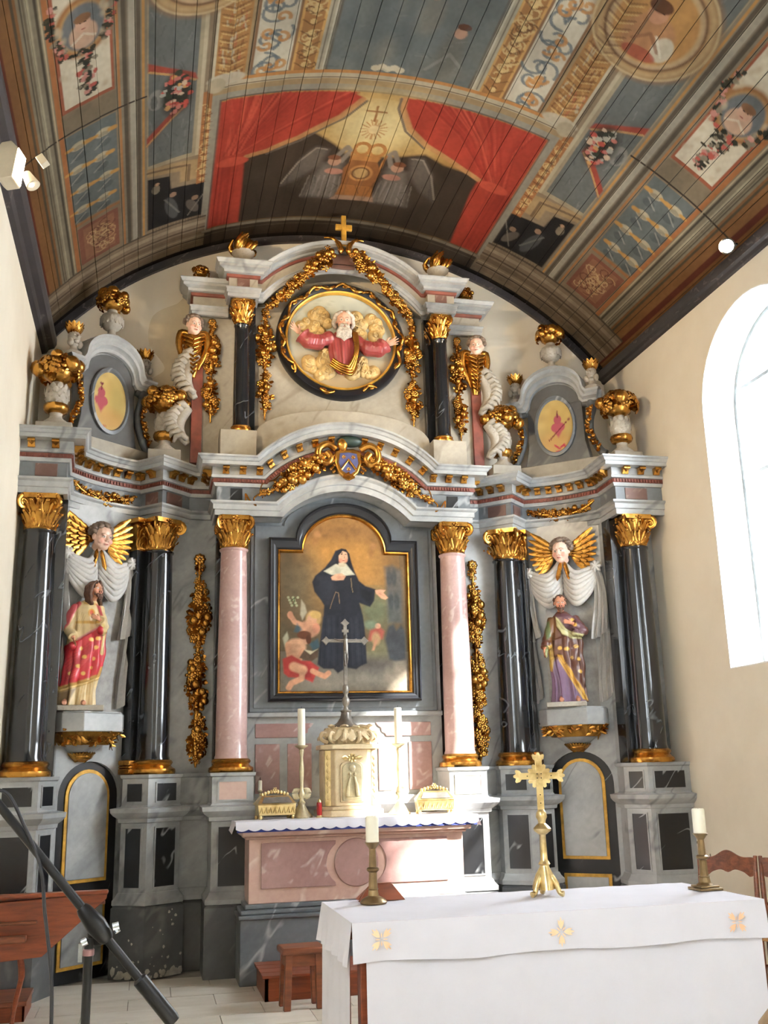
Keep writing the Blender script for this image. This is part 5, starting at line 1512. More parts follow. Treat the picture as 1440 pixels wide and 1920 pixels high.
def nun_painting():
    st = .0052; xs = np.arange(-.618, .6181, st); zs = np.arange(2.304, 3.975, st)
    X, Z = np.meshgrid(xs, zs); ok = (np.abs(X) < .615) & (Z < 3.612) | (((X / .398) ** 2 + ((Z - 3.605) / .362) ** 2 < 1) & (Z >= 3.6))
    idx = -np.ones(X.shape, int); idx[ok] = np.arange(ok.sum())
    V = np.stack([X[ok], np.full(ok.sum(), .095), Z[ok]], 1)
    q = np.stack([idx[:-1, :-1], idx[:-1, 1:], idx[1:, 1:], idx[1:, :-1]], -1).reshape(-1, 4); q = q[(q >= 0).all(1)]
    me = bpy.data.meshes.new('canvas'); me.from_pydata((V - np.array([0, .10, 2.23])).tolist(), [], q.tolist())
    P = Paint(V[:, 0] / .001023 + 720, 372 + (3.605 - V[:, 2]) / .001, (98, 88, 68))
    S = lambda pts, col, soft=8, a=1: P.poly(pts, col, soft, a)
    E_ = lambda x, y, rx, ry, col, soft=.3, a=1, rot=0: P.ell((x, y), rx, ry, col, rot, soft, a)
    P.rect(0, 1440, 1300, 1700, (118, 110, 96)); E_(740, 480, 560, 520, (150, 112, 66), 1.3); E_(740, 400, 390, 380, (196, 142, 74), 1.1, .9); E_(720, 160, 420, 110, (120, 86, 56), 1.3, .6)
    E_(280, 620, 200, 260, (112, 104, 82), 1.2, .7); E_(1000, 900, 160, 180, (112, 122, 94), 1.1, .8); E_(1020, 1300, 130, 120, (128, 122, 90), 1.0, .8)
    E_(1000, 1480, 330, 120, (100, 94, 88), .8, .9); E_(700, 1560, 500, 90, (142, 134, 120), 1, .8); E_(1220, 1540, 120, 120, (166, 152, 132), 1, .8); E_(480, 1590, 200, 60, (150, 140, 124), 1, .7)
    # distant community of nuns
    S([(1105, 490), (1180, 470), (1265, 520), (1275, 720), (1262, 1030), (1130, 1030), (1120, 760)], (88, 94, 94), 20, .8); S([(1130, 1060), (1180, 1040), (1205, 1100), (1250, 1050), (1285, 1100), (1290, 1370), (1190, 1390), (1130, 1370), (1095, 1180)], (66, 70, 76), 14, .9)
    for x, y in ((1150, 600), (1195, 590), (1160, 820), (1215, 830)): E_(x, y, 26, 80, (58, 62, 68), .6, .6)
    S([(935, 1200), (960, 1100), (1040, 1060), (1090, 1110), (1070, 1180), (990, 1200)], (186, 92, 78), 14, .9); E_(1030, 1060, 28, 26, (206, 150, 120)); E_(1010, 1180, 40, 60, (188, 150, 108), .6); S([(970, 1290), (1000, 1180), (1030, 1190), (990, 1290)], (206, 150, 116), 8)
    E_(960, 1050, 60, 40, (132, 152, 128), .8, .6)
    # faint cherub heads in the glow
    for x, y in ((470, 190), (1000, 290)): E_(x, y, 32, 34, (196, 138, 92), .8, .6); E_(x - 20, y + 70, 30, 50, (150, 106, 66), 1, .5)
    # angel children
    S([(320, 820), (355, 870), (370, 940), (330, 1010), (310, 960)], (188, 176, 150), 8); S([(150, 1180), (190, 1120), (205, 1180), (170, 1260)], (176, 172, 146), 8)
    E_(430, 1000, 70, 78, (206, 164, 108)); E_(415, 1010, 46, 54, (222, 168, 134)); E_(395, 1090, 90, 80, (216, 158, 124)); P.line([(215, 960), (260, 1030), (340, 1060)], 46, (216, 158, 124)); E_(218, 965, 26, 36, (216, 152, 120)); E_(455, 1085, 34, 46, (220, 150, 120))
    E_(450, 960, 50, 36, (214, 174, 104), .4); S([(290, 1130), (250, 1120), (280, 1040), (330, 1100)], (72, 104, 116), 10, .8); S([(390, 1230), (470, 1180), (490, 1260), (430, 1300)], (64, 96, 108), 12, .8)
    E_(350, 1180, 50, 56, (212, 158, 126)); E_(345, 1150, 66, 40, (110, 66, 44)); E_(385, 1190, 24, 44, (96, 58, 40)); E_(268, 1265, 92, 82, (222, 170, 134)); P.line([(200, 1240), (210, 1340), (300, 1370)], 52, (220, 164, 128)); P.line([(330, 1290), (300, 1370)], 40, (214, 156, 122))
    S([(345, 1285), (420, 1300), (475, 1280), (470, 1350), (400, 1400), (300, 1360)], (96, 76, 60), 6); S([(345, 1285), (420, 1298), (470, 1278), (400, 1330)], (206, 192, 160), 5)
    S([(150, 1370), (230, 1335), (320, 1385), (400, 1390), (480, 1450), (420, 1585), (330, 1545), (200, 1535), (160, 1500)], (190, 70, 64), 8); S([(260, 1400), (400, 1420), (420, 1560), (350, 1540)], (158, 50, 50), 14, .6)
    P.line([(250, 1440), (330, 1470)], 84, (226, 172, 136)); P.line([(330, 1480), (320, 1550), (230, 1590), (205, 1630)], 52, (224, 166, 130)); P.line([(420, 1480), (480, 1510), (530, 1530), (565, 1500)], 48, (222, 160, 124))
    for k in range(9): E_(200 + 11 * k, 800 + 25 * ((k * 5) % 4), 12, 12, (188, 190, 150), .5); 
    P.line([(250, 870), (260, 800), (230, 830)], 8, (84, 104, 66))
    # the nun
    S([(700, 322), (640, 345), (600, 430), (540, 510), (450, 590), (420, 650), (440, 740), (500, 820), (530, 870), (525, 960), (505, 1100), (480, 1280), (465, 1420), (520, 1460), (610, 1460), (650, 1500), (700, 1470), (740, 1450), (820, 1465), (870, 1430), (920, 1410), (915, 1250), (905, 1080), (890, 960), (862, 845), (960, 880), (1000, 820), (1015, 710), (920, 680), (860, 630), (820, 540), (790, 450), (770, 370), (740, 330)], (44, 45, 52), 7)
    S([(470, 600), (600, 610), (640, 700), (560, 850), (480, 760)], (62, 64, 72), 30, .6); S([(540, 1000), (620, 980), (640, 1400), (540, 1420)], (58, 62, 72), 40, .6); S([(780, 1000), (860, 980), (890, 1380), (800, 1420)], (60, 64, 74), 40, .6); S([(870, 700), (990, 740), (960, 850), (880, 790)], (30, 30, 34), 16, .7)
    S([(655, 465), (600, 500), (530, 545), (600, 577), (720, 585), (820, 572), (770, 510), (740, 470)], (214, 208, 184), 6); S([(640, 500), (700, 520), (690, 580), (600, 570)], (168, 164, 140), 12, .5)
    E_(712, 400, 46, 66, (228, 182, 148)); E_(690, 440, 20, 22, (220, 134, 108), .9, .7); E_(738, 436, 14, 18, (220, 134, 108), .9, .7); E_(700, 375, 9, 5, (60, 40, 34)); E_(738, 378, 8, 5, (60, 40, 34)); E_(716, 440, 13, 5, (176, 84, 72)); P.line([(722, 380), (726, 415), (716, 418)], 4, (176, 120, 92)); P.line([(690, 364), (710, 362)], 4, (96, 66, 50)); E_(700, 480, 40, 20, (206, 190, 160), .5)
    S([(700, 322), (648, 350), (640, 470), (668, 480), (672, 390), (710, 345), (750, 360), (765, 430), (760, 480), (790, 470), (772, 372), (742, 330)], (38, 38, 44), 5)
    S([(596, 600), (640, 570), (700, 562), (735, 590), (715, 625), (640, 632), (606, 628)], (226, 172, 138), 5); 
    for k in range(3): P.line([(650, 590 + 12 * k), (725, 590 + 10 * k)], 3, (176, 116, 90), .7)
    S([(1012, 720), (1060, 712), (1112, 716), (1090, 742), (1134, 790), (1108, 808), (1070, 798), (1020, 752)], (228, 168, 134), 5); P.line([(1050, 750), (1100, 775)], 4, (180, 118, 92), .7)
    P.line([(785, 610), (790, 690), (800, 740)], 9, (150, 128, 96), .8); P.line([(640, 740), (600, 850), (585, 900)], 7, (150, 120, 92), .8); P.line([(640, 745), (665, 750), (675, 850)], 8, (158, 128, 98), .8)
    P.noise(.04, .04, .1, 8); P.noise(.15, .15, .07, 9)
    for (x, y, rx, ry) in ((240, 1320, 60, 70), (420, 1120, 50, 50), (300, 1500, 70, 40), (160, 700, 160, 400), (1180, 300, 160, 200), (200, 420, 160, 120)): E_(x, y, rx, ry, (70, 56, 42), 1.4, .35)
    for k in range(14): P.line([(520 + 26 * k, 980 + 9 * (k % 3)), (500 + 29 * k, 1430)], 9, ((66, 68, 78), (28, 28, 34))[k % 2], .35)
    P.noise(.02, .02, .12, 12)
    P.done(me, .8)
    me.materials.append(M_CANVAS); link('canvas', me, pt)
nun_painting()

# ================================================================== sculpted people
M_SKIN = painted('painted_flesh', .42, .1)
M_HAIRB = plain('brown_painted_hair', (92, 62, 46), .5, var=.25, scale=40)
M_HAIRG = plain('grey_painted_hair', (176, 168, 156), .55, var=.2, scale=40)
M_HAIRC = plain('dark_ash_hair', (112, 96, 82), .5, var=.25, scale=40)
def head_lumps(mb, M, s, fat=0.0):
    """head of height s, face towards -y, chin at -.5, crown at +.5"""
    K = M @ Matrix.Scale(s, 4)
    e = lambda c, r: mb.ell(c, r, 14, 10, K)
    e((0, .06, .13), (.36, .43, .37)); e((0, -.08, -.12), (.29 + fat * .06, .29, .36)); e((0, -.19, -.37), (.16 + fat * .04, .15, .13))
    mb.tube([K @ Vector(p) for p in ((0, -.34, .08), (0, -.41, -.03), (0, -.46, -.11))], [.045 * s, .05 * s, .07 * s], 8)
    for q in (-1, 1):
        e((q * .05, -.40, -.125), (.045, .05, .04)); e((q * .13, -.315, .115), (.12, .06, .04)); e((q * .17, -.24, -.14), (.12 + fat * .05, .11, .12)); e((q * .36, .03, -.02), (.045, .09, .13)); e((q * .135, -.315, .02), (.065, .05, .045))
    e((0, -.36, -.235), (.10, .05, .028)); e((0, -.35, -.285), (.085, .05, .03)); e((0, -.30, -.26), (.12, .08, .06))
def paint_face(P3, M, s, skin=(224, 178, 150), cheek=(206, 120, 102), blush=.45):
    """P3: (N,3) coords -> colours for a head at M"""
    Mi = (M @ Matrix.Scale(s, 4)).inverted(); A = np.array(Mi)
    L = P3 @ A[:3, :3].T + A[:3, 3]
    P = Paint(L[:, 0], L[:, 2], skin)
    P.ell((0, -.262), .1, .03, (176, 92, 84), a=.9); P.line([(-.1, -.26), (.1, -.26)], .014, (120, 60, 56), .8)
    for q in (-1, 1):
        P.ell((q * .19, -.14), .1, .1, cheek, soft=1.2, a=blush)
        P.ell((q * .135, .02), .062, .032, (232, 226, 216), soft=.3); P.ell((q * .135, .02), .026, .03, (56, 40, 34), soft=.3); P.line([(q * .07, .045), (q * .135, .06), (q * .2, .04)], .016, (84, 56, 46), .9); P.line([(q * .05, .11), (q * .14, .15), (q * .22, .11)], .03, (120, 84, 62), .7)
        P.ell((q * .04, -.155), .02, .012, (140, 90, 76))
    front = (L[:, 1] < -.05)
    col = P.c.copy(); base = np.array(lin(skin)); col[~front] = base
    return col, L
def hand_lumps(mb, wrist, d, palm_n, size, curl=.35, thumb=1, spread=.25):
    """palm and five fingers; d points along the hand, palm_n out of the palm"""
    d = Vector(d).normalized(); n = Vector(palm_n); n = (n - d * n.dot(d)).normalized(); s = d.cross(n) * thumb; w = Vector(wrist)
    R = Matrix((s, n, d)).transposed()
    mb.ell(w + d * (size * .27), (size * .22, size * .10, size * .28), 12, 8, R=R)
    mb.ell(w + d * (size * .42), (size * .21, size * .09, size * .12), 12, 8, R=R)
    for k, L in enumerate((.46, .52, .48, .38)):
        o = (.165 - .11 * k); a = w + d * (size * .48) + s * (size * o); di = (d + s * (spread * (1.2 - .8 * k)) * .5).normalized()
        b = a + di * (size * L * .45) + n * (size * curl * .18); c = b + (di + n * curl * 1.4).normalized() * (size * L * .32); e = c + (di + n * curl * 2.6).normalized() * (size * L * .24)
        mb.tube([a - d * (size * .06), a, b, c, e], [size * .062, size * .060, size * .056, size * .050, size * .036], 8)
    a = w + d * (size * .14) + s * (size * .17)
    mb.tube([a - s * (size * .06), a + s * (size * .10) + d * (size * .10) + n * (size * .04), a + s * (size * .17) + d * (size * .26) + n * (size * .10), a + s * (size * .18) + d * (size * .38) + n * (size * .12)], [size * .085, size * .075, size * .06, size * .042], 8)
def locks(mb, M, s, pts, r=.07, seed=1, wig=.05):
    g = random.Random(seed); K = M @ Matrix.Scale(s, 4)
    for path in pts:
        q = smooth_path(path, 4); n = len(q)
        q = [K @ (p + Vector((math.sin(i * 1.4 + path[0][0] * 9) * wig * .5, 0, 0))) for i, p in enumerate(q)]
        mb.tube(q, [s * r * (.7 + .5 * math.sin(PI * (i + 1) / (n + 1))) for i in range(n)], 7)

def robe(rows, n=72, k=9, amp=.05, depth=.72, seed=0.0, yoff=0.0):
    """rows: (z, centre x, half width, fold amount) -> closed loft rings"""
    Z = [r[0] for r in rows]; rings = []
    for z in np.linspace(Z[0], Z[-1], 46):
        cx = np.interp(z, Z, [r[1] for r in rows]); hw = np.interp(z, Z, [r[2] for r in rows]); fa = np.interp(z, Z, [r[3] for r in rows])
        ring = []
        for i in range(n):
            a = 2 * PI * i / n
            f = 1 + amp * fa * (math.sin(k * a + seed + z * 5) + .55 * math.sin((k + 6) * a - 2 * seed + z * 9))
            ring.append((cx + hw * f * math.cos(a), yoff + hw * depth * f * math.sin(a), z))
        rings.append(ring)
    return rings

def saint(name, label, loc, rotz, H, rows, head, arms, paint, uv, hairfn, skin, mantle=None, folds=9, seed=1.0):
    t = thing(name, label, 'statue', loc, rotz, 'statues in the bays')
    mb = MB(); HM, hs = head
    head_lumps(mb, HM, hs)
    nk = HM @ Vector((0, .06 * hs, -.3 * hs)); mb.tube([nk, (rows[-1][1], .01, rows[-1][0] - .04), (rows[-1][1], .01, rows[-1][0] - .16)], [hs * .2, hs * .24, hs * .3], 10)
    mb.tube([(rows[-1][1], .01, rows[-1][0] - .14), (rows[2][1], 0, .3 * H), (rows[0][1], 0, .04)], [.06, .07, .05], 10)
    for (sh, el, wr, hd, pn, cu, th, hsz) in arms:
        mb.tube([sh, el, wr], [.034, .027, .018], 9); hand_lumps(mb, wr, hd, pn, hsz, cu, th)
    for q in (-1, 1):
        mb.tube([(rows[0][1] + q * .06, -.02, .05), (rows[0][1] + q * .075, -.09, .022), (rows[0][1] + q * .08, -.14, .016)], [.03, .026, .018], 8)
    body = fuse(mb, .0042, 3)
    c = coords(body); col, L = paint_face(c, HM, hs, skin); far = c[:, 2] < (HM.translation.z - hs * .62)
    col[far] = np.array(lin(skin)) * np.array([.98, .92, .9]); set_colors(body, col); body.materials.append(M_SKIN); link('body', body, t)
    # robe with the mantle standing proud of the tunic
    rb = MB().loft(robe(rows, 96, folds, .085, .66, seed)); 
    for (sh, el, wr, hd, pn, cu, th, hsz) in arms:
        sh, el, wr = Vector(sh), Vector(el), Vector(wr); q = smooth_path([sh + Vector((0, .01, .01)), sh.lerp(el, .5), el, el.lerp(wr, .55), el.lerp(wr, .9)], 4)
        n = len(q); rr = [.050 - .010 * i / n + .003 * math.sin(9 * i / n * PI) for i in range(n)]
        rb.tube(q, rr, 14)
        for k in range(4):
            p = el.lerp(wr, .2 + .2 * k); rb.ell(p + Vector((0, -.012, -.04 - .012 * k)), (.02, .035, .03), 8, 6)
    me = fuse(rb, .005, 1)
    c = coords(me); U = c[:, 0] / uv[0] + uv[1]; V = uv[2] - c[:, 2] / uv[3]
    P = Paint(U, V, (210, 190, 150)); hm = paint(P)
    if mantle:
        pm = Paint(U, V, (0, 0, 0))
        for poly in mantle: pm.poly(poly, (255, 255, 255), 6)
        h = pm.c[:, 0]; nr = np.empty(len(c) * 3, np.float32); me.vertices.foreach_get('normal', nr); nr = nr.reshape(-1, 3)
        fold = np.sin((U * .9 + V * .55) / 17.0) * .5 + np.sin((U * .4 - V * .9) / 23.0) * .3
        c2 = c + nr * ((h * .014) + h * fold * .009)[:, None]; me.vertices.foreach_set('co', c2.astype(np.float32).ravel()); me.update()
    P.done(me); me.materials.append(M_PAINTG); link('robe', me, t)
    hb = MB(); hairfn(hb, HM, hs); hb.build('hair', M_HAIRB, t, smooth=180)
    bd = MB()
    K = HM @ Matrix.Scale(hs, 4)
    for (x, y, z, r) in ((0, -.33, -.42, .13), (-.1, -.28, -.38, .12), (.1, -.28, -.38, .12), (0, -.30, -.54, .10), (-.2, -.18, -.28, .09), (.2, -.18, -.28, .09), (-.07, -.37, -.20, .045), (.07, -.37, -.20, .045)): bd.ell((x, y, z), (r, r * .8, r * 1.1), 9, 7, K)
    bd.build('beard', M_HAIRB, t, smooth=180)
    MB().prism([(-.20, -.16), (.17, -.16), (.17, .12), (-.20, .12)], -.045, 0, plane='xy').build('statue_base', M_STONE, t, bevel=.006)
    return t
def hair_long(mb, M, s):
    K = M @ Matrix.Scale(s, 4); mb.ell((0, .10, .16), (.40, .45, .38), 14, 10, K)
    P = []
    for q in (-1, 1):
        for k in range(4): P.append([(q * .08, -.28 + .12 * k, .46 - .05 * k), (q * .34, -.16 + .14 * k, .2), (q * .40, -.04 + .12 * k, -.2), (q * .36, .02 + .1 * k, -.55), (q * .34, -.06 + .12 * k, -.88)])
    for k in range(5): P.append([(-.2 + .1 * k, .35, .3), (-.24 + .12 * k, .46, -.1), (-.26 + .13 * k, .42, -.5), (-.26 + .13 * k, .36, -.85)])
    locks(mb, M, s, P, .09)
def hair_short(mb, M, s):
    K = M @ Matrix.Scale(s, 4); mb.ell((0, .12, .16), (.39, .43, .36), 14, 10, K); g = random.Random(4)
    for k in range(46):
        a = g.uniform(0, 2 * PI); t = g.uniform(.05, 1); rr = math.sqrt(max(0, 1 - t * t)); x, y, z = .40 * rr * math.cos(a), .12 + .44 * rr * math.sin(a), .14 + .38 * t
        if y < -.18 and z < .34: continue
        mb.ell((x, y, z), (.075, .075, .06), 7, 5, K)
    for q in (-1, 1):
        for k in range(4): mb.ell((q * .37, .06 + .07 * k, .12 - .06 * k), (.06, .08, .09), 7, 5, K)

def paint_christ(P):
    P.poly([(120, 1580), (500, 1580), (500, 600), (100, 600)], (216, 192, 144), 4)
    P.ell((385, 860), 26, 34, (206, 150, 70)); P.ell((385, 856), 14, 18, (206, 96, 62)); P.line([(280, 935), (440, 935)], 22, (206, 160, 84)); P.line([(330, 780), (440, 790)], 16, (206, 166, 96))
    for k in range(5): P.line([(285 + 14 * k, 840 + 10 * k), (250 + 12 * k, 1010)], 6, (196, 168, 110), .6)
    for k in range(6): P.line([(330 + 18 * k, 1380), (300 + 24 * k, 1560)], 7, (196, 156, 92), .7)
    P.poly([(300, 765), (240, 800), (195, 900), (190, 1000), (225, 950), (262, 860), (310, 790)], (196, 84, 88), 5); P.poly([(415, 780), (450, 800), (475, 880), (452, 880)], (186, 78, 84), 4)
    P.poly([(285, 1065), (455, 955), (470, 985), (300, 1100)], (206, 138, 138), 5)
    P.poly([(200, 1110), (290, 1080), (450, 975), (520, 1000), (510, 1160), (480, 1300), (470, 1345), (360, 1395), (170, 1450), (195, 1320), (205, 1210)], (198, 52, 62), 5)
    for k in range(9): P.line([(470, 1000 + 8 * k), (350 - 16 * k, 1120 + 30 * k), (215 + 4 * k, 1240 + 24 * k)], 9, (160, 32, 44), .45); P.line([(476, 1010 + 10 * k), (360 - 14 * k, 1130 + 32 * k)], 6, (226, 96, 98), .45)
    for x, y in ((300, 1275), (350, 1205), (400, 1285), (430, 1130), (415, 1215), (320, 1140), (250, 1330), (390, 1070), (440, 1060), (345, 1330)): P.ell((x, y), 15, 15, (224, 176, 96), soft=.5)
    P.line([(165, 1455), (250, 1430), (360, 1395), (470, 1345), (480, 1290)], 42, (186, 146, 78)); P.line([(165, 1462), (360, 1402), (470, 1352)], 12, (226, 196, 132)); P.poly([(120, 1500), (180, 1470), (300, 1440), (240, 1560), (120, 1580)], (140, 116, 84), 8)
    P.line([(475, 960), (480, 1050), (470, 1170)], 26, (206, 182, 122)); P.noise(.05, .05, .08, 3)
def paint_joseph(P):
    P.poly([(250, 1520), (700, 1520), (700, 600), (250, 600)], (92, 54, 40), 4)
    P.poly([(330, 1180), (420, 1130), (500, 1250), (580, 1400), (600, 1500), (320, 1500)], (112, 84, 112), 6)
    for k in range(6): P.line([(390 + 22 * k, 1250), (370 + 34 * k, 1490)], 8, (104, 74, 98), .6)
    P.poly([(380, 780), (470, 770), (560, 800), (620, 880), (640, 940), (560, 950), (460, 880), (400, 850)], (104, 72, 78), 5); P.poly([(340, 790), (400, 790), (395, 900), (370, 1010), (330, 1010), (310, 900)], (116, 78, 44), 5)
    P.poly([(300, 840), (345, 830), (350, 960), (310, 990)], (92, 104, 66), 6)
    P.poly([(398, 800), (420, 820), (470, 900), (540, 945), (610, 955), (590, 985), (520, 990), (440, 950), (400, 880)], (186, 180, 130), 4); P.line([(405, 830), (450, 905), (530, 960), (600, 966)], 8, (146, 140, 96), .7)
    P.poly([(390, 1110), (430, 1120), (480, 1220), (600, 1440), (612, 1480), (570, 1470), (470, 1290), (400, 1160)], (206, 160, 70), 4); P.line([(400, 1130), (470, 1260), (590, 1460)], 8, (150, 104, 40), .7)
    P.poly([(320, 1040), (365, 1010), (370, 1100), (345, 1240), (325, 1230)], (190, 150, 66), 5); P.poly([(280, 1050), (320, 1040), (330, 1180), (310, 1170)], (150, 156, 108), 5)
    for x, y in ((500, 1140), (555, 1150), (540, 1050), (470, 1070), (560, 1250), (415, 1060), (530, 830), (545, 880)): P.ell((x, y), 17, 15, (212, 166, 78), soft=.5)
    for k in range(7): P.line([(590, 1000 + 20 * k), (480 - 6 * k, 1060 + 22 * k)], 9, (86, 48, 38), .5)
    P.noise(.05, .05, .1, 4)
ch_rows = [(0, -.07, .165, 1.3), (.13, -.054, .142, 1.3), (.24, -.03, .142, 1.2), (.35, -.012, .144, 1.0), (.46, 0, .146, .9), (.57, .008, .142, .8), (.68, .008, .132, .6), (.79, .0, .118, .3), (.84, .004, .10, .2), (.875, .012, .075, .1), (.90, .03, .045, 0)]
HMc = Matrix.Translation((.062, -.025, .982)) @ rotm('Z', math.radians(42)) @ rotm('X', math.radians(-8))
saint('robed_statue', 'painted statue of a bearded man in red mantle and cream tunic, left niche', bay(-1, .22, .13, 2.178), math.radians(6), 1.06, ch_rows, (HMc, .155),
      [((-.085, 0, .82), (-.13, -.03, .63), (-.10, -.115, .555), (.15, -.5, -.8), (.9, 0, 0), .3, -1, .085), ((.095, 0, .82), (.145, -.04, .66), (.105, -.125, .715), (-.8, -.25, .35), (0, 1, 0), .45, -1, .085)],
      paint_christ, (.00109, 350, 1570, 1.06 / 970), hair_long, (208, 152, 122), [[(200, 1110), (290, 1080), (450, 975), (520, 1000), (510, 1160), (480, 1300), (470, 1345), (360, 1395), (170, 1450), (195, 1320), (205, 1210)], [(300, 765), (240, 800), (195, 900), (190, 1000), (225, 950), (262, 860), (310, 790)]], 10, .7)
jo_rows = [(0, .02, .155, 1.3), (.105, .022, .142, 1.3), (.22, .018, .136, 1.2), (.34, .01, .146, 1.0), (.457, .008, .15, .8), (.574, .016, .146, .6), (.69, .02, .135, .4), (.75, .02, .125, .3), (.81, .008, .106, .2), (.84, 0, .07, .1), (.865, -.005, .045, 0)]
HMj = Matrix.Translation((-.012, -.03, .945)) @ rotm('Z', math.radians(4)) @ rotm('X', math.radians(6))
saint('robed_statue', 'painted statue of a bearded man in brown mantle with green sash, right niche', bay(1, -.02, .17, 2.178), math.radians(-22), 1.02, jo_rows, (HMj, .15),
      [((-.09, 0, .785), (-.155, -.04, .60), (-.185, -.11, .50), (-.25, -.5, -.75), (.9, -.2, 0), .5, -1, .085), ((.105, 0, .785), (.195, -.05, .665), (.085, -.135, .735), (-.95, -.12, .25), (0, 1, .1), .2, -1, .09)],
      paint_joseph, (.00117, 450, 1490, 1.02 / 870), hair_short, (196, 138, 108), [[(330, 1000), (480, 960), (620, 980), (620, 1250), (580, 1400), (600, 1470), (500, 1280), (410, 1110), (330, 1150)], [(398, 800), (470, 900), (540, 945), (610, 955), (590, 985), (520, 990), (440, 950), (400, 880)]], 10, 1.9)

# ---- brackets under the statues
def bracket(sg, lab):
    b = thing('statue_bracket', 'grey marble bracket with gilt carving under the %s statue' % lab, 'bracket', bay(sg, .12 if sg < 0 else .0, 0, 1.73), bay_rot(sg), 'statue brackets')
    def oct_(w, d): return [(-w, 0), (-w, -d * .55), (-w * .62, -d), (w * .62, -d), (w, -d * .55), (w, 0)]
    MB().prism(oct_(.315, .30), .235, .385, plane='xy').build('shelf', M_GREY, b, bevel=.006)
    MB().prism(oct_(.30, .285), .385, .400, plane='xy').build('shelf_top', M_GREY, b, bevel=.004)
    r0 = oct_(.22, .19); r1 = oct_(.295, .275)
    MB().loft([[(x, y, .13) for x, y in r0], [(x * 1.0, y, .235) for x, y in r1]]).build('carved_belt', M_GOLD, b, smooth=30)
    g = random.Random(9 + sg); lf = MB()
    for k in range(90):
        i = g.randrange(5); f = g.random(); h = g.random()
        p0 = Vector((*r0[i], .135)).lerp(Vector((*r0[i + 1], .135)), f); p1 = Vector((*r1[i], .23)).lerp(Vector((*r1[i + 1], .23)), f); p = p0.lerp(p1, h)
        n = Vector((p.x, p.y * 1.2 - .02, -.12)).normalized(); lf.leaf(p, (g.uniform(-1, 1), -.1, g.uniform(-.5, .9)), n, .062, .032, .15)
    lf.build('carved_leaves', M_GOLD, b, smooth=50)
    MB().lathe([(.20, .13), (.17, .115), (.13, .085), (.115, .075)], 24, sx=1, sy=.85, a0=PI, a1=2 * PI).build('fluted_neck', M_GREY, b, smooth=50)
    pd = MB().ell((0, -.03, .04), (.10, .07, .04), 12, 8)
    for k in range(14):
        a = PI + PI * (k + .5) / 14; pd.leaf((.04 * math.cos(a), .04 * math.sin(a), .0), (math.cos(a), .8 * math.sin(a), .6), (math.cos(a), math.sin(a), -.6), .11, .05, -.1)
    pd.build('pendant', M_GOLD, b, smooth=50)
bracket(-1, 'red-robed'); bracket(1, 'brown-robed')

# ---- cherub heads with wings, drapery swags
def wing(mb, sg, s=1.0, droop=0.0):
    """rows of feathers fanning out from the shoulder"""
    for row, (n, L, r0, w) in enumerate(((8, .24, .05, .055), (7, .17, .04, .055), (6, .11, .03, .05))):
        for k in range(n):
            a = math.radians(38 - droop - k * (86 / n)); d = Vector((sg * math.cos(a), 0, math.sin(a)))
            base = Vector((sg * .06, -.012 - .014 * row, .03 - .012 * k)) * s
            mb.leaf(base + d * (r0 * s), d, (0, -1, 0), L * s * (1 - .045 * k), w * s, .06, .22, .35)
    mb.ell(Vector((sg * .07, -.01, .02)) * s, (.05 * s, .03 * s, .06 * s), 10, 7)
def cherub(name, label, M4, size, turn, hair, group, wings=True, terms=False):
    t = thing(name, label, 'cherub', M4.translation, M4.to_euler().z, group)
    HM = rotm('Z', math.radians(turn)) @ rotm('X', math.radians(12)) ; HM = Matrix.Translation((0, -.09 * size / .2, 0)) @ HM
    mb = MB(); head_lumps(mb, HM, size, 1.0); mb.tube([HM @ Vector((0, .1 * size, -.25 * size)), HM @ Vector((0, .3 * size, -.45 * size))], [size * .2, size * .2], 10)
    me = fuse(mb, .0042, 3); c = coords(me); col, _ = paint_face(c, HM, size, (226, 190, 170), (214, 128, 112), .6); set_colors(me, col); me.materials.append(M_SKIN); link('head', me, t)
    hb = MB(); K = HM @ Matrix.Scale(size, 4); hb.ell((0, .12, .17), (.39, .42, .36), 14, 10, K); g = random.Random(5)
    for k in range(70):
        a = g.uniform(0, 2 * PI); u = g.uniform(-.25, 1); rr = math.sqrt(1 - u * u); x, y, z = .40 * rr * math.cos(a), .10 + .44 * rr * math.sin(a), .14 + .38 * u
        if y < -.14 and z < .30: continue
        hb.ell((x * 1.08, y, z * 1.05), (.13, .12, .10), 7, 5, K)
    hb.build('hair', hair, t, smooth=180)
    if wings:
        for sg in (-1, 1):
            w = MB(); wing(w, sg, size / .2 * .95); w.build('wing', M_GOLD, t, smooth=50)
        bib = MB()
        for q in (-1, 1):
            for k in range(4): bib.leaf((q * .02 + q * .008 * k, -.06, -.10 - .03 * k), (q * .15, -.1, -1), (0, -1, 0), .10, .045, .1)
        bib.build('breast_feathers', M_GOLD, t, smooth=50)
    if terms:
        bd = MB()
        for k in range(9):
            z = -.10 - .045 * k; w = .13 * (1 - k / 11)
            for q in (-1, 1): bd.tube(smooth_path([(q * w * .9, .02, z + .05), (q * w * .55, -.06, z), (0, -.085, z - .04)], 3), .020 * (1 - k / 14), 7)
        for q in (-1, 1): bd.tube(smooth_path([(q * .05, -.02, -.06), (q * .12, -.01, -.05), (q * .13, 0, -.2), (q * .05, 0, -.42)], 4), [.03] * 4 + [.036] * 4 + [.03] * 3 + [.014] * 2, 8)
        bd.tube([(0, .02, -.08), (0, .02, -.3), (0, .02, -.50)], [.10, .085, .03], 12)
        bd.build('gilt_wings', M_GOLD, t, smooth=60)
    return t
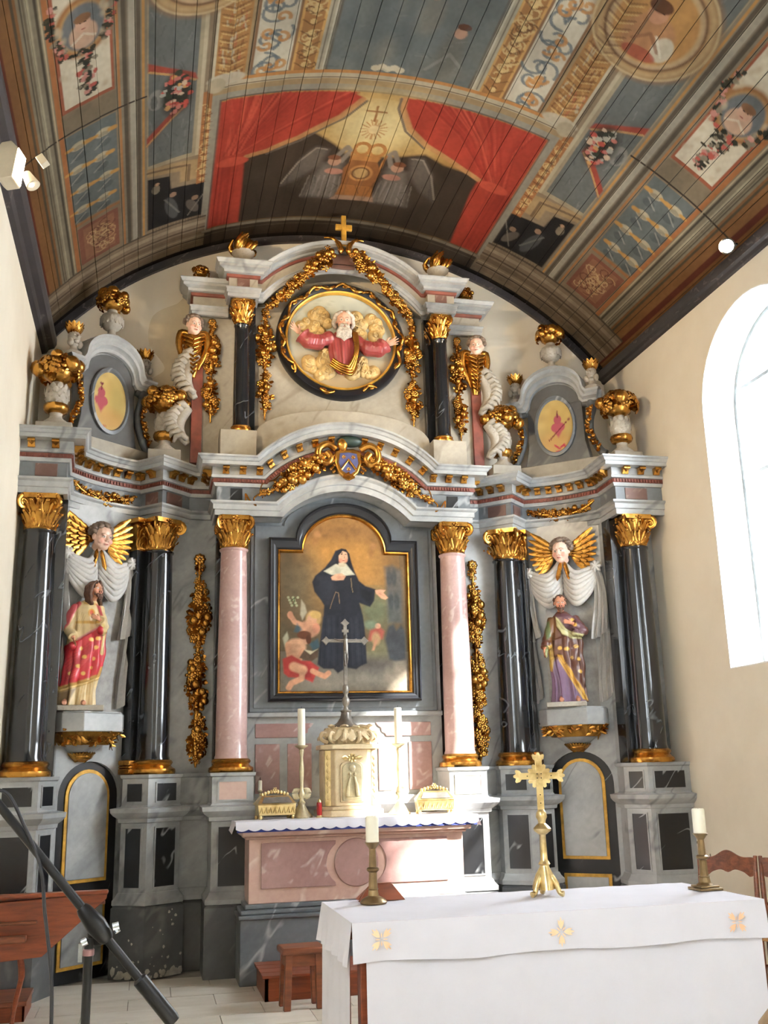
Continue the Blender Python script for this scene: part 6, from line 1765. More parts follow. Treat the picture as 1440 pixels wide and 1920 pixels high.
for sg, lab, turn in ((-1, 'left', 8), (1, 'right', -10)):
    M4 = Matrix.Translation(bay(sg, .10 if sg < 0 else .0, .06, 3.64)) @ rotm('Z', bay_rot(sg) * (.75 if sg < 0 else .85))
    cherub('winged_cherub', 'cherub head with gilt wings over the %s niche' % lab, M4, .225, turn, M_HAIRC, 'winged cherub heads')
for sg, lab, x in ((-1, 'left', -1.46), (1, 'right', 1.40)):
    cherub('cherub_term', 'cherub head wrapped in gilt wings on the %s edge of the upper tier' % lab, Matrix.Translation((x, .08, 5.80)), .19, 22 * sg * -1, M_HAIRC, 'cherub terms', wings=False, terms=True)
def drapery(sg, lab):
    d = thing('drapery', 'grey painted carved curtain looped over the %s niche' % lab, 'drapery', bay(sg, .07 if sg < 0 else -.02, 0, 3.45), bay_rot(sg), 'carved curtains')
    g = random.Random(12 + sg)
    for s in (-1, 1):
        sw = MB()
        for k in range(7):
            t = k / 6; z0 = .03 - .02 * k; drop = .06 + .20 * t
            q = smooth_path([(s * .34, -.05, z0), (s * .26, -.08 - .02 * math.sin(PI * t), z0 - drop * .55), (s * .14, -.10 - .03 * math.sin(PI * t), z0 - drop + .02 * t), (s * .05, -.08, z0 - drop * .6 + .06 - .01 * k), (s * .015, -.05, z0 - drop * .3 + .12 - .02 * k)], 5)
            sw.tube(q, [.016 + .014 * math.sin(PI * i / len(q)) for i in range(len(q))], 8)
        # cloth sheet behind the folds
        rows = []
        for i in range(13):
            u = i / 12; x = s * (.34 - .32 * u); top = .03 + .05 * u - .10 * math.sin(PI * u) * .6; bot = -.06 - .22 * math.sin(PI * (u * .9 + .05)) + .06 * u
            rows.append([(x, -.03 - .03 * math.sin(PI * u) - .012 * math.sin(j * 1.3 + u * 4), top + (bot - top) * j / 8) for j in range(9)])
        sw.loft(rows, caps=False, closed=False)
        sw.build('swag', M_DRAPE, d, smooth=70)
        kn = MB()
        kn.ell((s * .345, -.07, .02), (.045, .04, .045), 12, 9)
        for k in range(7): a = k * 2 * PI / 7; kn.tube([(s * .345, -.10, .02), (s * .345 + .045 * math.cos(a), -.095, .02 + .045 * math.sin(a)), (s * .345 + .05 * math.cos(a), -.06, .02 + .05 * math.sin(a))], [.014, .018, .012], 6)
        kn.build('knot', M_DRAPE, d, smooth=70)
        # pleated tail in two lengths
        for (xa, wdt, zt, zb, yo, ph) in ((.355, .085, -.01, -.66, -.05, 0), (.37, .07, -.40, -1.26, -.02, 1.1)):
            rows = []
            for i in range(19):
                u = i / 18; z = zt + (zb - zt) * u; w = wdt * (.45 + .75 * u ** .6); drift = .02 * math.sin(u * 4 + ph)
                ring = []
                for j in range(15):
                    v = j / 14 - .5
                    hem = .07 * abs(v * 2) * (1 if v * s > 0 else -.3) if u > .8 else 0
                    ring.append((s * (xa - .01 + drift + v * w * 1.6), yo + .026 * math.sin(v * 19 + ph + u * 1.5) - .012, z + hem * (u - .8) * 5))
                rows.append(ring)
            tl = MB().loft(rows, caps=False, closed=False)
            back = [[(p[0], p[1] + .02, p[2]) for p in r] for r in rows]; tl.loft(back, caps=False, closed=False)
            tl.build('curtain_tail', M_DRAPE, d, smooth=60)
drapery(-1, 'left'); drapery(1, 'right')

# ================================================================== oval relief of God the Father
rel = thing('oval_relief', 'oval relief of a bearded figure in red robe with outstretched arms among clouds', 'relief', (0, .12, 5.79))
def ring_oval(levels, n=64):
    V = []; F = []; m = len(levels)
    for i in range(n):
        a = 2 * PI * i / n
        for (rx, rz, y) in levels: V.append((rx * math.cos(a), y, rz * math.sin(a)))
    for i in range(n):
        for j in range(m - 1): F.append((i * m + j, ((i + 1) % n) * m + j, ((i + 1) % n) * m + j + 1, i * m + j + 1))
    return MB().add(V, F)
ring_oval([(.655, .625, .02), (.655, .625, -.05), (.63, .60, -.08), (.58, .55, -.075), (.555, .525, -.05), (.55, .52, .0)]).build('oval_frame', M_FRAMEB, rel, smooth=40)
ring_oval([(.565, .535, -.06), (.56, .53, -.078), (.545, .515, -.07), (.54, .51, -.02)]).build('inner_gilt_bead', M_GOLDY, rel, smooth=40)
g = random.Random(8)
for k in range(26):
    a = PI * 2 * k / 26 + .1
    if -2.55 < (a - 2 * PI if a > PI else a) < -.6 and k % 3: continue
    go = MB(); c = Vector((.605 * math.cos(a), -.085, .575 * math.sin(a))); tdir = Vector((-.605 * math.sin(a), 0, .575 * math.cos(a))).normalized(); sgn = 1 if k % 2 else -1
    go.tube(smooth_path([c - tdir * .07, c + Vector((0, -.01, 0)) + tdir.cross(Vector((0, 1, 0))) * .028 * sgn, c + tdir * .06, c + tdir * .075 - tdir.cross(Vector((0, 1, 0))) * .02 * sgn], 3), [.012, .016, .018, .018, .018, .016, .014, .014, .012, .010], 6)
    go.leaf(c, tdir * sgn, (0, -1, 0), .06, .035, .1)
    go.build('gilt_scroll', M_GOLD, rel, smooth=60)
pv = [(0, 0, 0)]; pf = []; nr, na = 30, 72
for r in range(1, nr + 1):
    for i in range(na): pv.append((.545 * r / nr * math.cos(2 * PI * i / na), -.012, .515 * r / nr * math.sin(2 * PI * i / na)))
for i in range(na): pf.append((0, 1 + i, 1 + (i + 1) % na))
for r in range(nr - 1):
    for i in range(na): j = (i + 1) % na; pf.append((1 + r * na + i, 1 + (r + 1) * na + i, 1 + (r + 1) * na + j, 1 + r * na + j))
pv[0] = (0, -.012, 0)
me = MB().add(pv, pf).mesh('background', M_PAINT, 180); c = coords(me); P = Paint(c[:, 0], c[:, 2], (172, 176, 164))
for k in range(9): P.line([(-.5 + .14 * k, .1 + .1 * (k % 3)), (-.35 + .14 * k, .45)], .02, (126, 128, 118), .35)
P.ell((0, -.3), .5, .3, (150, 124, 84), soft=1.0, a=.8); P.noise(8, 8, .12, 2); P.done(me); link('background', me, rel)
def cloud(cx, cz, w, h, seed, n):
    g = random.Random(seed); mb = MB()
    for k in range(n):
        a = g.uniform(0, 2 * PI); r = math.sqrt(g.random()); x = cx + w * r * math.cos(a); z = cz + h * r * math.sin(a); q = g.uniform(.05, .085)
        mb.ell((x, -.01, z), (q, .05, q), 12, 8)
        sp = [(x + q * .55 * (1 - i / 14) * math.cos(i * .6 + a), -.055 - .006 * math.sin(i), z + q * .55 * (1 - i / 14) * math.sin(i * .6 + a)) for i in range(12)]
        mb.tube(sp, .010, 6)
    return mb
M_CLOUD = plain('tan_painted_cloud', (186, 160, 108), .5, var=.2, scale=12)
for nm, a in (('l', (-.27, .17, .15, .14, 1, 16)), ('r', (.25, .16, .15, .14, 2, 16)), ('b', (-.18, -.26, .17, .12, 3, 14)), ('c', (.20, -.27, .16, .10, 4, 12))):
    cloud(*a).build('cloud', M_CLOUD, rel, smooth=70)
mb = MB(); HMg = Matrix.Translation((.01, -.14, .17)) @ rotm('Z', math.radians(-6)) @ rotm('X', math.radians(18))
head_lumps(mb, HMg, .21)
mb.tube([(.01, -.10, .12), (.01, -.06, .0)], [.05, .06], 10); mb.ell((.02, -.05, -.08), (.13, .08, .16), 14, 10)
mb.tube([(-.10, -.06, .02), (-.26, -.08, -.06), (-.42, -.10, .02)], [.045, .036, .024], 10); mb.tube([(.13, -.06, .0), (.28, -.09, -.10), (.44, -.11, -.04)], [.045, .036, .024], 10)
hand_lumps(mb, (-.42, -.10, .02), (-.75, -.35, .5), (.35, -.8, .1), .15, .12, 1, .5); hand_lumps(mb, (.44, -.11, -.04), (.9, -.25, .3), (-.2, -.9, .1), .15, .12, -1, .5)
me = fuse(mb, .0055, 3); c = coords(me); col, _ = paint_face(c, HMg, .21, (216, 172, 148), (200, 110, 96), .5); set_colors(me, col); me.materials.append(M_SKIN); link('body', me, rel)
rows = [(-.36, .03, .06, 1.2), (-.28, .02, .12, 1.2), (-.15, .02, .145, 1.0), (-.03, .02, .15, .7), (.04, .02, .135, .4), (.085, .01, .07, .1)]
rb = MB().loft(robe(rows, 80, 10, .07, .62, .4, -.05))
for pth in ([(-.10, -.06, .02), (-.20, -.09, -.03), (-.28, -.10, -.07), (-.36, -.11, -.04), (-.405, -.11, .0)], [(.13, -.06, .0), (.22, -.09, -.06), (.30, -.11, -.11), (.38, -.12, -.09), (.425, -.12, -.05)]):
    q = smooth_path(pth, 4); n = len(q); rb.tube(q, [.065 + .022 * math.sin(i * 1.3) * .4 + .022 * i / n for i in range(n)], 12)
    for k in range(7):
        p = Vector(pth[1]).lerp(Vector(pth[3]), k / 6); rb.tube([p + Vector((0, -.06, .03)), p + Vector((.01, -.075, -.02)), p + Vector((.0, -.05, -.075))], .012, 6)
me = fuse(rb, .0065, 1); c = coords(me); P = Paint(c[:, 0], c[:, 2], (150, 66, 66)); P.noise(22, 14, .2, 6)
for k in range(8): P.line([(-.1 + .035 * k, .06), (-.06 + .03 * k, -.3)], .012, (112, 44, 48), .5)
P.done(me); me.materials.append(M_PAINTG); link('robe', me, rel)
st = MB()
for q in range(3): st.tube(smooth_path([(.10 + .018 * q, -.15, .05), (.12 + .012 * q, -.165, -.08), (.11 + .012 * q, -.16, -.20), (.04 + .03 * q, -.13, -.33), (-.02 + .04 * q, -.10, -.38)], 4), .016, 7)
for q in range(4): st.tube(smooth_path([(-.10 - .01 * q, -.13, -.24 - .02 * q), (-.02, -.15, -.30 - .025 * q), (.08, -.13, -.30 - .03 * q), (.14, -.11, -.24 - .02 * q)], 4), .015, 7)
st.build('gilt_stole', M_GOLD, rel, smooth=70)
hb = MB(); K = HMg @ Matrix.Scale(.21, 4); hb.ell((0, .14, .18), (.40, .42, .36), 14, 10, K)
P_ = []
for q in (-1, 1):
    for k in range(4): P_.append([(q * .1, -.2 + .12 * k, .46), (q * .36, -.1 + .12 * k, .25), (q * .46, .0 + .1 * k, -.05), (q * .40, .05 + .1 * k, -.35)])
locks(hb, HMg, .21, P_, .09); hb.build('hair', M_HAIRG, rel, smooth=180)
bd = MB(); P_ = []
for k in range(9): x = -.24 + .06 * k; P_.append([(x * .8, -.30, -.28), (x * 1.1, -.40, -.48), (x * 1.25, -.36, -.72), (x * 1.0, -.30, -.95 + abs(x) * .8)])
P_ += [[(-.03, -.42, -.19), (-.14, -.38, -.24), (-.22, -.32, -.36)], [(.03, -.42, -.19), (.14, -.38, -.24), (.22, -.32, -.36)]]
locks(bd, HMg, .21, P_, .07); bd.build('beard', M_HAIRG, rel, smooth=180)
# ================================================================== high altar
AX = -.04
ha = thing('high_altar', 'pink marble high altar with round central panel on a blue-grey plinth', 'altar', (AX, -.25, 0))
def hpart(mb, name, mat, parent=None, **kw): return mb.build(name, mat, parent or ha, world=True, **kw)
hpart(MB().box(AX - .97, AX + .97, -.64, .1, 0, .48), 'plinth', M_MID, bevel=.005)
hpart(MB().box(AX - .985, AX + .985, -.655, .1, .48, .515).box(AX - .965, AX + .965, -.635, .1, .515, .55).box(AX - .93, AX + .93, -.60, .1, .55, .59), 'plinth_moulding', M_MID, bevel=.01)
body = hpart(MB().box(AX - .90, AX + .90, -.575, .1, .59, 1.08), 'body', M_SALMON, bevel=.004)
for sg in (-1, 1):
    pl = [(.78, .70), (.78, 1.05), (.17, 1.05)] + [(.25 * math.cos(a) , .875 + .205 * math.sin(a)) for a in np.linspace(math.radians(46), math.radians(-46), 11)] + [(.17, .70)]
    pl = [(AX - .02 + sg * x, z) for x, z in pl]
    hpart(MB().prism(pl, -.585, -.57), 'side_panel', M_ROSE, body, bevel=.004)
hpart(MB().prism([(AX - .02 + .185 * math.cos(a), .875 + .19 * math.sin(a)) for a in np.linspace(0, 2 * PI, 41)[:-1]], -.588, -.57), 'round_panel', M_ROSE, body, bevel=.006)
hpart(MB().box(AX - .93, AX + .93, -.60, .1, 1.08, 1.105).box(AX - .96, AX + .96, -.65, .1, 1.105, 1.215), 'table_slab', M_SALMON, bevel=.012)
# cloth with scalloped lace edge over a blue lining
cl = thing('altar_cloth', 'white lace-edged cloth with blue lining on the high altar', 'cloth', (AX, -.3, 1.216))
def cpart(mb, name, mat, **kw): return mb.build(name, mat, cl, world=True, **kw)
zt = 1.222
cpart(MB().box(AX - 1.01, AX + 1.01, -.665, .09, 1.2165, zt), 'cloth_top', M_CLOTH, smooth=0)
V = []; F = []; n = 140
for i in range(n + 1):
    x = AX - 1.015 + 2.03 * i / n; w = .004 * math.sin(i * .55); ph = (i % 7) / 7; zb = 1.165 - .016 * math.sin(PI * ph)
    V += [(x, -.668, zt), (x, -.676 + w, 1.195), (x, -.678 + w, zb)]
for i in range(n): F += [(i * 3, i * 3 + 3, i * 3 + 4, i * 3 + 1), (i * 3 + 1, i * 3 + 4, i * 3 + 5, i * 3 + 2)]
cpart(MB().add(V, F), 'lace_edge', M_CLOTH, smooth=60)
cpart(MB().box(AX - 1.005, AX + 1.005, -.668, -.664, 1.14, zt - .002), 'blue_lining', plain('blue_cloth', (52, 62, 128), .9), smooth=0)
for sg in (-1, 1): cpart(MB().add([(AX + sg * 1.012, -.665, zt), (AX + sg * 1.012, .08, zt), (AX + sg * 1.03, .08, 1.15), (AX + sg * 1.045, -.66, 1.13)], [(0, 1, 2, 3)]), 'side_fall', M_CLOTH, smooth=0)

# ---- tabernacle
ZT = zt + .001
tb = thing('tabernacle', 'cream carved tabernacle with silver relief door on the high altar', 'tabernacle', (AX, -.22, ZT))
M_CREAM = marble('cream_painted_stone', (224, 206, 170), (204, 182, 142), (190, 160, 120), 6, .03, .45, vein_amt=.2)
def octp(w, d, c): return [(-w, .18), (-w, -d + c), (-w + c, -d), (w - c, -d), (w, -d + c), (w, .18)]
for nm, w, d, z0, z1 in (('base', .285, .17, 0, .055), ('base_step', .265, .15, .055, .085), ('body', .235, .125, .085, .56), ('cornice', .265, .16, .56, .60)):
    MB().prism(octp(w, d, .09), z0, z1, plane='xy').build(nm, M_CREAM, tb, bevel=.008)
cw = MB(); g = random.Random(2)
for k in range(13):
    a = PI + PI * k / 12; x, y = math.cos(a), .6 * math.sin(a); L = g.uniform(.10, .14)
    cw.leaf((x * .15, y * .15 + .02, .725), (x, y, -.25), (0, 0, 1), L, .10, -.35, .35, .5)
    if k % 2: cw.tube(smooth_path([(x * .20, y * .20, .62), (x * .26, y * .26, .65), (x * .25, y * .25, .70), (x * .21, y * .21, .69), (x * .22, y * .22, .66)], 3), .018, 7)
for k in range(5): cw.leaf((-.16 + .08 * k, -.06, .74), (g.uniform(-.6, .6), -.5, .3), (0, 0, 1), .09, .07, -.3, .4, .5)
cw.build('carved_crown', M_CREAM, tb, smooth=50)
MB().prism(octp(.19, .10, .08), .60, .75, plane='xy').build('crown_block', M_CREAM, tb, bevel=.01)
dr = [(-.085, .13), (.085, .13), (.085, .40)] + [(.085 * math.cos(a), .40 + .05 * math.sin(a)) for a in np.linspace(0, PI, 11)[1:-1]] + [(-.085, .40)]
MB().prism([(x * 1.22, z * 1.0 + (.015 if z > .3 else -.012)) for x, z in dr], -.135, -.12).build('door_surround', M_CREAM, tb, bevel=.006)
d_ = MB().prism(dr, -.142, -.12).build('door', M_SILVERY, tb, bevel=.004)
rf = MB()
for x in (-.035, .035): rf.tube([(x * .5, -.146, .33), (x, -.148, .26), (x * 1.3, -.146, .17)], [.010, .016, .022], 8); rf.ell((x * .6, -.148, .35), (.014, .010, .016), 8, 6)
rf.ell((0, -.146, .40), (.03, .008, .03), 10, 6); rf.tube([(-.06, -.145, .155), (.06, -.145, .155)], .008, 6); rf.build('relief_figures', M_SILVERY, d_, smooth=60)
MB().flower((0, -.14, .485), (0, -1, 0), .045, 7).leaf((-.03, -.14, .485), (-1, 0, .1), (0, -1, 0), .06, .04).leaf((.03, -.14, .485), (1, 0, .1), (0, -1, 0), .06, .04).build('gilt_palmette', M_GOLDL, tb, smooth=60)
for x in (-.205, .205):
    pf_ = MB(); pf_.box(x - .025, x + .025, -.10, -.07, .09, .55)
    for k in range(7): pf_.leaf((x, -.10, .14 + .055 * k), (.0, -.15, 1), (0, -1, 0), .05, .035, .1)
    pf_.build('corner_pilaster', M_GOLDL if x < 0 else M_CREAM, tb, smooth=50)

# ---- crucifix on the tabernacle
cx = thing('altar_crucifix', 'tarnished silver crucifix standing on the tabernacle', 'crucifix', (AX - .02, -.22, ZT + .752), 0, scale=1.0)
def tri(r, z, tw=0.0): return [(r * math.cos(a + tw), r * math.sin(a + tw), z) for a in np.linspace(0, 2 * PI, 25)[:-1]]
def trib(r, z, k): return [(r * (1 + k * math.cos(3 * (a + PI / 2))) * math.cos(a), r * (1 + k * math.cos(3 * (a + PI / 2))) * math.sin(a), z) for a in np.linspace(0, 2 * PI, 37)[:-1]]
MB().loft([trib(.095, 0, .25), trib(.10, .012, .25), trib(.07, .04, .2), trib(.05, .08, .1), trib(.042, .125, .05), trib(.05, .135, .0), trib(.05, .145, 0)]).build('foot', M_PEWTER, cx, smooth=40)
MB().lathe([(.03, .145), (.02, .16), (.018, .18), (.03, .20), (.038, .225), (.03, .25), (.017, .265), (.017, .285), (.026, .30), (.032, .33), (.024, .36), (.018, .37)], 16).build('stem', M_PEWTER, cx, smooth=60)
c_ = MB().box(-.016, .016, -.010, .010, .365, .90).box(-.165, .165, -.010, .010, .745, .775)
for (x, z) in ((-.175, .76), (.175, .76), (0, .92)): c_.prism([(x + .035 * math.cos(a) * (.75 if k % 2 else 1.15), z + .035 * math.sin(a) * (.75 if k % 2 else 1.15)) for k, a in enumerate(np.linspace(0, 2 * PI, 9)[:-1])], -.012, .012)
cross_o = c_.build('cross', M_PEWTER, cx, bevel=.003)
cp = MB(); cp.ell((0, -.03, .795), (.016, .018, .022), 8, 6); cp.tube([(0, -.025, .78), (0, -.028, .72), (.004, -.03, .66)], [.014, .022, .018], 8)
for q in (-1, 1): cp.tube([(q * .015, -.025, .765), (q * .06, -.022, .762), (q * .105, -.016, .775)], [.010, .008, .006], 6); cp.tube([(q * .01, -.028, .66), (q * .012, -.036, .60), (q * .004, -.022, .53)], [.013, .011, .007], 6)
cp.ell((0, -.03, .655), (.022, .018, .02), 8, 6)
me = fuse(cp, .004, 1); me.materials.append(M_PEWTER); link('corpus', me, cross_o)
MB().box(-.03, .03, -.016, -.01, .835, .86).build('title_plate', M_PEWTER, cross_o)

# ---- things on the high altar
def tall_candle(x, y, lab):
    t = thing('altar_candlestick', 'tall silvery candlestick with white candle %s of the tabernacle' % lab, 'candlestick', (x, y, ZT), 0, 'candlesticks on the high altar')
    MB().loft([trib(.085, 0, .22), trib(.09, .012, .22), trib(.06, .05, .2), trib(.04, .085, .1), trib(.028, .11, 0)]).build('foot', M_SILVERY, t, smooth=40)
    MB().lathe([(.028, .11), (.034, .125), (.02, .14), (.016, .16), (.028, .18), (.03, .20), (.018, .22), (.015, .26), (.022, .40), (.016, .46), (.013, .50), (.022, .55), (.018, .565), (.03, .575), (.055, .59), (.058, .60), (.03, .60)], 20).build('stem', M_SILVERY, t, smooth=60)
    lf = MB()
    for q in (-1, 1): lf.leaf((q * .015, 0, .16), (q, 0, .5), (0, -1, 0), .075, .05, 0); lf.leaf((q * .015, 0, .24), (q, 0, -.5), (0, -1, 0), .075, .05, 0)
    lf.build('leaf_knop', M_SILVERY, t, smooth=50)
    MB().lathe([(.033, .60), (.033, .905), (.028, .91), (.004, .908)], 20).build('candle', M_WAX, t, smooth=40)
    MB().tube([(0, 0, .905), (.002, 0, .93)], .002, 5).build('wick', M_DARKB, t)
tall_candle(-.47, -.30, 'left'); tall_candle(.39, -.30, 'right')
def reliquary(x, y, rz, lab):
    t = thing('reliquary_chest', 'small gilt reliquary chest with cresting, %s' % lab, 'reliquary', (x, y, ZT), rz, 'reliquary chests')
    MB().prism([(-.155, .03), (.155, .03), (.165, .12), (-.165, .12)], -.085, .085).build('chest', M_GOLDL, t, bevel=.006)
    MB().loft([[(-.17, -.095, .12), (.17, -.095, .12), (.17, .095, .12), (-.17, .095, .12)], [(-.12, -.035, .19), (.12, -.035, .19), (.12, .035, .19), (-.12, .035, .19)]]).build('lid', M_GOLDL, t, bevel=.005)
    cs = MB()
    for k in range(9):
        a = -.11 + .0275 * k; cs.ell((a, 0, .20 + .022 * math.cos((k - 4) * .42)), (.014, .010, .018), 8, 6)
    cs.flower((0, -.01, .235), (0, -1, 0), .026, 6); cs.build('cresting', M_GOLDL, t, smooth=60)
    for px in (-.14, .14):
        for py in (-.07, .07): MB().lathe([(.012, 0), (.018, .012), (.012, .03)], 10, Matrix.Translation((px, py, 0))).build('foot', M_GOLDL, t, smooth=50)
    ar = MB()
    for k in range(8): ar.tube([(-.135 + .0385 * k - .013, -.092, .05), (-.135 + .0385 * k, -.096, .095), (-.135 + .0385 * k + .013, -.092, .05)], .006, 6)
    ar.build('arcade', M_GOLDL, t, smooth=50)
    MB().loft([[(-.13, -.093, .132), (.13, -.093, .132), (.13, -.088, .132), (-.13, -.088, .132)], [(-.105, -.052, .178), (.105, -.052, .178), (.105, -.047, .178), (-.105, -.047, .178)]]).build('lid_panel', M_PEWTER, t)
reliquary(-.70, -.30, math.radians(8), 'left of the left candlestick'); reliquary(.70, -.30, math.radians(-6), 'right of the right candlestick')
vt = thing('votive_light', 'small red glass votive light beside the tabernacle', 'candle', (-.325, -.34, ZT))
MB().lathe([(.03, 0), (.03, .008), (.022, .012), (.02, .02)], 16).build('saucer', M_GOLDL, vt, smooth=40)
MB().lathe([(.021, .018), (.023, .03), (.023, .115), (.02, .125), (.016, .12)], 18).build('red_glass', plain('red_glass', (170, 22, 28), .12, var=.1, coat=.5), vt, smooth=40)
MB().lathe([(.016, .118), (.014, .135), (.006, .15), (.002, .155)], 12).build('cap', M_GOLDL, vt, smooth=40)
sc = thing('small_candle', 'slim white candle behind the left reliquary chest', 'candle', (-.80, -.08, ZT))
MB().lathe([(.035, 0), (.03, .012), (.01, .02), (.008, .21), (.02, .22), (.022, .235), (.012, .235)], 14).build('holder', M_SILVERY, sc, smooth=40)
MB().lathe([(.017, .235), (.017, .31), (.012, .315), (.002, .314)], 14).build('candle', M_WAX, sc, smooth=40)
MB().tube([(0, 0, .31), (.002, 0, .34)], .003, 5).build('wick', M_DARKB, sc)

# ---- wooden predella step and stool
stp = thing('wooden_step', 'low varnished wooden step before the high altar', 'step', (AX, -.95, 0))
for k in range(4): MB().box(-.86, .86, -.30 + .15 * k, -.152 + .15 * k, .155, .175).build('tread_board', M_WOODR, stp, bevel=.004)
MB().box(-.84, .84, -.28, -.255, 0, .155).box(-.84, -.81, -.28, .28, 0, .155).box(.81, .84, -.28, .28, 0, .155).build('riser', M_WOODR, stp, bevel=.003)
sl_ = thing('wooden_stool', 'small square wooden stool in front of the altar step', 'stool', (-.65, -1.47, 0), math.radians(3))
MB().box(-.155, .155, -.12, .12, .36, .405).build('seat', M_WOODS, sl_, bevel=.012)
MB().box(-.125, .125, -.10, -.08, .28, .36).box(-.125, .125, .08, .10, .28, .36).box(-.125, -.105, -.10, .10, .28, .36).box(.105, .125, -.10, .10, .28, .36).build('apron', M_WOODS, sl_, bevel=.003)
for x in (-.105, .105):
    for y in (-.085, .085): MB().loft([[(x + a * .024 + (.012 if x > 0 else -.012), y + b * .022, 0) for a, b in ((-1, -1), (1, -1), (1, 1), (-1, 1))], [(x + a * .024, y + b * .022, .36) for a, b in ((-1, -1), (1, -1), (1, 1), (-1, 1))]]).build('leg', M_WOODS, sl_, bevel=.003)

# ================================================================== the altar table in front
FX0, FX1, FY0, FY1, FH = -.90, .97, -4.74, -4.02, .985
ft = thing('altar_table', 'wooden altar table hidden under white cloths', 'table', ((FX0 + FX1) / 2, (FY0 + FY1) / 2, 0))
def fpart(mb, name, mat, par=None, **kw): return mb.build(name, mat, par or ft, world=True, **kw)
fpart(MB().box(FX0, FX1, FY0, FY1, FH - .05, FH), 'table_top', M_WOODR, bevel=.006)
for x in (FX0 + .06, FX1 - .06):
    for y in (FY0 + .07, FY1 - .07): fpart(MB().box(x - .035, x + .035, y - .035, y + .035, 0, FH - .05), 'leg', M_WOODR, bevel=.004)
fpart(MB().box(FX0 + .06, FX1 - .06, FY0 + .05, FY0 + .075, FH - .16, FH - .05).box(FX0 + .06, FX1 - .06, FY1 - .075, FY1 - .05, FH - .16, FH - .05), 'apron', M_WOODR, bevel=.003)
lc = thing('altar_frontal', 'plain white lower cloth hanging to the floor before the altar table', 'cloth', ((FX0 + FX1) / 2, FY0, .4))
def hang(y, x0, x1, z1, z0, amp, n=160, m=14, drift=0.0, ph=0.0):
    V = []; F = []
    for j in range(m + 1):
        t = j / m; z = z1 + (z0 - z1) * t
        for i in range(n + 1):
            u = i / n; w = amp * t ** .7 * (math.sin(u * 41 + ph) * .5 + math.sin(u * 23 + 1 + ph) * .7 + math.sin(u * 71) * .2)
            V.append((x0 + (x1 - x0) * u + drift * t * (u - .5), y - .012 * t - w, z + .006 * math.sin(u * 17) * t))
    for j in range(m):
        for i in range(n): a = j * (n + 1) + i; F.append((a, a + 1, a + n + 2, a + n + 1))
    return MB().add(V, F)
hang(FY0 - .012, FX0 + .04, FX1 - .005, FH + .002, .01, .012, drift=.0).build('front_fall', M_CLOTH, lc, smooth=70, world=True)
uc = thing('altar_runner', 'white embroidered top cloth laid over the altar table', 'cloth', ((FX0 + FX1) / 2, FY0, FH))
def upc(mb, name, mat, **kw): return mb.build(name, mat, uc, world=True, **kw)
V = []; F = []; n, m = 60, 20
for j in range(m + 1):
    for i in range(n + 1):
        x = FX0 - .02 + (FX1 - FX0 + .04) * i / n; y = FY0 - .022 + (FY1 - FY0 + .03) * j / m
        V.append((x, y, FH + .006 + .0012 * math.sin(i * 1.3) * math.sin(j * .9)))
for j in range(m):
    for i in range(n): a = j * (n + 1) + i; F.append((a, a + 1, a + n + 2, a + n + 1))
upc(MB().add(V, F), 'cloth_top', M_CLOTH, smooth=70)
upc(hang(FY0 - .024, FX0 - .02, FX1 + .02, FH + .006, FH - .15, .007, m=10, ph=2), 'front_overhang', M_CLOTH, smooth=70)
for sg, xx in ((-1, FX0 - .02), (1, FX1 + .02)):
    V = []; F = []; n, m = 40, 10
    for j in range(m + 1):
        for i in range(n + 1):
            t = j / m; y = FY0 - .022 + (FY1 - FY0 + .03) * i / n; w = .008 * t * (math.sin(i * .8) + .6 * math.sin(i * .33))
            V.append((xx + sg * (.022 * t + w), y, FH + .007 - .17 * t))
    for j in range(m):
        for i in range(n): a = j * (n + 1) + i; F.append((a, a + 1, a + n + 2, a + n + 1))
    upc(MB().add(V, F), 'side_overhang', M_CLOTH, smooth=70)
    # lower cloth side falls, pulled back so a leg shows at the front
    x2 = FX0 - .008 if sg < 0 else FX1 + .008; V = []; F = []
    for j in range(13):
        t = j / 12; y0 = FY0 + .035 + .05 * t if sg < 0 else FY0 + .03
        for i in range(31): V.append((x2 + sg * (.01 + .012 * t * math.sin(i * .9)), y0 + (FY1 - y0) * i / 30, FH - (FH - .01) * t))
    for j in range(12):
        for i in range(30): a = j * 31 + i; F.append((a, a + 1, a + 32, a + 31))
    MB().add(V, F).build('side_fall', M_CLOTH, lc, smooth=70, world=True)
M_EMB = plain('orange_embroidery', (240, 196, 158), .9, var=.05)
M_EMB2 = plain('pale_peach_embroidery', (244, 208, 170), .9, var=.05)
def embroidery(x, z, r, rot, mat):
    mb = MB(); y = FY0 - .0445
    for k in range(4):
        a = rot + PI / 4 + k * PI / 2; d = Vector((math.cos(a), 0, math.sin(a)))
        for q in (-.33, 0, .33):
            dd = Vector((math.cos(a + q), 0, math.sin(a + q))); mb.leaf(Vector((x, y, z)) + d * (r * .22), dd, (0, -1, 0), r * (.85 if q == 0 else .7), r * .2, 0, .03, .2)
        b = a + PI / 4; mb.leaf(Vector((x, y, z)) + Vector((math.cos(b), 0, math.sin(b))) * (r * .12), (math.cos(b), 0, math.sin(b)), (0, -1, 0), r * .38, r * .1, 0, .03)
    upc(mb, 'embroidered_motif', mat, smooth=60)
embroidery(-.80, .925, .052, 0, M_EMB2); embroidery(-.01, .91, .055, PI / 4, M_EMB2); embroidery(.83, .905, .052, 0, M_EMB)
ZF = FH + .0085
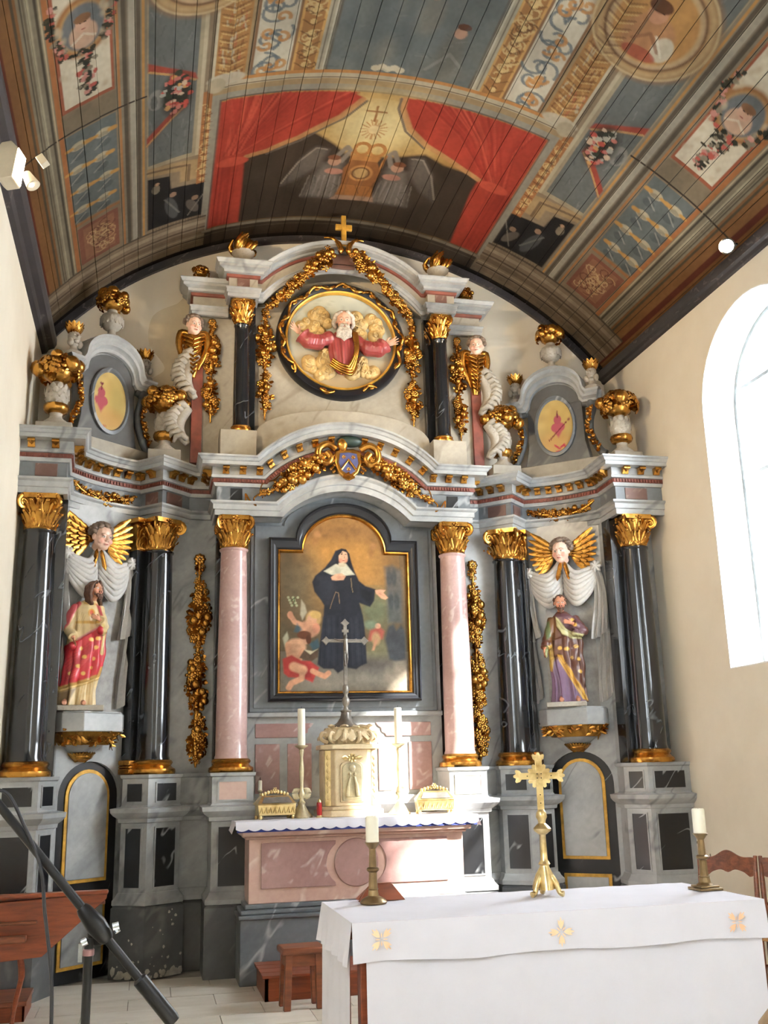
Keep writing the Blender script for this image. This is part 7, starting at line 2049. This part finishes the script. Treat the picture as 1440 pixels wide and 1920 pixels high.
def front_candle(x, y, h, lab, square=False):
    t = thing('brass_candlestick', 'aged brass candlestick with thick white candle on the %s end of the altar table' % lab, 'candlestick', (x, y, ZF), 0, 'candlesticks on the altar table')
    if square: MB().box(-.062, .062, -.062, .062, 0, .012).box(-.05, .05, -.05, .05, .012, .022).lathe([(.045, .022), (.03, .035), (.026, .06), (.03, .065)], 8).build('foot', M_BRASS, t, bevel=.003)
    else: MB().lathe([(.062, 0), (.065, .008), (.055, .02), (.04, .028), (.026, .035), (.022, .06), (.026, .065)], 24).build('foot', M_BRASS, t, smooth=40)
    MB().lathe([(.022, .065), (.019, .14), (.022, .145)], 8).build('lower_shaft', M_BRASS, t, smooth=20)
    MB().lathe([(.02, .14), (.03, .148), (.03, .156), (.02, .163)], 16).build('knop', M_BRASS, t, smooth=40)
    MB().lathe([(.019, .16), (.016, h - .03), (.02, h - .025)], 8).build('upper_shaft', M_BRASS, t, smooth=20)
    MB().lathe([(.018, h - .028), (.025, h - .018), (.038, h), (.036, h + .001), (.02, h - .004)], 20).build('drip_pan', M_BRASS, t, smooth=40)
    MB().lathe([(.031, h - .002), (.031, h + .112), (.027, h + .118), (.020, h + .112), (.002, h + .110)], 24).build('candle', M_WAX, t, smooth=40)
    MB().tube([(0, 0, h + .108), (.002, 0, h + .118)], .0018, 5).build('wick', M_DARKB, t)
front_candle(-.705, -4.20, .275, 'left'); front_candle(.93, -4.36, .265, 'right', True)
# brass cross on a three-footed stand
bc = thing('standing_cross', 'gilt brass cross on a three-footed stand on the altar table', 'cross', (.14, -4.25, ZF), math.radians(-10))
st_ = MB().loft([trib(.045, .045, .18), trib(.055, .03, .25), trib(.05, .06, .2), trib(.04, .10, .12), trib(.024, .13, 0), trib(.022, .14, 0)])
for k in range(3):
    a = -PI / 2 + k * 2 * PI / 3 + PI / 3; d = Vector((math.cos(a), math.sin(a), 0))
    st_.tube(smooth_path([Vector((0, 0, .09)) + d * .03, Vector((0, 0, .05)) + d * .055, Vector((0, 0, .016)) + d * .07, Vector((0, 0, .010)) + d * .09], 4), [.016] * 5 + [.013] * 5 + [.014] * 3, 8)
st_.build('stand', M_GOLDL, bc, smooth=50)
MB().lathe([(.022, .138), (.03, .145), (.024, .155), (.018, .165), (.016, .28), (.02, .285)], 12).build('stem', M_GOLDL, bc, smooth=40)
MB().lathe([(.02, .283), (.042, .30), (.044, .31), (.03, .325), (.018, .335), (.02, .35), (.028, .365), (.024, .385), (.014, .40)], 20).build('knop', M_GOLDL, bc, smooth=50)
cs = MB(); cz = .56
cs.box(-.017, .017, -.004, .004, .395, .645).box(-.10, .10, -.004, .004, cz - .016, cz + .016)
cro = cs.build('cross', M_GOLDL, bc, bevel=.0015)
for (x, z, a) in ((-.105, cz, PI), (.105, cz, 0), (0, .65, PI / 2)):
    t_ = MB()
    for q in (-.75, 0, .75): dd = (math.cos(a + q), 0, math.sin(a + q)); t_.leaf((x - .018 * math.cos(a), 0, z - .018 * math.sin(a)), dd, (0, -1, 0), .042, .026, 0, .15, .35)
    t_.build('trefoil_end', M_GOLDL, cro, smooth=40)
t_ = MB()
for k in range(4):
    for q in (.25, .55):
        a = PI / 2 * k + PI / 4 + (q - .4) * 1.8; t_.leaf((.012 * math.cos(a), 0, cz + .012 * math.sin(a)), (math.cos(a), 0, math.sin(a)), (0, -1, 0), .05, .03, 0, .15, .4)
t_.build('rayed_centre', M_GOLDL, cro, smooth=40)
for x, z in ((-.01, cz - .01), (.01, cz - .01), (-.01, cz + .01), (.01, cz + .01), (0, .47), (0, .43), (-.06, cz), (.06, cz)): MB().ell((x, -.0045, z), (.003, .001, .003), 6, 4).build('piercing', M_DARKB, cro)
# missal stand
ms = thing('missal_stand', 'small brown wooden missal stand at the back left of the altar table', 'book stand', (-.645, -4.09, ZF))
MB().add([(-.115, -.03, 0), (.115, -.03, 0), (.05, -.01, .08), (-.05, -.01, .08), (-.115, -.015, 0), (.115, -.015, 0), (.05, .005, .08), (-.05, .005, .08)], [(0, 1, 2, 3), (7, 6, 5, 4), (0, 4, 5, 1), (1, 5, 6, 2), (2, 6, 7, 3), (3, 7, 4, 0)]).build('back_board', M_WOODR, ms, bevel=.002)
MB().add([(-.115, .0, .005), (.115, 0, .005), (.115, .055, .005), (-.115, .055, .005), (-.05, .0, .075), (.05, 0, .075)], [(0, 1, 2, 3), (0, 4, 5, 1), (3, 2, 5, 4), (0, 3, 4), (1, 5, 2)]).build('sloped_rest', M_WOODR, ms, bevel=.002)

# ---- chairs by the right wall
def chair(loc, rz, label):
    c = thing('wooden_chair', label, 'chair', loc, rz, 'chairs by the right wall')
    for x in (-.19, .19):
        MB().tube(smooth_path([(x, .20, 0), (x, .19, .42), (x * 1.02, .215, .70), (x * 1.05, .27, .93)], 4), [.019] * 5 + [.018] * 5 + [.015] * 3, 8).build('rear_post', M_WOODC, c, smooth=50)
        MB().tube([(x, -.19, 0), (x, -.19, .43)], [.015, .02], 8).build('front_leg', M_WOODC, c, smooth=50)
        for z in (.12, .22): MB().tube([(x, -.19, z), (x, .195, z)], .010, 7).build('side_stretcher', M_WOODC, c)
    for z in (.16, .27): MB().tube([(-.19, -.19, z), (.19, -.19, z)], .010, 7).build('front_stretcher', M_WOODC, c)
    MB().prism([(-.215, -.22), (.215, -.22), (.20, .20), (-.20, .20)], .425, .455, plane='xy').build('seat', plain('rush_seat', (150, 112, 72), .8, var=.25, scale=60), c, bevel=.01)
    V = []; F = []; n = 24
    for i in range(n + 1):       # curved top rail with a scooped lower edge
        u = i / n; x = -.2 + .4 * u; top = .90 + .055 * math.sin(PI * u) + .015 * math.cos(4 * PI * u); bot = .80 + .045 * math.sin(PI * u) ** 2 - .03 * math.exp(-((u - .5) / .09) ** 2) - .02 * math.exp(-((u - .12) / .06) ** 2) - .02 * math.exp(-((u - .88) / .06) ** 2)
        y = .255 + .02 * math.sin(PI * u)
        V += [(x, y - .012, bot), (x, y - .008, top), (x, y + .012, top), (x, y + .012, bot)]
    for i in range(n):
        for k in range(4): F.append((i * 4 + k, i * 4 + (k + 1) % 4, i * 4 + 4 + (k + 1) % 4, i * 4 + 4 + k))
    F += [(0, 1, 2, 3), (n * 4 + 3, n * 4 + 2, n * 4 + 1, n * 4)]
    MB().add(V, F).build('top_rail', M_WOODC, c, smooth=50)
    MB().tube(smooth_path([(-.19, .215, .60), (-.09, .225, .655), (0, .23, .63), (.09, .225, .655), (.19, .215, .60)], 5), .018, 8, flat=.6).build('mid_rail', M_WOODC, c, smooth=50)
    return c
chair((2.25, -2.28, 0), math.radians(-40), 'wooden chair behind the right end of the altar table')
chair((2.58, -2.56, 0), math.radians(-40), 'wooden chair at the right edge of the picture, nearest the window wall')

# ================================================================== left side
dk = thing('wooden_desk', 'red-brown wooden reading desk with curved leg at the left wall', 'desk', (-2.5, -1.45, 0))
def dpart(mb, name, mat=None, **kw): return mb.build(name, mat or M_WOODR, dk, world=True, **kw)
dpart(MB().add([(-2.86, -1.62, .425), (-2.40, -1.62, .455), (-2.0, -1.62, .80), (-2.0, -1.62, .835), (-2.86, -1.62, .80), (-2.86, -1.58, .425), (-2.40, -1.58, .455), (-2.0, -1.58, .80), (-2.0, -1.58, .835), (-2.86, -1.58, .80)], [(0, 1, 2, 3, 4), (9, 8, 7, 6, 5), (0, 5, 6, 1), (1, 6, 7, 2), (2, 7, 8, 3), (3, 8, 9, 4), (4, 9, 5, 0)]), 'front_panel', bevel=.004)
dpart(MB().box(-2.87, -1.99, -1.66, -1.56, .828, .855), 'top_rail', bevel=.01)
dpart(MB().add([(-2.86, -1.58, .84), (-2.02, -1.58, .84), (-2.02, -1.22, .74), (-2.86, -1.22, .74), (-2.86, -1.58, .82), (-2.02, -1.58, .82), (-2.02, -1.22, .72), (-2.86, -1.22, .72)], [(0, 1, 2, 3), (7, 6, 5, 4), (0, 4, 5, 1), (1, 5, 6, 2), (2, 6, 7, 3), (3, 7, 4, 0)]), 'desk_board', bevel=.004)
dpart(MB().box(-2.86, -2.44, -1.66, -1.62, .665, .685), 'upper_ledge', M_WOODC, bevel=.006)
dpart(MB().box(-2.86, -2.50, -1.70, -1.62, .56, .60), 'lower_ledge', M_WOODC, bevel=.006)
dpart(MB().tube(smooth_path([(-2.54, -1.58, .46), (-2.525, -1.57, .34), (-2.55, -1.56, .2), (-2.565, -1.58, .08), (-2.56, -1.60, 0)], 5), [.03] * 6 + [.024] * 6 + [.02] * 9, 8, flat=.7), 'curved_leg', smooth=50)
dpart(MB().tube(smooth_path([(-2.83, -1.26, .74), (-2.82, -1.25, .34), (-2.83, -1.25, 0)], 5), .025, 8), 'rear_leg', smooth=50)
dpart(MB().box(-2.85, -2.82, -1.60, -1.24, 0, .45), 'side_panel', bevel=.003)
dpart(MB().tube([(-2.1, -1.25, .74), (-2.55, -1.45, .44)], .018, 6), 'brace')
ls = thing('wooden_platform', 'low brown wooden platform at the foot of the left wall', 'platform', (-2.68, -1.05, 0))
MB().box(-.19, .17, -.24, .24, .10, .13).build('top_board', M_WOODC, ls, bevel=.004)
MB().box(-.185, .16, -.23, -.21, 0, .10).box(.14, .16, -.23, .23, 0, .10).build('riser', M_WOODR, ls, bevel=.003)
# microphone stand close to the camera
my = -6.5
mic = thing('microphone_stand', 'black boom microphone stand in the left foreground', 'microphone stand', (-1.885, my, 0))
def mpart(mb, name, mat=M_MIC, par=None, **kw): return mb.build(name, mat, par or mic, world=True, **kw)
mpart(MB().tube([(-1.885, my, .10), (-1.885, my, .62)], .0135, 14), 'lower_tube', smooth=50); mpart(MB().tube([(-1.885, my, .6), (-1.885, my, 1.235)], .0105, 14), 'upper_tube', smooth=50)
mpart(MB().lathe([(.017, .585), (.02, .595), (.02, .635), (.015, .645)], 14, Matrix.Translation((-1.885, my, 0))), 'height_clutch', smooth=40)
for k in range(3):
    a = k * 2 * PI / 3 + .5; mpart(MB().tube([(-1.885 + .02 * math.cos(a), my + .02 * math.sin(a), .16), (-1.885 + .30 * math.cos(a), my + .30 * math.sin(a), .012)], .009, 10), 'tripod_leg', smooth=50)
mpart(MB().lathe([(.02, .10), (.03, .12), (.03, .18), (.018, .20)], 14, Matrix.Translation((-1.885, my, 0))), 'leg_hub', smooth=40)
A = Vector((-2.235, my - .02, 1.70)); B = Vector((-1.685, my - .02, 1.045)); d = (B - A).normalized()
mpart(MB().tube([A, B - d * .12], .0105, 12), 'boom_tube', smooth=50)
mpart(MB().tube([B - d * .13, B - d * .125, B - d * .01, B], [.013, .018, .018, .015], 14), 'counterweight', smooth=40)
mid = A.lerp(B, .665)
bl = MB().tube([mid - d * .055, mid - d * .045, mid - d * .0, mid + d * .035, mid + d * .045], [.013, .0175, .024, .019, .013], 14); mpart(bl, 'boom_clamp', smooth=40)
mpart(MB().ell((mid.x + .005, my + .012, mid.z - .02), (.026, .02, .03), 14, 9), 'swivel', smooth=60)
mpart(MB().tube([(mid.x + .038, my - .03, mid.z - .005), (mid.x + .052, my - .03, mid.z - .002)], .010, 12).tube([(mid.x + .042, my - .03, mid.z - .002), (mid.x + .05, my - .034, mid.z - .016)], .007, 8), 'tightening_knob', plain('chrome', (170, 178, 184), .2, .9), smooth=40)
mpart(MB().tube([(mid.x - .03, my - .035, mid.z - .035), (mid.x - .018, my - .035, mid.z - .03)], .009, 12).box(mid.x - .037, mid.x - .027, my - .04, my - .032, mid.z - .075, mid.z - .035), 'wing_lever', plain('chrome', (170, 178, 184), .2, .9), smooth=40)
mpart(MB().lathe([(.0125, 1.197), (.0135, 1.20), (.0135, 1.21), (.0115, 1.212)], 14, Matrix.Translation((-1.885, my, 0))), 'red_collar', plain('worn_collar', (128, 96, 96), .35, .4), smooth=40)
mpart(MB().tube([A - d * .02, A + d * .02], .012, 12).tube([A - d * .02, A - d * .10 + Vector((0, .03, 0)), A - d * .20 + Vector((0, .05, 0))], [.012, .018, .022], 14), 'microphone', smooth=50)
cable = thing('microphone_cable', 'thin black cable hanging beside the microphone stand', 'cable', (-1.95, my - .03, 0))
cb2 = MB().tube(smooth_path([(-2.13, my - .03, 1.575), (-2.085, my - .03, 1.568), (-2.045, my - .03, 1.50), (-2.0, my - .03, 1.40), (-1.985, my - .03, 1.30), (-1.965, my - .035, 1.18), (-1.957, my - .03, 1.05), (-1.95, my - .02, .6), (-1.945, my - .02, .12), (-1.93, my + .02, .006), (-1.80, my + .1, .006)], 6), .0042, 8)
cb2.build('cable_run', M_RUBBER, cable, world=True, smooth=60)
MB().tube([(-2.16, my - .03, 1.572), (-2.11, my - .03, 1.572)], .008, 10).build('plug', M_MIC, cable, world=True, smooth=50)
# knob of a pew end at the lower right corner, very close
pw = thing('pew_end', 'rounded tan wooden pew end cut off by the lower right corner', 'pew', (-.655, -7.5, -.01))
MB().lathe([(.02, 1.235), (.07, 1.222), (.105, 1.18), (.112, 1.13), (.10, 1.07), (.075, 1.04)][::-1], 28).build('knob', wood('tan_wood', (120, 96, 66), (84, 64, 44), 6, .5), pw, smooth=60)
MB().box(-.05, .05, -.05, .05, 0, 1.05).build('post', wood('tan_wood_post', (150, 124, 90), (112, 88, 60), 6, .5), pw, bevel=.008)

# ================================================================== spotlights
def lamp_mat(name, col, st):
    N = Nodes(name); N.b.inputs['Emission Color'].default_value = (*lin(col), 1); N.b.inputs['Emission Strength'].default_value = st
    N.b.inputs['Base Color'].default_value = (*lin(col), 1); return N.m
M_BULB = lamp_mat('lit_lamp_glass', (255, 236, 200), 30.0)
M_HOUS = plain('white_lamp_housing', (196, 186, 166), .4, var=.03)
def spot(loc, target, power, size=120, blend=.7, col=(1.0, .74, .44)):
    L = bpy.data.lights.new('spot', 'SPOT'); L.energy = power; L.spot_size = math.radians(size); L.spot_blend = blend; L.color = col; L.shadow_soft_size = .04
    o = bpy.data.objects.new('spot_light', L); COL.objects.link(o); o.location = loc
    o.rotation_euler = (Vector(target) - Vector(loc)).to_track_quat('-Z', 'Y').to_euler(); return o
l1 = thing('wall_spotlight', 'white boxy floodlight lit on the left wall under the cornice', 'lamp', (-2.74, -3.13, 5.36), math.radians(-15))
oc = [(-.06, -.10), (-.03, -.13), (.05, -.12), (.075, .09), (.03, .14), (-.03, .13), (-.07, .07)]
MB().prism(oc, -.07, .07).build('housing', M_HOUS, l1, bevel=.006)
MB().add([(.078, -.06, .09), (.078, .06, .09), (.056, .06, -.11), (.056, -.06, -.11)], [(0, 1, 2, 3)]).add([(.07, -.06, .09), (.07, .06, .09), (.05, .06, -.11), (.05, -.06, -.11)], [(3, 2, 1, 0)]).build('lit_glass', M_BULB, l1, smooth=0)
MB().tube([(-.14, 0, .04), (-.05, 0, .03)], .012, 8).build('wall_arm', M_HOUS, l1)
MB().lathe([(.028, -.05), (.036, 0), (.045, .05), (.04, .055)], 16, Matrix.Translation((.13, .02, -.09)) @ rotm('Y', math.radians(150))).build('small_spot_shade', M_HOUS, l1, smooth=40)
MB().ell((.145, .0, -.135), (.022, .022, .016), 10, 7).build('small_bulb', M_BULB, l1)
MB().box(.165, .215, -.02, .03, -.13, -.06, rotm('Y', math.radians(-35))).build('mounting_plate', M_HOUS, l1, bevel=.003)
l2 = thing('ceiling_spotlight', 'round lit spotlight on the right cornice', 'lamp', (2.70, -2.62, 5.64))
MB().lathe([(.03, .12), (.05, .10), (.06, .03), (.065, 0), (.055, .005)], 20, Matrix.Translation((-.05, -.02, -.02)) @ frame_from((.35, .75, .35))).build('shade', M_MIC, l2, smooth=40)
MB().lathe([(.0, -.012), (.03, -.008), (.052, .004)], 20, Matrix.Translation((-.05, -.02, -.02)) @ frame_from((.35, .75, .35))).build('lit_lens', M_BULB, l2, smooth=60)
MB().tube([(0, .04, .03), (.09, .05, .05)], .012, 8).build('bracket_arm', M_MIC, l2)
spot((-2.62, -3.14, 5.34), (1.9, .3, 5.7), 380, 85, .9)
spot((2.62, -2.70, 5.60), (-.8, .2, 5.9), 170, 80, .9)
